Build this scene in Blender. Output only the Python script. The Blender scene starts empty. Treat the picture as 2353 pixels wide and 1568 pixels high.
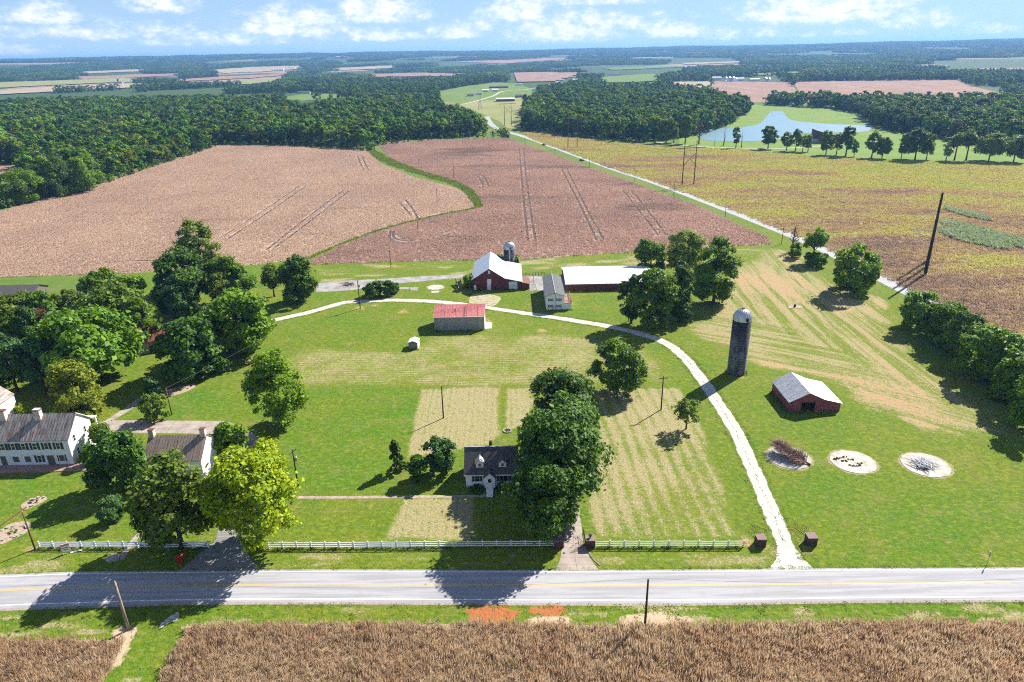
import bpy, bmesh, math, random
import numpy as np
from mathutils import Matrix, Vector
R = math.radians
rng = np.random.default_rng(7)
random.seed(7)
sc = bpy.context.scene
col = sc.collection

# ------------------------------------------------------------------ camera
CAM_H, F, W, HH = 78.0, 1600.0, 2353.0, 1568.0
PITCH, ROLL = R(22.5), R(1.1)
_cp, _sp, _c, _s = math.cos(PITCH), math.sin(PITCH), math.cos(ROLL), math.sin(ROLL)
FW = np.array([0, _cp, -_sp]); _r = np.array([1.0, 0, 0]); _u = np.array([0, _sp, _cp])
RT = _c * _r - _s * _u; UP = _s * _r + _c * _u
cam_d = bpy.data.cameras.new('camera'); cam = bpy.data.objects.new('camera', cam_d); col.objects.link(cam)
cam_d.sensor_width = 36.0; cam_d.lens = 36.0 * F / W; cam_d.clip_start = 0.5; cam_d.clip_end = 60000
cam.matrix_world = Matrix(((RT[0], UP[0], -FW[0], 0), (RT[1], UP[1], -FW[1], 0), (RT[2], UP[2], -FW[2], CAM_H), (0, 0, 0, 1)))
sc.camera = cam
# ------------------------------------------------------------------ sun, sky, exposure
SUN_EL, SUN_AZ = R(39), R(44)          # azimuth counted from +X towards +Y
sd = Vector((math.cos(SUN_EL) * math.cos(SUN_AZ), math.cos(SUN_EL) * math.sin(SUN_AZ), math.sin(SUN_EL)))
sun_d = bpy.data.lights.new('sun', 'SUN'); sun_d.energy = 5.0; sun_d.angle = R(0.55); sun_d.color = (1.0, 0.95, 0.86)
sun = bpy.data.objects.new('sun', sun_d); col.objects.link(sun); sun.rotation_euler = sd.to_track_quat('Z', 'Y').to_euler()
sun.location = (60, 60, 120)
sc.view_settings.view_transform = 'Standard'; sc.view_settings.look = 'None'; sc.view_settings.gamma = 1.0
sc.view_settings.use_curve_mapping = False; sc.view_settings.exposure = 1.18
sc.cycles.use_denoising = False; sc.cycles.use_adaptive_sampling = True; sc.cycles.adaptive_threshold = 0.025; sc.cycles.adaptive_min_samples = 40; sc.cycles.filter_width = 1.15; sc.cycles.max_bounces = 4; sc.cycles.diffuse_bounces = 2; sc.cycles.glossy_bounces = 2; sc.cycles.transmission_bounces = 3
sc.cycles.volume_bounces = 0; sc.cycles.transparent_max_bounces = 4
sc.cycles.caustics_reflective = False; sc.cycles.caustics_refractive = False
world = bpy.data.worlds.new('World'); sc.world = world; world.use_nodes = True
world.cycles.sampling_method = 'MANUAL'; world.cycles.sample_map_resolution = 512
SKY_STRENGTH = 0.056

class NT:
    """small helper to write node trees"""
    def __init__(s, tree): s.t = tree; s.n = tree.nodes; s.l = tree.links
    def add(s, typ, ins=None, **kw):
        n = s.n.new(typ)
        for k, v in kw.items(): setattr(n, k, v)
        for k, v in (ins or {}).items():
            if isinstance(v, bpy.types.NodeSocket): s.l.new(v, n.inputs[k])
            else: n.inputs[k].default_value = v
        return n
    def m(s, op, a, b=None, c=None, clamp=False):
        ins = {0: a}
        if b is not None: ins[1] = b
        if c is not None: ins[2] = c
        return s.add('ShaderNodeMath', ins, operation=op, use_clamp=clamp).outputs[0]
    def mix(s, f, a, b, blend='MIX'):
        n = s.add('ShaderNodeMix', data_type='RGBA', blend_type=blend)
        for i, v in ((0, f), (6, a), (7, b)):
            if isinstance(v, bpy.types.NodeSocket): s.l.new(v, n.inputs[i])
            else: n.inputs[i].default_value = v if i == 0 else (*v[:3], 1)
        return n.outputs[2]
    def ramp(s, f, stops, interp='LINEAR'):
        n = s.add('ShaderNodeValToRGB', {0: f}); r = n.color_ramp; r.interpolation = interp
        while len(r.elements) < len(stops): r.elements.new(0.5)
        for e, (p, c) in zip(r.elements, stops):
            e.position = p; e.color = (*c[:3], 1) if hasattr(c, '__len__') else (c, c, c, 1)
        return n.outputs[0]
    def noise(s, vec, scale, detail=4, rough=0.55, dist=0.0, out=0):
        return s.add('ShaderNodeTexNoise', {'Vector': vec, 'Scale': scale, 'Detail': detail, 'Roughness': rough, 'Distortion': dist}).outputs[out]
    def sstep(s, v, a, b):
        return s.add('ShaderNodeMapRange', {0: v, 1: a, 2: b, 3: 0.0, 4: 1.0}, interpolation_type='SMOOTHSTEP').outputs[0]

def build_world():
    t = NT(world.node_tree); t.n.clear()
    gen = t.add('ShaderNodeTexCoord').outputs['Generated']
    sep = t.add('ShaderNodeSeparateXYZ', {0: gen})
    x, y, z = sep.outputs
    zz = t.m('ADD', t.m('MULTIPLY', t.m('ABSOLUTE', z), 0.93), 0.07)      # the haze box holds the low air; the clear sky above it starts at some height
    v = t.add('ShaderNodeVectorMath', {0: t.add('ShaderNodeCombineXYZ', {0: x, 1: y, 2: zz}).outputs[0]}, operation='NORMALIZE').outputs[0]
    sky = t.add('ShaderNodeTexSky', {'Vector': v}, sky_type='NISHITA', sun_disc=False, sun_elevation=SUN_EL,
                sun_rotation=math.pi / 2 - SUN_AZ, air_density=1.0, dust_density=0.25, ozone_density=1.8)
    el = t.m('MULTIPLY', t.m('ARCSINE', z), 180 / math.pi)
    az = t.m('MULTIPLY', t.m('ARCTAN2', x, y), 180 / math.pi)
    # cumulus banks: bearing, elevation of the flat base, half width, height (degrees)
    C = CLOUDS
    pos = t.add('ShaderNodeCombineXYZ', {0: az, 1: t.m('MULTIPLY', el, 1.7), 2: 0.0}).outputs[0]
    wob = t.m('SUBTRACT', t.noise(pos, 0.75, 5, 0.6), 0.5)
    wob2 = t.m('SUBTRACT', t.noise(pos, 2.3, 3, 0.55), 0.5)
    f = None
    for a, e, w, h, k in C:
        w *= 1.1; h *= 1.3
        dx = t.m('MULTIPLY', t.m('SUBTRACT', az, a), 1.0 / w)
        dy = t.m('MULTIPLY', t.m('SUBTRACT', el, e), 1.0 / h)
        below = t.m('MULTIPLY', t.m('MINIMUM', dy, 0.0), 3.6)
        d2 = t.m('ADD', t.m('MULTIPLY', dx, dx), t.m('ADD', t.m('POWER', t.m('MAXIMUM', dy, 0.0), 2.0), t.m('POWER', below, 2.0)))
        g = t.m('MULTIPLY', t.m('SUBTRACT', 1.0, d2), k)
        f = g if f is None else t.m('MAXIMUM', f, g)
    # everywhere else the same kind of cumulus goes on, from noise alone
    hi = t.m('MULTIPLY', t.sstep(el, 5.0, 9.0), t.m('MULTIPLY', t.m('SUBTRACT', t.noise(gen, 5.0, 4, 0.55), 0.63), 6.0))
    away = t.sstep(t.m('ABSOLUTE', az), 39.0, 46.0)
    lo = t.m('SUBTRACT', t.m('MULTIPLY', away, t.m('MULTIPLY', t.m('SUBTRACT', t.noise(pos, 0.25, 4, 0.55), 0.5), 8.0)), t.m('MULTIPLY', t.m('SUBTRACT', 1.0, away), 4.0))
    f = t.m('MAXIMUM', f, t.m('MAXIMUM', t.m('SUBTRACT', t.m('MULTIPLY', hi, 1.0), t.m('MULTIPLY', t.m('SUBTRACT', 1.0, t.sstep(el, 4.2, 6.0)), 6.0)), lo))
    dens = t.m('ADD', f, t.m('ADD', t.m('MULTIPLY', wob, 3.4), t.m('MULTIPLY', wob2, 0.8)))
    mask = t.m('MULTIPLY', t.sstep(dens, -0.25, 1.5), t.sstep(el, 0.05, 0.6))
    lit = t.sstep(t.m('ADD', dens, t.m('MULTIPLY', wob2, 1.2)), -0.1, 1.5)
    ccol = t.mix(lit, (6.8, 7.8, 8.9), (9.6, 9.6, 9.5))
    skyc = t.mix(1.0, sky.outputs[0], (0.50, 0.70, 0.98), 'MULTIPLY')
    veil = t.m('MULTIPLY', t.m('POWER', 2.718, t.m('MULTIPLY', t.m('ABSOLUTE', el), -0.10)), 0.80)
    skyc = t.mix(veil, skyc, (5.0, 6.8, 8.4))          # pale summer haze, thinning upwards
    final = t.mix(t.m('MULTIPLY', mask, 0.9), skyc, ccol)
    bg = t.add('ShaderNodeBackground', {0: final, 1: SKY_STRENGTH})
    out = t.add('ShaderNodeOutputWorld'); t.l.new(bg.outputs[0], out.inputs[0])

# bearing, base elevation, half width, height, weight
CLOUDS = [(-31, 2.45, 2.6, 1.0, 1), (-24, 3.2, 2.3, 1.2, 1), (-28, 1.55, 6.5, .75, .8), (-20.5, 1.05, 6.0, .8, .8), (-33.5, .55, 3.0, .5, .7),
          (-15.5, 1.75, 4.3, 1.5, 1.15), (-9.5, 2.6, 3.8, 1.6, 1.15), (-9.5, 1.15, 3.6, .7, 1), (-4.0, 1.25, 2.8, .8, 1), (-2.5, 1.7, 2.2, .7, .8),
          (1.0, 2.55, 3.1, 1.5, 1.15), (4.3, 1.1, 4.9, 1.55, 1.15), (6.8, 2.0, 2.8, .9, 1), (7.5, 3.35, 4.0, .9, .8), (12.2, 1.1, 2.8, 1.1, 1),
          (9.8, 1.6, 1.6, .9, .9), (15.7, .75, 1.4, .6, .8), (22.5, 2.0, 6.3, 1.8, 1.25), (19.8, 1.9, 3.2, 1.1, 1), (27, 3.0, 5.0, 1.1, 1.0), (28.4, 1.25, 2.7, .9, .9), (24.5, .8, 1.8, .4, .7), (19, .8, 1.5, .5, .7), (21.5, .75, 1.0, .35, .6), (-36, 3.0, 2.0, .9, .7), (33, .7, 2.0, .4, .6)]
build_world()

# ------------------------------------------------------------------ geometry of the place
def ray(px, py):
    return FW + (px - W / 2) / F * RT - (py - HH / 2) / F * UP
def G(px, py, z=0.0):
    d = ray(px, py); t = (z - CAM_H) / d[2]
    return np.array([d[0] * t, d[1] * t])
def Pv(x, y, z=0.0):
    x = np.asarray(x, float); y = np.asarray(y, float)
    vz = np.zeros_like(x) + z - CAM_H
    dep = x * FW[0] + y * FW[1] + vz * FW[2]
    px = W / 2 + F * (x * RT[0] + y * RT[1] + vz * RT[2]) / dep
    py = HH / 2 - F * (x * UP[0] + y * UP[1] + vz * UP[2]) / dep
    return px, py
def GL(pts): return [tuple(G(*p)) for p in pts]
def inpoly(px, py, poly):
    px = np.asarray(px); py = np.asarray(py); c = np.zeros(px.shape, bool); n = len(poly); j = n - 1
    for i in range(n):
        xi, yi = poly[i]; xj, yj = poly[j]
        if yi != yj:
            c ^= ((yi > py) != (yj > py)) & (px < (xj - xi) * (py - yi) / (yj - yi) + xi)
        j = i
    return c
def segdist(x, y, pts):
    d = np.full(np.shape(x), 1e9)
    for (ax, ay), (bx, by) in zip(pts[:-1], pts[1:]):
        vx, vy = bx - ax, by - ay; L = vx * vx + vy * vy + 1e-9
        t = np.clip(((x - ax) * vx + (y - ay) * vy) / L, 0, 1)
        d = np.minimum(d, np.hypot(x - ax - t * vx, y - ay - t * vy))
    return d
def polysd(x, y, poly):
    """signed distance in metres, positive inside"""
    d = segdist(x, y, list(poly) + [poly[0]])
    return np.where(inpoly(x, y, poly), d, -d)
_lat = {}
def vnoise(x, y, s, seed=0):
    if seed not in _lat: _lat[seed] = np.random.default_rng(seed + 100).random((256, 256))
    L = _lat[seed]; u = np.asarray(x) / s; v = np.asarray(y) / s
    i = np.floor(u).astype(int); j = np.floor(v).astype(int); a = u - i; b = v - j
    a = a * a * (3 - 2 * a); b = b * b * (3 - 2 * b); i0, i1, j0, j1 = i % 256, (i + 1) % 256, j % 256, (j + 1) % 256
    return (L[i0, j0] * (1 - a) + L[i1, j0] * a) * (1 - b) + (L[i0, j1] * (1 - a) + L[i1, j1] * a) * b
def fbm(x, y, s, seed=0, o=4):
    t = 0; a = 0.5
    for k in range(o): t = t + a * vnoise(x, y, s / 2 ** k, seed + k); a *= 0.5
    return t / (1 - 0.5 ** o)
def sst(v, a, b):
    t = np.clip((v - a) / (b - a), 0, 1); return t * t * (3 - 2 * t)
def hterr(x, y):
    """height of the land: level round the farm, wooded rises far off"""
    x = np.asarray(x, float); y = np.asarray(y, float)
    r = np.hypot(x, y); th = np.degrees(np.arctan2(x, np.maximum(y, 1)))
    far = sst(r, 2600, 9500)
    top = 88 + 26 * fbm(th * 100 + 5000, r * 0.2, 420, 31, 3) + 10 * sst(th, 10, 34) - 10*sst(th,-38,-20)
    roll = 26 * (fbm(x, y, 1500, 41, 3) - 0.5) * sst(r, 2200, 4000) * (1 - sst(r, 9000, 11000) * .3)
    return far * top + roll

class MB:
    def __init__(s): s.v = []; s.f = []
    def add(s, vs, fs):
        o = len(s.v); s.v += [tuple(map(float, p)) for p in vs]; s.f += [tuple(i + o for i in f) for f in fs]; return s
    def box(s, x0, x1, y0, y1, z0, z1):
        return s.add([(x0, y0, z0), (x1, y0, z0), (x1, y1, z0), (x0, y1, z0), (x0, y0, z1), (x1, y0, z1), (x1, y1, z1), (x0, y1, z1)],
                     [(0, 3, 2, 1), (4, 5, 6, 7), (0, 1, 5, 4), (1, 2, 6, 5), (2, 3, 7, 6), (3, 0, 4, 7)])
    def obox(s, o, u, n, ur, zr, nr):
        """box in a wall's frame: along u, up z, out along n"""
        P = []
        for zz in zr:
            for a, b in ((ur[0], nr[0]), (ur[1], nr[0]), (ur[1], nr[1]), (ur[0], nr[1])):
                P.append((o[0] + u[0] * a + n[0] * b, o[1] + u[1] * a + n[1] * b, o[2] + zz))
        return s.add(P, [(0, 3, 2, 1), (4, 5, 6, 7), (0, 1, 5, 4), (1, 2, 6, 5), (2, 3, 7, 6), (3, 0, 4, 7)])
    def slab(s, a, b, c, d, t):
        """sheet a b c d with thickness t downward"""
        q = [a, b, c, d]; lo = [(p[0], p[1], p[2] - t) for p in q]
        return s.add(q + lo, [(0, 1, 2, 3), (7, 6, 5, 4), (0, 4, 5, 1), (1, 5, 6, 2), (2, 6, 7, 3), (3, 7, 4, 0)])
    def poly(s, pts, z): return s.add([(p[0], p[1], z) for p in pts], [tuple(range(len(pts)))])
    def prism(s, pts, z0, z1):
        n = len(pts)
        return s.add([(p[0], p[1], z0) for p in pts] + [(p[0], p[1], z1) for p in pts],
                     [tuple(range(n, 2 * n))] + [(i, (i + 1) % n, n + (i + 1) % n, n + i) for i in range(n)] + [tuple(range(n))[::-1]])
    def tube(s, pts, rad, seg=6, cap=True):
        pts = [np.array(p, float) for p in pts]; o = len(s.v)
        for i, p in enumerate(pts):
            d = pts[min(i + 1, len(pts) - 1)] - pts[max(i - 1, 0)]; d = d / (np.linalg.norm(d) + 1e-9)
            a = np.array([1.0, 0, 0]) if abs(d[0]) < 0.8 else np.array([0, 1.0, 0])
            e1 = np.cross(d, a); e1 /= np.linalg.norm(e1); e2 = np.cross(d, e1); r = rad[i] if hasattr(rad, '__len__') else rad
            for k in range(seg):
                t = 2 * math.pi * k / seg; s.v.append(tuple(p + r * (math.cos(t) * e1 + math.sin(t) * e2)))
        for i in range(len(pts) - 1):
            for k in range(seg):
                s.f.append((o + i * seg + k, o + (i + 1) * seg + k, o + (i + 1) * seg + (k + 1) % seg, o + i * seg + (k + 1) % seg))
        if cap:
            s.f.append(tuple(o + k for k in range(seg))); s.f.append(tuple(o + (len(pts) - 1) * seg + k for k in range(seg))[::-1])
        return s
    def lathe(s, prof, seg=24, c=(0, 0)):
        o = len(s.v)
        for r, z in prof:
            for k in range(seg):
                t = 2 * math.pi * k / seg; s.v.append((c[0] + r * math.cos(t), c[1] + r * math.sin(t), z))
        for i in range(len(prof) - 1):
            for k in range(seg): s.f.append((o + i * seg + k, o + i * seg + (k + 1) % seg, o + (i + 1) * seg + (k + 1) % seg, o + (i + 1) * seg + k))
        s.f.append(tuple(o + (len(prof) - 1) * seg + k for k in range(seg)))
        return s
    def mesh(s, name, m, smooth=False):
        me = bpy.data.meshes.new(name); me.from_pydata(s.v, [], s.f); me.update()
        if m is not None: me.materials.append(m)
        bm = bmesh.new(); bm.from_mesh(me); bmesh.ops.recalc_face_normals(bm, faces=bm.faces); bm.to_mesh(me); bm.free()
        if smooth: me.polygons.foreach_set('use_smooth', np.ones(len(me.polygons), bool))
        return me
    def build(s, name, m, parent=None, smooth=False):
        o = bpy.data.objects.new(name, s.mesh(name, m, smooth)); col.objects.link(o)
        if parent is not None: o.parent = parent
        return o
def npmesh(name, V, Fq, m, smooth=False):
    me = bpy.data.meshes.new(name); V = np.asarray(V, np.float32); Fq = np.asarray(Fq, np.int32); k = Fq.shape[1]
    me.vertices.add(len(V)); me.vertices.foreach_set('co', V.ravel())
    me.loops.add(Fq.size); me.loops.foreach_set('vertex_index', Fq.ravel())
    me.polygons.add(len(Fq)); me.polygons.foreach_set('loop_start', np.arange(0, Fq.size, k, dtype=np.int32))
    me.polygons.foreach_set('loop_total', np.full(len(Fq), k, np.int32))
    if m is not None: me.materials.append(m)
    me.update(calc_edges=True)
    if smooth: me.polygons.foreach_set('use_smooth', np.ones(len(Fq), bool))
    return me
def link(name, me, parent=None):
    o = bpy.data.objects.new(name, me); col.objects.link(o)
    if parent is not None: o.parent = parent
    return o
def empty(name, loc=(0, 0, 0), rz=0.0):
    o = bpy.data.objects.new(name, None); col.objects.link(o); o.location = loc; o.rotation_euler = (0, 0, rz); o.empty_display_size = 0.5
    return o
def tag(o, label=None, cat=None, group=None, kind=None):
    if label: o['label'] = label
    if cat: o['category'] = cat
    if group: o['group'] = group
    if kind: o['kind'] = kind
    return o

# ------------------------------------------------------------------ materials
MATS = {}
def newmat(name):
    m = bpy.data.materials.new(name); m.use_nodes = True; t = NT(m.node_tree); t.n.clear()
    out = t.add('ShaderNodeOutputMaterial'); MATS[name] = m
    return m, t, out
def bsdf(t, out, colr, rough=0.8, spec=0.3, bump=None, bdist=0.02, bstr=0.6, metal=0.0):
    ins = {'Base Color': colr if isinstance(colr, bpy.types.NodeSocket) else (*colr, 1), 'Roughness': rough, 'Specular IOR Level': spec, 'Metallic': metal}
    if bump is not None:
        ins['Normal'] = t.add('ShaderNodeBump', {'Height': bump, 'Distance': bdist, 'Strength': bstr}).outputs[0]
    b = t.add('ShaderNodeBsdfPrincipled', ins); t.l.new(b.outputs[0], out.inputs[0]); return b
def wpos(t): return t.add('ShaderNodeNewGeometry').outputs['Position']
def plain(name, c, c2=None, scale=1.5, rough=0.75, spec=0.3, bump=0.0, metal=0.0, detail=5, obj=False, lo=0.35, hi=0.65):
    """a colour with patchy wear of a second colour"""
    m, t, out = newmat(name)
    p = t.add('ShaderNodeTexCoord').outputs['Object']
    n = t.noise(p, scale, detail, 0.6)
    cc = t.mix(t.sstep(n, lo, hi), c, c2 or tuple(v * 0.8 for v in c))
    bsdf(t, out, cc, rough, spec, t.noise(p, scale * 6, 3) if bump else None, bump, 0.7, metal)
    return m
def ribbed(name, c, c2, freq, axis=0, scale=0.6, rough=0.5, bump=0.03, metal=0.0, c3=None, spec=0.35):
    """sheet metal: ribs across `axis`, streaks of wear running along the sheet"""
    m, t, out = newmat(name)
    p = t.add('ShaderNodeTexCoord').outputs['Object']; sp = t.add('ShaderNodeSeparateXYZ', {0: p})
    a = sp.outputs[axis]
    wv = t.m('SINE', t.m('MULTIPLY', a, freq * 2 * math.pi))
    st = [1.0, 1.0, 1.0]; st[axis] = 6.0
    mp = t.add('ShaderNodeMapping', {'Vector': p, 'Scale': tuple(st)}).outputs[0]
    n = t.noise(mp, scale, 5, 0.62)
    cc = t.mix(t.sstep(n, 0.42, 0.64), c, c2)
    if c3: cc = t.mix(t.sstep(t.noise(mp, scale * 1.7, 4, 0.6), 0.54, 0.66), cc, c3)
    cell = t.add('ShaderNodeTexWhiteNoise', {'W': t.m('FLOOR', t.m('MULTIPLY', a, freq))}, noise_dimensions='1D').outputs[0]
    cc = t.mix(t.m('MULTIPLY', cell, 0.22), cc, tuple(v * 0.45 for v in c))
    bsdf(t, out, cc, rough, spec, wv, bump, 0.8, metal)
    return m
def leafmat(name, c, c2, trans=0.32, tc=None, var=0.25):
    spec = 0.16 if var < .5 else 0.04
    m, t, out = newmat(name)
    g = t.add('ShaderNodeNewGeometry'); oi = t.add('ShaderNodeObjectInfo').outputs['Random']
    ri = g.outputs['Random Per Island']
    big = t.noise(g.outputs['Position'], 0.28, 2, 0.5)
    f = t.m('ADD', t.m('MULTIPLY', ri, 0.55), t.m('MULTIPLY', t.sstep(big, 0.3, 0.7), 0.45))
    cc = t.mix(f, c, c2)
    hs = t.add('ShaderNodeHueSaturation', {'Hue': t.m('ADD', 0.5 - var * .026, t.m('MULTIPLY', t.m('FRACT', t.m('MULTIPLY', oi, 7.3)), var * .052)), 'Value': t.m('ADD', 1 - var * .55, t.m('MULTIPLY', oi, var * 1.15)), 'Color': cc}).outputs[0]
    b = t.add('ShaderNodeBsdfPrincipled', {'Base Color': hs, 'Roughness': 0.55, 'Specular IOR Level': spec})
    tr = t.add('ShaderNodeBsdfTranslucent', {'Color': t.mix(1.0, hs, tc or (1.35, 1.25, 0.55), 'MULTIPLY')})
    mx = t.add('ShaderNodeMixShader', {0: trans, 1: b.outputs[0], 2: tr.outputs[0]}); t.l.new(mx.outputs[0], out.inputs[0])
    return m
LEAF = {
    'maple': leafmat('leaf_maple', (0.040, 0.100, 0.013), (0.112, 0.205, 0.024), 0.26),
    'green': leafmat('leaf_green', (0.069, 0.157, 0.010), (0.185, 0.302, 0.019), 0.3),
    'bright': leafmat('leaf_bright', (0.112, 0.224, 0.012), (0.218, 0.347, 0.019), 0.3),
    'lime': leafmat('leaf_lime', (0.185, 0.300, 0.010), (0.46, 0.55, 0.018), 0.3),
    'olive': leafmat('leaf_olive', (0.085, 0.150, 0.018), (0.185, 0.260, 0.032), 0.28),
    'dark': leafmat('leaf_dark', (0.034, 0.087, 0.012), (0.095, 0.179, 0.020), 0.22),
    'blue': leafmat('leaf_blue', (0.045, 0.106, 0.029), (0.087, 0.174, 0.039), 0.2),
    'gold': leafmat('leaf_gold', (0.125, 0.175, 0.018), (0.27, 0.30, 0.03), 0.28),
    'pale': leafmat('leaf_pale', (0.134, 0.202, 0.030), (0.235, 0.302, 0.051), 0.28),
    'w_green': leafmat('wood_green', (0.069, 0.151, 0.012), (0.134, 0.241, 0.019), 0.22, None, .75),
    'w_maple': leafmat('wood_maple', (0.049, 0.118, 0.014), (0.099, 0.196, 0.022), 0.22, None, .75),
    'w_bright': leafmat('wood_bright', (0.112, 0.207, 0.012), (0.207, 0.319, 0.019), 0.24, None, .75),
    'w_olive': leafmat('wood_olive', (0.106, 0.157, 0.017), (0.185, 0.230, 0.027), 0.22, None, .75),
    'w_dark': leafmat('wood_dark', (0.034, 0.085, 0.014), (0.069, 0.146, 0.019), 0.18, None, .75),
    'rust': leafmat('leaf_rust', (0.179, 0.056, 0.021), (0.291, 0.101, 0.034), 0.2, (1.2, 0.8, 0.5)),
}
BARK = plain('bark', (0.13, 0.10, 0.075), (0.06, 0.045, 0.035), 3.0, 0.9, 0.2, 0.03)
DEADWOOD = plain('dead_wood', (0.20, 0.155, 0.12), (0.085, 0.06, 0.045), 3.0, 0.9, 0.2, 0.02)
WOODPOLE = plain('pole_wood', (0.085, 0.06, 0.045), (0.045, 0.032, 0.025), 1.2, 0.85, 0.2, 0.01)
POLEPALE = plain('pole_wood_pale', (0.34, 0.27, 0.22), (0.22, 0.17, 0.13), 1.5, 0.85, 0.2, 0.01)
STEEL = plain('galvanised_steel', (0.42, 0.43, 0.44), (0.30, 0.31, 0.32), 2, 0.45, 0.5, 0, 0.6)
WIRE = plain('wire', (0.06, 0.06, 0.065), None, 1, 0.5)
INSUL = plain('insulator_glass', (0.55, 0.55, 0.55), None, 5, 0.3)
WHITE = plain('white_paint', (0.80, 0.80, 0.80), (0.70, 0.70, 0.69), 0.8, 0.5, 0.4)
OFFWHITE = plain('white_siding', (0.84, 0.85, 0.86), (0.77, 0.78, 0.79), 0.5, 0.6, 0.3)
DARKPAINT = plain('dark_shutter_paint', (0.035, 0.032, 0.045), (0.06, 0.05, 0.055), 4, 0.6)
TANTRIM = plain('tan_trim', (0.45, 0.33, 0.23), None, 4, 0.6)
CONC = plain('concrete', (0.37, 0.315, 0.27), (0.27, 0.22, 0.19), 0.35, 0.9, 0.2, 0.01)
CONCW = plain('pale_concrete', (0.58, 0.56, 0.52), (0.48, 0.44, 0.39), 0.5, 0.9, 0.2, 0.01)
BRICK = plain('dark_brick', (0.115, 0.055, 0.048), (0.06, 0.035, 0.035), 6, 0.9, 0.2, 0.02)
CHIMW = plain('whitewashed_brick', (0.72, 0.66, 0.62), (0.50, 0.34, 0.29), 3.0, 0.9, 0.2, 0.02)
CHIMR = plain('red_brick', (0.20, 0.085, 0.055), (0.11, 0.05, 0.04), 5, 0.9, 0.2, 0.02)
RUST = plain('rust', (0.24, 0.10, 0.055), (0.12, 0.055, 0.04), 4, 0.8, 0.3, 0.01)
REDP = plain('red_plastic', (0.52, 0.02, 0.015), (0.38, 0.02, 0.015), 3, 0.45)
REDWALL = ribbed('red_barn_wall', (0.165, 0.038, 0.042), (0.115, 0.030, 0.034), 3.0, 0, 0.8, 0.7, 0.012)
REDWALLY = ribbed('red_barn_side', (0.165, 0.038, 0.042), (0.115, 0.030, 0.034), 3.0, 1, 0.8, 0.7, 0.012)
GREYSH = plain('grey_shingle', (0.115, 0.12, 0.125), (0.085, 0.09, 0.095), 1.2, 0.85, 0.25, 0.03)
CHAR = plain('charcoal_shingle', (0.070, 0.066, 0.070), (0.105, 0.095, 0.092), 1.6, 0.85, 0.25, 0.03)
ROOFW = ribbed('white_metal_roof', (0.80, 0.80, 0.80), (0.70, 0.70, 0.70), 1.1, 1, 0.35, 0.34, 0.012, 0.7)
ROOFWX = ribbed('white_metal_roof_long', (0.80, 0.80, 0.78), (0.68, 0.68, 0.66), 1.1, 0, 0.35, 0.4, 0.012)
ROOFAGED = ribbed('aged_tin_roof', (0.62, 0.62, 0.62), (0.44, 0.42, 0.41), 1.5, 1, 0.5, 0.40, 0.012, 0.55, (0.33, 0.26, 0.22))
OLDROOF = ribbed('old_tin_roof', (0.33, 0.31, 0.295), (0.17, 0.14, 0.12), 1.64, 0, 0.32, 0.7, 0.004, 0.1, (0.27, 0.085, 0.035))
OLDROOF2 = ribbed('old_tin_roof_brown', (0.34, 0.265, 0.22), (0.21, 0.15, 0.125), 1.64, 0, 0.8, 0.75, 0.004, 0.1, (0.26, 0.20, 0.12))
REDROOF = ribbed('red_tin_roof', (0.36, 0.055, 0.055), (0.24, 0.06, 0.06), 3.3, 0, 0.6, 0.5, 0.03, 0.1, (0.42, 0.24, 0.22))
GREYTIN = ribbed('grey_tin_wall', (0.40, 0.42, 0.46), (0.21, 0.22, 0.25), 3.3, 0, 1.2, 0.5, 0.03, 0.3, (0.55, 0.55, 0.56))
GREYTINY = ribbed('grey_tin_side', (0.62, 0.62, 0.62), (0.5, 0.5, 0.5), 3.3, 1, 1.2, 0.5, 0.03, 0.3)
PLYWOOD = plain('plywood_board', (0.135, 0.115, 0.09), (0.10, 0.085, 0.07), 2, 0.8)
DOORW = plain('white_door', (0.80, 0.82, 0.84), (0.72, 0.74, 0.76), 1.5, 0.5)
DARK = plain('dark_interior', (0.012, 0.011, 0.011), None, 2, 0.9)
DECK = plain('deck_wood', (0.30, 0.17, 0.13), (0.19, 0.10, 0.08), 3, 0.8)
def glass():
    m, t, out = newmat('window_glass'); bsdf(t, out, (0.02, 0.023, 0.03), 0.08, 0.5); return m
GLASS = glass()
# ------------------------------------------------------------------ ground, fields, roads
def ground_mat():
    m, t, out = newmat('land')
    p = wpos(t)
    ln = t.add('ShaderNodeVectorMath', {0: p}, operation='LENGTH').outputs['Value']
    n1 = t.noise(p, 0.012, 4, 0.55); n2 = t.noise(p, 0.25, 4, 0.6); n3 = t.noise(p, 2.2, 3, 0.6)
    near = t.mix(t.sstep(n1, 0.4, 0.62), (0.085, 0.155, 0.020), (0.135, 0.175, 0.035))
    near = t.mix(t.m('MULTIPLY', t.sstep(n2, 0.45, 0.7), 0.5), near, (0.19, 0.185, 0.06))
    near = t.mix(t.m('MULTIPLY', t.sstep(n3, 0.4, 0.7), 0.35), near, (0.05, 0.085, 0.015))
    # far off: a patchwork of pasture, stubble and scrub
    vor = t.add('ShaderNodeTexVoronoi', {'Vector': p, 'Scale': 0.0021, 'Randomness': 0.9}, feature='F1').outputs['Color']
    cell = t.add('ShaderNodeSeparateColor', {0: vor}).outputs[0]
    patch = t.ramp(cell, [(0.0, (0.05, 0.085, 0.02)), (0.45, (0.06, 0.10, 0.025)), (0.60, (0.20, 0.17, 0.09)), (0.70, (0.045, 0.075, 0.02)), (0.86, (0.27, 0.19, 0.135))], 'CONSTANT')
    cc = t.mix(t.sstep(ln, 1000.0, 1500.0), near, patch)
    bsdf(t, out, cc, 0.95, 0.1, t.m('ADD', n3, t.m('MULTIPLY', n2, 2.0)), 0.12, 0.8)
    return m
LAND = ground_mat()
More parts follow.
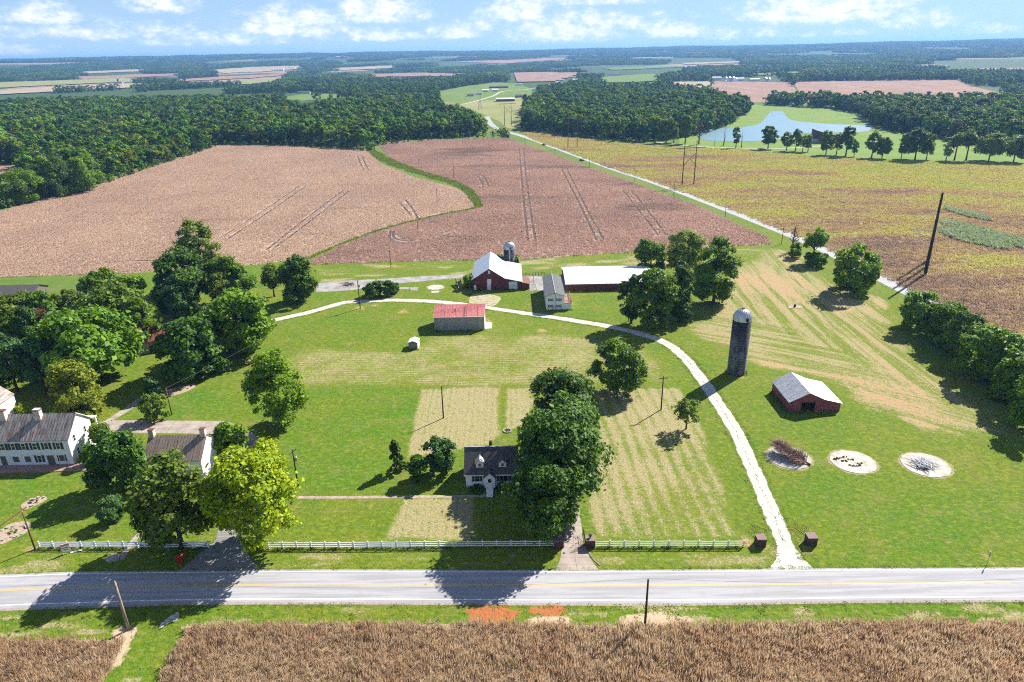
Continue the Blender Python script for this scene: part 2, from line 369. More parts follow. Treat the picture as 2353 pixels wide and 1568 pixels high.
def build_ground():
    rr = np.concatenate([[0], np.linspace(60, 2200, 22), np.geomspace(2350, 15500, 70)]); nt = 220
    th = np.radians(np.concatenate([np.linspace(-180, -46, 30, endpoint=False), np.linspace(-46, 46, 160), np.linspace(46, 180, 30, endpoint=False)[1:]]))
    A, B = np.meshgrid(rr, th, indexing='ij'); X = A * np.sin(B); Y = A * np.cos(B)
    Zz = np.where(A > 2200, hterr(X, np.abs(Y)), 0.0)
    n, k = A.shape; V = np.stack([X, Y, Zz], -1).reshape(-1, 3); idx = np.arange(n * k).reshape(n, k)
    a = idx[:-1, :]; b = idx[1:, :]
    Fq = np.stack([a, b, np.roll(b, -1, 1), np.roll(a, -1, 1)], -1).reshape(-1, 4)
    return link('ground', npmesh('ground', V, Fq, LAND, True))
tag(build_ground(), kind='structure')

# --- traced outlines, in the picture frame of the survey (2353 x 1568) ---
HWY_N = [(-900, 1348), (-300, 1334), (0, 1326), (160, 1319.5), (336, 1317), (570, 1315), (790, 1313.5), (1180, 1315), (1570, 1314), (1960, 1310.5), (2353, 1309), (3300, 1303)]
HWY_S = [(-900, 1432), (-300, 1409), (0, 1392), (100, 1388), (336, 1381), (505, 1378), (790, 1377), (1180, 1379), (1570, 1379.5), (1960, 1374), (2353, 1371.5), (3300, 1364)]
BROWN_L = [(-300, 649), (0, 637), (340, 626), (600, 608), (700, 592), (800, 552), (900, 519), (1000, 494), (1088, 477), (1092, 468), (1052, 434), (950, 408), (872, 376), (846, 346), (700, 338), (620, 335), (490, 335), (230, 420), (0, 487), (-300, 580)]
BROWN_R = [(868, 330), (1000, 323), (1160, 316), (1270, 356), (1400, 402), (1600, 473), (1772, 552), (1764, 562), (1640, 567), (1450, 580), (1180, 597), (960, 600), (720, 608), (715, 598), (805, 556), (900, 524), (1000, 499), (1094, 482), (1102, 466), (1064, 424), (960, 392), (895, 362)]
YELLOW = [(1195, 303), (1225, 322), (1290, 344), (1400, 386), (1500, 418), (1640, 468), (1790, 528), (1900, 573), (2030, 638), (2085, 664), (2140, 690), (2250, 735), (2400, 800), (2700, 880), (2900, 420), (2353, 377), (1900, 362), (1700, 343), (1560, 338), (1490, 332), (1400, 325), (1330, 318), (1250, 305)]
WATERWAY = [(850, 346), (885, 368), (965, 397), (1058, 428), (1098, 468), (1090, 479), (1000, 497), (900, 521), (802, 554), (708, 595)]
CROP_R = [(432, 1441), (600, 1435), (1180, 1434), (1500, 1440), (1960, 1431), (2353, 1432), (2900, 1432), (2900, 1680), (330, 1680), (366, 1568), (402, 1500)]
CROP_L = [(-500, 1474), (0, 1472), (284, 1472), (262, 1528), (236, 1568), (205, 1640), (180, 1680), (-500, 1680)]
POND = [(1606, 302), (1636, 296), (1690, 293), (1731, 289), (1751, 280), (1771, 257), (1785, 255.5), (1799, 256), (1811, 272), (1841, 280), (1926, 286), (1996, 288.5), (2003, 295), (1990, 302), (1941, 304), (1846, 306), (1820, 312), (1791, 320), (1740, 324), (1676, 325), (1620, 322), (1604, 312)]
HWY_NW, HWY_SW = GL(HWY_N), GL(HWY_S)

def smooth_poly(P, n=6):
    P = [np.array(p) for p in P]; out = []; k = len(P)
    for i in range(k):
        a, b, c, d = P[(i - 1) % k], P[i], P[(i + 1) % k], P[(i + 2) % k]
        for j in range(n):
            t = j / n
            out.append(tuple(0.5 * ((2 * b) + (-a + c) * t + (2 * a - 5 * b + 4 * c - d) * t * t + (-a + 3 * b - 3 * c + d) * t ** 3)))
    return out
def smooth_line(P, n=8):
    P = [np.array(p, float) for p in P]; P = [2 * P[0] - P[1]] + P + [2 * P[-1] - P[-2]]; out = []
    for i in range(1, len(P) - 2):
        a, b, c, d = P[i - 1], P[i], P[i + 1], P[i + 2]
        for j in range(n):
            t = j / n
            out.append(0.5 * ((2 * b) + (-a + c) * t + (2 * a - 5 * b + 4 * c - d) * t * t + (-a + 3 * b - 3 * c + d) * t ** 3))
    out.append(P[-2]); return out
def ribbon(mb, line, w, z, off=0.0):
    line = [np.array(p, float) for p in line]; ws = w if hasattr(w, '__len__') else [w] * len(line); L = []
    for i, p in enumerate(line):
        d = line[min(i + 1, len(line) - 1)] - line[max(i - 1, 0)]; d /= np.linalg.norm(d) + 1e-9; nn = np.array([-d[1], d[0]])
        L.append((p + nn * (off + ws[i] / 2), p + nn * (off - ws[i] / 2)))
    vs = []; 
    for a, b in L: vs += [(a[0], a[1], z), (b[0], b[1], z)]
    return mb.add(vs, [(2 * i, 2 * i + 1, 2 * i + 3, 2 * i + 2) for i in range(len(L) - 1)])

# --- lawn: one sheet round the buildings; what grows where is stored per vertex (dry, bare, lush, rows)
GRASS_KEEP = {}
def lawn():
    st = 0.65
    xs = np.arange(-150, 205, st); ys = np.arange(60, 345, st)
    X, Y = np.meshgrid(xs, ys, indexing='ij')
    px, py = Pv(X, Y)
    vis = (px > -260) & (px < 2620) & (py < 1720)
    n1 = fbm(X, Y, 9, 1, 4); n2 = fbm(X, Y, 2.2, 5, 3); n3 = fbm(X, Y, 30, 9, 3)
    dry = np.zeros_like(X); soil = np.zeros_like(X); lush = 0.35 + 0.5 * (n3 - 0.5) + 0.35 * (n1 - 0.5)
    def pm(poly, soft=1.5, jit=1.6):
        d = polysd(X, Y, GL(poly)); return sst(d + (n1 - 0.5) * jit * 2, -soft, soft)
    # dried squares left by the mower behind and before the white house
    dry = np.maximum(dry, 1.2 * pm([(966, 893), (1149, 892), (1147, 1000), (1120, 1022), (1060, 1030), (935, 1052)], .9, 1.2))
    dry = np.maximum(dry, 1.1 * pm([(1161, 893), (1220, 892), (1230, 930), (1200, 980), (1161, 990)], .9, 1.0))
    dry = np.maximum(dry, 1.15 * pm([(930, 1149), (1085, 1146), (1085, 1240), (880, 1242)], 1.2, 1.4))
    dry = dry * (0.72 + 0.35 * np.sin(X * 2 * np.pi / 1.15 + n1 * 2) * 0.5 + 0.3 * (n2 - .4))
    # long striped lawn between the maples and the gravel drive
    ms = pm([(1350, 895), (1560, 893), (1600, 960), (1655, 1080), (1700, 1240), (1360, 1242), (1362, 1150), (1375, 1000)], 1.2, 1.2)
    sx = X + (Y - 120) * 0.045
    stripe = 0.5 + 0.5 * np.sin(sx * 2 * np.pi / 2.75 + 0.5 * np.sin(Y * .13))
    dry = np.maximum(dry, ms * np.clip(1.0 * (.46 + .50 * sst(stripe + (n1 - .5) * 1.2, .05, .95)) * (0.84 + .7 * (n3 - .35) + .5 * (n1 - .5)), 0, 1))
    # mown rows across the middle lawn
    mr = pm([(560, 880), (700, 800), (930, 812), (1000, 772), (1290, 770), (1480, 800), (1545, 880), (1190, 889), (700, 888)], 3.0, 2.5)
    rows = 0.5 + 0.5 * np.sin(Y * 2 * np.pi / 1.45 + (n1 - .5) * 2.2)
    dry = np.maximum(dry, mr * np.clip(0.28 + 0.55 * rows * n2 * 1.5 + .5 * (n1 - .5), 0, 1))
    lush = lush - 0.35 * mr
    # greener lawn in front of the sharp mowing line
    lush = lush + 0.28 * pm([(380, 889), (960, 889), (930, 1140), (690, 1140), (640, 1000), (560, 960), (400, 960)], 1.0, .6)
    lush = lush + 0.25 * pm([(1140, 735), (1440, 735), (1460, 690), (1330, 672), (1320, 720)], 2.0, 2.0)
    lush = lush + 0.30 * pm([(0, 1090), (330, 1090), (330, 1240), (0, 1240)], 2.0, 2.0) + 0.22 * pm([(1800, 1120), (2353, 1100), (2500, 1300), (1900, 1306)], 5.0, 5.0)
    # hay ground at the right, cut in long curving passes
    hay = pm([(1600, 760), (1690, 620), (1760, 565), (1830, 585), (1905, 650), (2050, 690), (2040, 740), (2090, 800), (2230, 900), (2400, 1010), (2200, 1000), (1990, 930), (1900, 870), (1740, 850), (1660, 800)], 4.0, 5.0)
    fa = X - 0.04 * (Y - 200) + 6 * np.sin((Y - 120) / 60.0)
    fc = (X * 0.62 + Y * 0.78) + 4 * np.sin((X - Y) / 40.0)
    wA = sst(X - 0.55 * (185 - Y) + (n3 - .5) * 14, 74, 92)
    def streak(u, v, p):
        return (vnoise(u, v * 0.05, p, 21) * .6 + vnoise(u, v * 0.09, p * .45, 22) * .4)
    sA = streak(fa, Y, 2.4); sC = streak(fc, X, 2.6)
    sk = wA * sA + (1 - wA) * sC
    dry = np.maximum(dry, hay * np.clip(.20 + .5 * (n3 - .3), 0, .6)); lush = lush - .25 * hay
    soil = np.maximum(soil, hay * sst(n3 + (n2 - .5) * .3, .50, .8) * 0.42)
    # strip along the brown field, mown short and yellowish
    edge = pm([(725, 655), (730, 610), (1080, 602), (1450, 588), (1640, 574), (1780, 568), (1650, 620), (1460, 610), (1220, 625), (1080, 630), (900, 648)], 2, 3)
    dry = np.maximum(dry, edge * np.clip(sst(fbm(X * .35, Y, 4.5, 14, 3), .42, .72) * .8, 0, 1)); 
    soil = np.maximum(soil, edge * sst(fbm(X * .3, Y, 5, 17, 3), .62, .8) * .55)
    lush = lush + .35 * pm([(-300, 700), (-300, 650), (0, 640), (350, 628), (600, 610), (690, 600), (640, 660), (350, 680), (0, 690)], 2, 2)
    # verge south of the highway
    verge = pm([(-600, 1400), (336, 1386), (1180, 1383), (2353, 1376), (2900, 1376), (2900, 1436), (1180, 1436), (420, 1445), (300, 1600), (0, 1600), (-600, 1480)], .8, .8)
    lush = lush + .15 * verge
    vr = sst(fbm(X * .28, Y * 1.4, 2.4, 25, 4), .56, .74)
    dry = np.maximum(dry, verge * vr * .85 * sst(Y, 84.5, 82.0))
    # near side of the highway
    nv = pm([(-600, 1290), (700, 1268), (1280, 1270), (1780, 1270), (1780, 1308), (700, 1312), (-600, 1330)], 1, 1)
    dry = np.maximum(dry, nv * sst(fbm(X * .35, Y * 1.3, 2.8, 27, 4), .46, .72) * .62)
    # bare earth
    def spot(p, rx, ry, k=1.0):
        c = G(*p); d = np.hypot((X - c[0]) / rx, (Y - c[1]) / ry); return k * .9 * sst(1.2 - d + (n2 - .5) * 1.3 + (n1 - .5) * .8, 0.0, .95)
    for p, rx, ry, k in [((804, 790), 3.0, 2.2, .7), ((862, 702), 1.8, 1.8, .9), ((925, 717), 2.6, 2.2, .8), ((1016, 843), 3.0, 2.0, .75), ((1056, 835), 3.0, 2.4, .75), ((1298, 785), 3.2, 2.4, .6),
                         ((1250, 761), 2.2, 1.9, .9), ((1080, 860), 2.4, 2.6, .5), ((1117, 832), 2.0, 1.8, .45), ((564, 867), 3.6, 1.8, .45), ((828, 708), 3.2, 2.4, .8), ((897, 612), 9, 3, .65), ((960, 608), 8, 2.5, .5),
                         ((990, 642), 5, 2, .5), ((1100, 745), 2.0, 5.0, .7), ((1122, 735), 1.6, 3, .8), ((1215, 700), 2.0, 3, .4), ((1390, 708), 1.2, 5.0, .45), ((965, 800), 2, 2.5, .6), ((1700, 866), 3.4, 2.4, .7),
                         ((1735, 1250), 3.2, 2.4, .8), ((1765, 1262), 2.4, 2.0, .8), ((1860, 1262), 3.0, 1.6, .6), ((1828, 1225), 1.6, 2.6, .5), ((1935, 1274), 2.0, 1.2, .7), ((2272, 1282), 1.2, 3.0, .8), ((1870, 1050), 0.1, 0.1, 0),
                         ((620, 1262), 1.0, .8, .6), ((72, 1260), 2.0, 1.0, .8), ((162, 1262), 2.2, 1.0, .7), ((1700, 580), 10, 5, .45), ((1800, 700), 12, 8, .35), ((2030, 780), 7, 10, .4), ((2180, 880), 10, 6, .4), ((1825, 705), 3.5, 2.2, .8), ((1650, 785), 5, 3, .4), ((1595, 790), 3, 2, .35),
                         ((1050, 640), 5, 3, .55), ((760, 660), 6, 3, .6), ((1236, 640), 5, 6, .6), ((1235, 655), 4, 6, .7), ((1222, 632), 6, 4, .5)]:
        soil = np.maximum(soil, spot(p, rx, ry, k))
    # red clay and sand beside the highway
    clay = np.maximum(spot((1130, 1401), 4.2, 3.0, 1.5), spot((1258, 1400), 2.6, 1.7, 1.4)); clay = np.maximum(clay, spot((1110, 1430), 2.6, 1.6, 1.2)); clay = np.maximum(clay, spot((1165, 1412), 3.0, 1.8, 1.3))
    sand = np.maximum(spot((1478, 1430), 6.0, 2.0, 1.4), spot((296, 1456), 2.1, 2.4, 1.4)); sand = np.maximum(sand, spot((272, 1505), 1.3, 3.2, 1.2)); sand = np.maximum(sand, spot((1255, 1427), 4.0, 1.3, 1.1))
    sand = np.maximum(sand, np.maximum(spot((440, 1440), 2.0, .8, .7), spot((1478, 1405), 1.6, 2.2, .55))); sand = np.maximum(sand, spot((255, 1535), .8, 1.6, .8))
    wet = clay                                                        # red clay has its own colour
    V = np.stack([X, Y, np.full_like(X, 0.012) + 0.05 * (n1 - .5)*0], -1).reshape(-1, 3)
    n, k = X.shape; idx = np.arange(n * k).reshape(n, k)
    keep = vis[:-1, :-1] & vis[1:, 1:]
    # leave out what lies wholly under the brown and yellow fields
    fl = inpoly(px, py, BROWN_R) | inpoly(px, py, YELLOW) | inpoly(px, py, BROWN_L)
    keep &= ~(fl[:-1, :-1] & fl[1:, 1:] & fl[1:, :-1] & fl[:-1, 1:])
    Fq = np.stack([idx[:-1, :-1], idx[1:, :-1], idx[1:, 1:], idx[:-1, 1:]], -1)[keep]
    used = np.unique(Fq); remap = np.full(n * k, -1); remap[used] = np.arange(len(used))
    me = npmesh('lawn', V[used], remap[Fq], None)
    c = np.stack([np.clip(dry, 0, 1), np.clip(soil, 0, 1), np.clip(lush, 0, 1), np.ones_like(X)], -1).reshape(-1, 4)[used].astype(np.float32)
    a = me.color_attributes.new('growth', 'FLOAT_COLOR', 'POINT'); a.data.foreach_set('color', c.ravel())
    c2 = np.stack([np.clip(wet, 0, 1), np.clip(sand, 0, 1), np.clip(hay, 0, 1), np.ones_like(X)], -1).reshape(-1, 4)[used].astype(np.float32)
    a = me.color_attributes.new('earth', 'FLOAT_COLOR', 'POINT'); a.data.foreach_set('color', c2.ravel())
    c3 = np.stack([wA, wA, n3, np.ones_like(X)], -1).reshape(-1, 4)[used].astype(np.float32)
    a = me.color_attributes.new('mowing', 'FLOAT_COLOR', 'POINT'); a.data.foreach_set('color', c3.ravel())
    m, t, out = newmat('lawn_grass'); p = wpos(t)
    mw = t.add('ShaderNodeSeparateColor', {0: t.add('ShaderNodeAttribute', attribute_name='mowing').outputs['Color']}).outputs
    xy = t.add('ShaderNodeSeparateXYZ', {0: p}).outputs
    fa_ = t.m('ADD', t.m('SUBTRACT', xy[0], t.m('MULTIPLY', xy[1], 0.04)), t.m('MULTIPLY', t.m('SINE', t.m('MULTIPLY', t.m('SUBTRACT', xy[1], 120.0), 1 / 60)), 6.0))
    fc_ = t.m('ADD', t.m('ADD', t.m('MULTIPLY', xy[0], 0.62), t.m('MULTIPLY', xy[1], 0.78)), t.m('MULTIPLY', t.m('SINE', t.m('MULTIPLY', t.m('SUBTRACT', xy[0], xy[1]), 1 / 40)), 4.0))
    va = t.add('ShaderNodeCombineXYZ', {0: fa_, 1: t.m('MULTIPLY', xy[1], 0.05), 2: 0.0}).outputs[0]; vc = t.add('ShaderNodeCombineXYZ', {0: fc_, 1: t.m('MULTIPLY', xy[0], 0.05), 2: 3.0}).outputs[0]
    swath = t.mix(mw[0], t.noise(vc, 0.30, 3, 0.55), t.noise(va, 0.30, 3, 0.55)); thin = t.mix(mw[0], t.noise(vc, 1.3, 4, 0.7), t.noise(va, 1.3, 4, 0.7))
    at = t.add('ShaderNodeSeparateColor', {0: t.add('ShaderNodeAttribute', attribute_name='growth').outputs['Color']}).outputs
    ea = t.add('ShaderNodeSeparateColor', {0: t.add('ShaderNodeAttribute', attribute_name='earth').outputs['Color']}).outputs
    fine = t.noise(p, 2.7, 4, 0.7); mid = t.noise(p, 0.8, 4, 0.6); tiny = t.noise(p, 9.0, 2, 0.6)
    thick = t.m('MULTIPLY', t.sstep(mid, 0.42, 0.62), 0.50)
    mow = t.noise(t.add('ShaderNodeMapping', {'Vector': p, 'Scale': (0.06, 0.75, 1.0)}).outputs[0], 0.9, 4, 0.62)
    big = t.noise(p, 0.055, 5, 0.62)
    lushf = t.m('ADD', at[2], t.m('ADD', t.m('MULTIPLY', t.m('SUBTRACT', mow, 0.5), 1.1), t.m('MULTIPLY', t.m('SUBTRACT', big, 0.5), 1.9)), clamp=True)
    g = t.mix(lushf, (0.208, 0.222, 0.018), (0.076, 0.198, 0.007))
    g = t.mix(thick, g, (0.045, 0.098, 0.012))
    g = t.mix(t.m('MULTIPLY', t.sstep(fine, 0.47, 0.64), 0.5), g, (0.20, 0.27, 0.035))
    g = t.mix(t.m('MULTIPLY', t.sstep(t.noise(p, 0.16, 6, 0.7), 0.49, 0.66), 0.45), g, (0.28, 0.225, 0.07))
    g = t.mix(t.m('MULTIPLY', t.sstep(tiny, 0.44, 0.60), 0.60), g, (0.034, 0.075, 0.008))
    g = t.mix(t.m('MULTIPLY', t.sstep(t.noise(p, 1.35, 4, 0.62), 0.47, 0.62), 0.42), g, (0.048, 0.118, 0.006))
    g = t.mix(t.m('MULTIPLY', t.sstep(t.noise(t.add('ShaderNodeMapping', {'Vector': p, 'Location': (31.0, 7.0, 0.0), 'Scale': (0.7, 1.2, 1.0)}).outputs[0], 1.1, 4, 0.66), 0.50, 0.66), 0.45), g, (0.27, 0.275, 0.055))
    brk = t.m('ADD', t.m('MULTIPLY', t.m('SUBTRACT', fine, 0.5), 1.3), t.m('MULTIPLY', t.m('SUBTRACT', mid, 0.5), 1.5))
    hb = t.m('ADD', t.m('ADD', 0.38, t.m('MULTIPLY', t.sstep(swath, 0.40, 0.60), 0.6)), t.m('MULTIPLY', t.m('SUBTRACT', thin, 0.5), 2.3))
    hayd = t.m('MULTIPLY', ea[2], t.m('ADD', hb, t.m('MULTIPLY', t.m('SUBTRACT', mw[2], 0.5), 0.8)))
    dmask = t.m('MULTIPLY', t.sstep(t.m('ADD', t.m('MAXIMUM', at[0], hayd), brk), 0.22, 0.95), 0.85)
    straw = t.mix(t.sstep(fine, .35, .65), (0.26, 0.21, 0.10), (0.41, 0.34, 0.20))
    g = t.mix(dmask, g, straw)
    hays = t.m('MULTIPLY', ea[2], t.m('MULTIPLY', t.sstep(t.m('ADD', swath, t.m('MULTIPLY', t.m('SUBTRACT', mw[2], 0.5), 0.5)), 0.47, 0.66), 0.80))
    smask = t.sstep(t.m('ADD', t.m('MAXIMUM', at[1], hays), t.m('MULTIPLY', brk, 1.7)), 0.36, 1.05)
    g = t.mix(smask, g, t.mix(mid, (0.43, 0.27, 0.145), (0.37, 0.245, 0.135)))
    g = t.mix(t.sstep(t.m('ADD', ea[1], t.m('MULTIPLY', brk, 0.9)), 0.35, 0.8), g, t.mix(fine, (0.42, 0.30, 0.20), (0.56, 0.42, 0.29)))
    g = t.mix(t.sstep(t.m('ADD', ea[0], t.m('MULTIPLY', brk, 1.1)), 0.36, 0.72), g, t.mix(fine, (0.27, 0.085, 0.03), (0.47, 0.18, 0.07)))
    bsdf(t, out, g, 0.95, 0.08, t.m('ADD', t.m('MULTIPLY', fine, 1.0), t.m('ADD', t.m('MULTIPLY', tiny, 0.5), t.m('MULTIPLY', mid, 1.2))), 0.16, 0.9)
    me.materials.append(m)
    return tag(link('lawn', me), kind='structure')
lawn()

# --- highway
def road_mat(name, c, c2, crack=True):
    m, t, out = newmat(name); p = wpos(t)
    st = t.add('ShaderNodeMapping', {'Vector': p, 'Scale': (0.05, 1.0, 1.0)}).outputs[0]
    n = t.noise(st, 1.1, 4, 0.6); fi = t.noise(p, 6.0, 3, 0.6)
    cc = t.mix(t.sstep(n, 0.40, 0.60), tuple(v * .88 for v in c), c2)
    cc = t.mix(t.m('MULTIPLY', t.sstep(t.noise(p, 0.5, 5, .65), .5, .7), 0.22), cc, tuple(v * 0.7 for v in c))
    cc = t.mix(t.m('MULTIPLY', fi, 0.25), cc, tuple(v * 0.6 for v in c))
    if crack:
        v = t.add('ShaderNodeTexVoronoi', {'Vector': t.add('ShaderNodeMapping', {'Vector': t.mix(0.08, p, t.noise(p, 0.6, 3, .6, out=1), 'ADD'), 'Scale': (0.16, 0.30, 1.0)}).outputs[0], 'Scale': 1.0}, feature='DISTANCE_TO_EDGE').outputs['Distance']
        cc = t.mix(t.m('MULTIPLY', t.m('SUBTRACT', 1.0, t.sstep(v, 0.0, 0.012)), t.m('MULTIPLY', t.sstep(t.noise(p, 0.12, 2), .52, .62), 0.35)), cc, tuple(v_ * 0.35 for v_ in c))
    bsdf(t, out, cc, 0.85, 0.25, fi, 0.004, 0.5)
    return m
ASPH = road_mat('worn_asphalt', (0.325, 0.32, 0.33), (0.37, 0.365, 0.375))
ASPHD = road_mat('dark_asphalt', (0.20, 0.195, 0.195), (0.27, 0.26, 0.255))
LINEW = plain('white_road_paint', (0.80, 0.80, 0.80), (0.66, 0.66, 0.66), 1.2, 0.6)
LINEY = plain('yellow_road_paint', (0.70, 0.40, 0.05), (0.58, 0.38, 0.12), 0.9, 0.6)
nl = smooth_line(HWY_NW); sl = smooth_line(HWY_SW)
def strip_between(mb, a, b, z): 
    vs = []
    for p, q in zip(a, b): vs += [(p[0], p[1], z), (q[0], q[1], z)]
    return mb.add(vs, [(2 * i, 2 * i + 1, 2 * i + 3, 2 * i + 2) for i in range(len(a) - 1)])
def lerp_lines(f): return [a * (1 - f) + b * f for a, b in zip(nl, sl)]
hw = strip_between(MB(), lerp_lines(-0.075), lerp_lines(1.11), 0.034).build('highway', ASPH); tag(hw, kind='structure')
strip_between(MB(), lerp_lines(1.10), lerp_lines(1.19), 0.030).build('road_shoulder', plain('gravel_shoulder', (0.36, 0.30, 0.27), (0.25, 0.20, 0.17), 3, 0.95, 0.1, 0.02), hw)
strip_between(MB(), lerp_lines(-0.010), lerp_lines(0.012), 0.039).build('edge_line', LINEW, hw)
strip_between(MB(), lerp_lines(0.988), lerp_lines(1.012), 0.039).build('edge_line', LINEW, hw)
strip_between(MB(), lerp_lines(0.462), lerp_lines(0.480), 0.039).build('centre_line', LINEY, hw)
cl2 = lerp_lines(0.502); cl3 = lerp_lines(0.520)
cut = next(i for i, p in enumerate(cl2) if p[0] > 42)
strip_between(MB(), cl2[:cut + 1], cl3[:cut + 1], 0.039).build('centre_line', LINEY, hw)
for i in range(cut, len(cl2) - 1):                                    # passing zone: short dashes on the near side
    a, b = cl2[i], cl2[i + 1]; L = np.linalg.norm(b - a); 
    s = 0.0
    while s < L:
        f0, f1 = s / L, min(1, (s + 3.0) / L)
        strip_between(MB(), [a + (b - a) * f0, a + (b - a) * f1], [cl3[i] + (cl3[i + 1] - cl3[i]) * f0, cl3[i] + (cl3[i + 1] - cl3[i]) * f1], 0.039).build('lane_dash', LINEY, hw)
        s += 12.0
# --- county road
CR = smooth_line(GL([(2600, 935), (2330, 800), (2190, 722), (2075, 664), (2030, 641), (1900, 576), (1790, 529), (1640, 470), (1500, 418), (1400, 385), (1280, 341), (1200, 313), (1150, 299), (1128, 285), (1118, 268)]))
cr = ribbon(MB(), CR, 7.0, 0.03).build('county_road', road_mat('pale_chipseal', (0.33, 0.33, 0.335), (0.38, 0.375, 0.37), False)); tag(cr, kind='structure')
LANE = plain('pale_gravel_lane', (0.44, 0.41, 0.35), (0.34, 0.31, 0.25), 0.4, 0.95, 0.1)
lane = ribbon(MB(), smooth_line(GL([(1163, 299), (1195, 297), (1250, 302), (1330, 311), (1420, 321), (1500, 326), (1560, 333), (1640, 339), (1720, 341), (1800, 341), (1870, 337), (1905, 333), (1940, 333)])), 3.4, 0.028).build('farm_lane', LANE); tag(lane, kind='structure')
tag(ribbon(MB(), smooth_line(GL([(1060, 240), (1085, 235), (1110, 228), (1135, 220), (1150, 212), (1175, 208), (1215, 205), (1260, 196), (1300, 180)])), 6.0, 0.028).build('hamlet_lane', LANE), kind='structure')

# --- gravel drive
def gravel_mat():
    m, t, out = newmat('white_gravel'); p = wpos(t)
    n = t.noise(p, 0.7, 5, 0.6); fi = t.noise(p, 5, 3, 0.7)
    cc = t.mix(t.sstep(n, 0.35, 0.68), (0.51, 0.495, 0.46), (0.41, 0.39, 0.345)); cc = t.mix(t.m('MULTIPLY', fi, 0.35), cc, (0.36, 0.335, 0.29))
    bsdf(t, out, cc, 0.95, 0.1, fi, 0.03, 0.7); return m
GRAVEL = gravel_mat()
GD = GL([(1826, 1318), (1818, 1290), (1797, 1235), (1770, 1170), (1732, 1082), (1685, 981), (1641, 914), (1597, 850), (1568, 818), (1535, 792), (1490, 773), (1403, 751), (1268, 729), (1221, 722), (1117, 707), (1016, 695), (915, 690), (815, 694), (781, 698), (706, 719), (622, 738), (560, 756), (500, 775)])
GDL = smooth_line(GD, 8); GDF = smooth_line(GD, 40)
ws = []
for i, p in enumerate(GDL):
    y = p[1]; w = 2.95 + 0.12 * math.sin(i * 1.3)
    if y < 95.0: w = 3.1 + (95.0 - y) ** 1.9 * 0.17
    if i > 100: w = 3.0
    ws.append(min(w, 11.5))
wf = np.interp(np.linspace(0, 1, len(GDF)), np.linspace(0, 1, len(ws)), ws)
def ragged(line, wid, z, amp, seed):
    q = np.random.default_rng(seed); n = len(line); vs = []
    def corr(k): a = q.normal(size=n + 2 * k); return np.convolve(a, np.ones(k) / k, 'same')[k:n + k]
    l = corr(5) * amp * 1.6 + corr(21) * amp * 2.2; r = corr(5) * amp * 1.6 + corr(21) * amp * 2.2
    for i, p in enumerate(line):
        d = line[min(i + 1, n - 1)] - line[max(i - 1, 0)]; d = d / (np.linalg.norm(d) + 1e-9); nn = np.array([-d[1], d[0]])
        a = p + nn * (wid[i] / 2 + l[i]); b = p - nn * (wid[i] / 2 + r[i]); vs += [(a[0], a[1], z), (b[0], b[1], z)]
    return MB().add(vs, [(2 * i, 2 * i + 1, 2 * i + 3, 2 * i + 2) for i in range(n - 1)])
gd = ragged(GDF, wf, 0.024, .12, 5).build('gravel_drive', GRAVEL); tag(gd, kind='structure')
VERGEG = plain('drive_grass', (0.105, 0.13, 0.04), (0.22, 0.19, 0.10), 2.5, 0.95, 0.1)
def tuft_strip():
    mb = MB(); r = random.Random(3)
    for i in range(14, len(GDL) - 20):
        if i > 72 and r.random() < 0.5: continue
        for k in range(5):
            if r.random() < 0.62: continue
            f = (k + r.random()) / 5; p = GDL[i] * (1 - f) + GDL[i + 1] * f
            d = GDL[i + 1] - GDL[i]; d /= np.linalg.norm(d); nn = np.array([-d[1], d[0]]); o = r.uniform(-.25, .25); L = r.uniform(.15, .55); wd = r.uniform(.04, .13)
            c = p + nn * o; q = [c + d * L * math.cos(a) / 1.2 + nn * wd * math.sin(a) * r.uniform(.5, 1.2) for a in np.linspace(0, 2 * math.pi, 8)[:-1]]
            mb.poly([tuple(v) for v in q], 0.029)
    return mb
tag(tuft_strip().build('drive_centre_grass', VERGEG, gd), kind='stuff')
# spur towards the barn
tag(MB().poly(smooth_poly(GL([(1085, 703), (1078, 688), (1090, 676), (1120, 676), (1150, 684), (1140, 700), (1120, 706)])), 0.018).build('barn_apron', plain('thin_gravel', (0.42, 0.37, 0.26), (0.24, 0.24, 0.11), 0.9, 0.95, 0.1)), kind='structure')
# --- concrete driveway to the white house, in poured bays
DW = [((1275, 1379), 1313), ((1282, 1366), 1298), ((1288, 1355), 1282), ((1290, 1349), 1267), ((1294, 1343), 1250), ((1297, 1339), 1233), ((1300, 1336), 1208), ((1303, 1333), 1183), ((1305, 1331), 1158), ((1306, 1329), 1130)]
dwo = empty('concrete_driveway', (*G(1320, 1310), 0)); tag(dwo, kind='structure')
for (x0, x1), y0, ((x2, x3), y1) in [(a[0], a[1], b) for a, b in zip(DW[:-1], DW[1:])]:
    for h in (0, 1):
        l0 = G(x0 + (x1 - x0) * (0.5 * h), y0); r0 = G(x0 + (x1 - x0) * (0.5 + 0.5 * h), y0); l1 = G(x2 + (x3 - x2) * (0.5 * h), y1); r1 = G(x2 + (x3 - x2) * (0.5 + 0.5 * h), y1)
        c = (l0 + r0 + l1 + r1) / 4; q = [c + (v - c) * 0.985 for v in (l0, r0, r1, l1)]
        o = MB().prism([tuple(v - dwo.location.xy) for v in map(Vector, q)], 0.0, 0.04).build('concrete_slab', CONC, dwo)
# kerb of the drive mouth
ribbon(MB(), [Vector(v) - dwo.location.xy for v in smooth_line(GL([(1349, 1264), (1357, 1276), (1366, 1288), (1379, 1300)]))], 0.3, 0.09).build('kerb', plain('weathered_kerb', (0.16, 0.13, 0.11), (0.25, 0.21, 0.17), 2, 0.9), dwo)
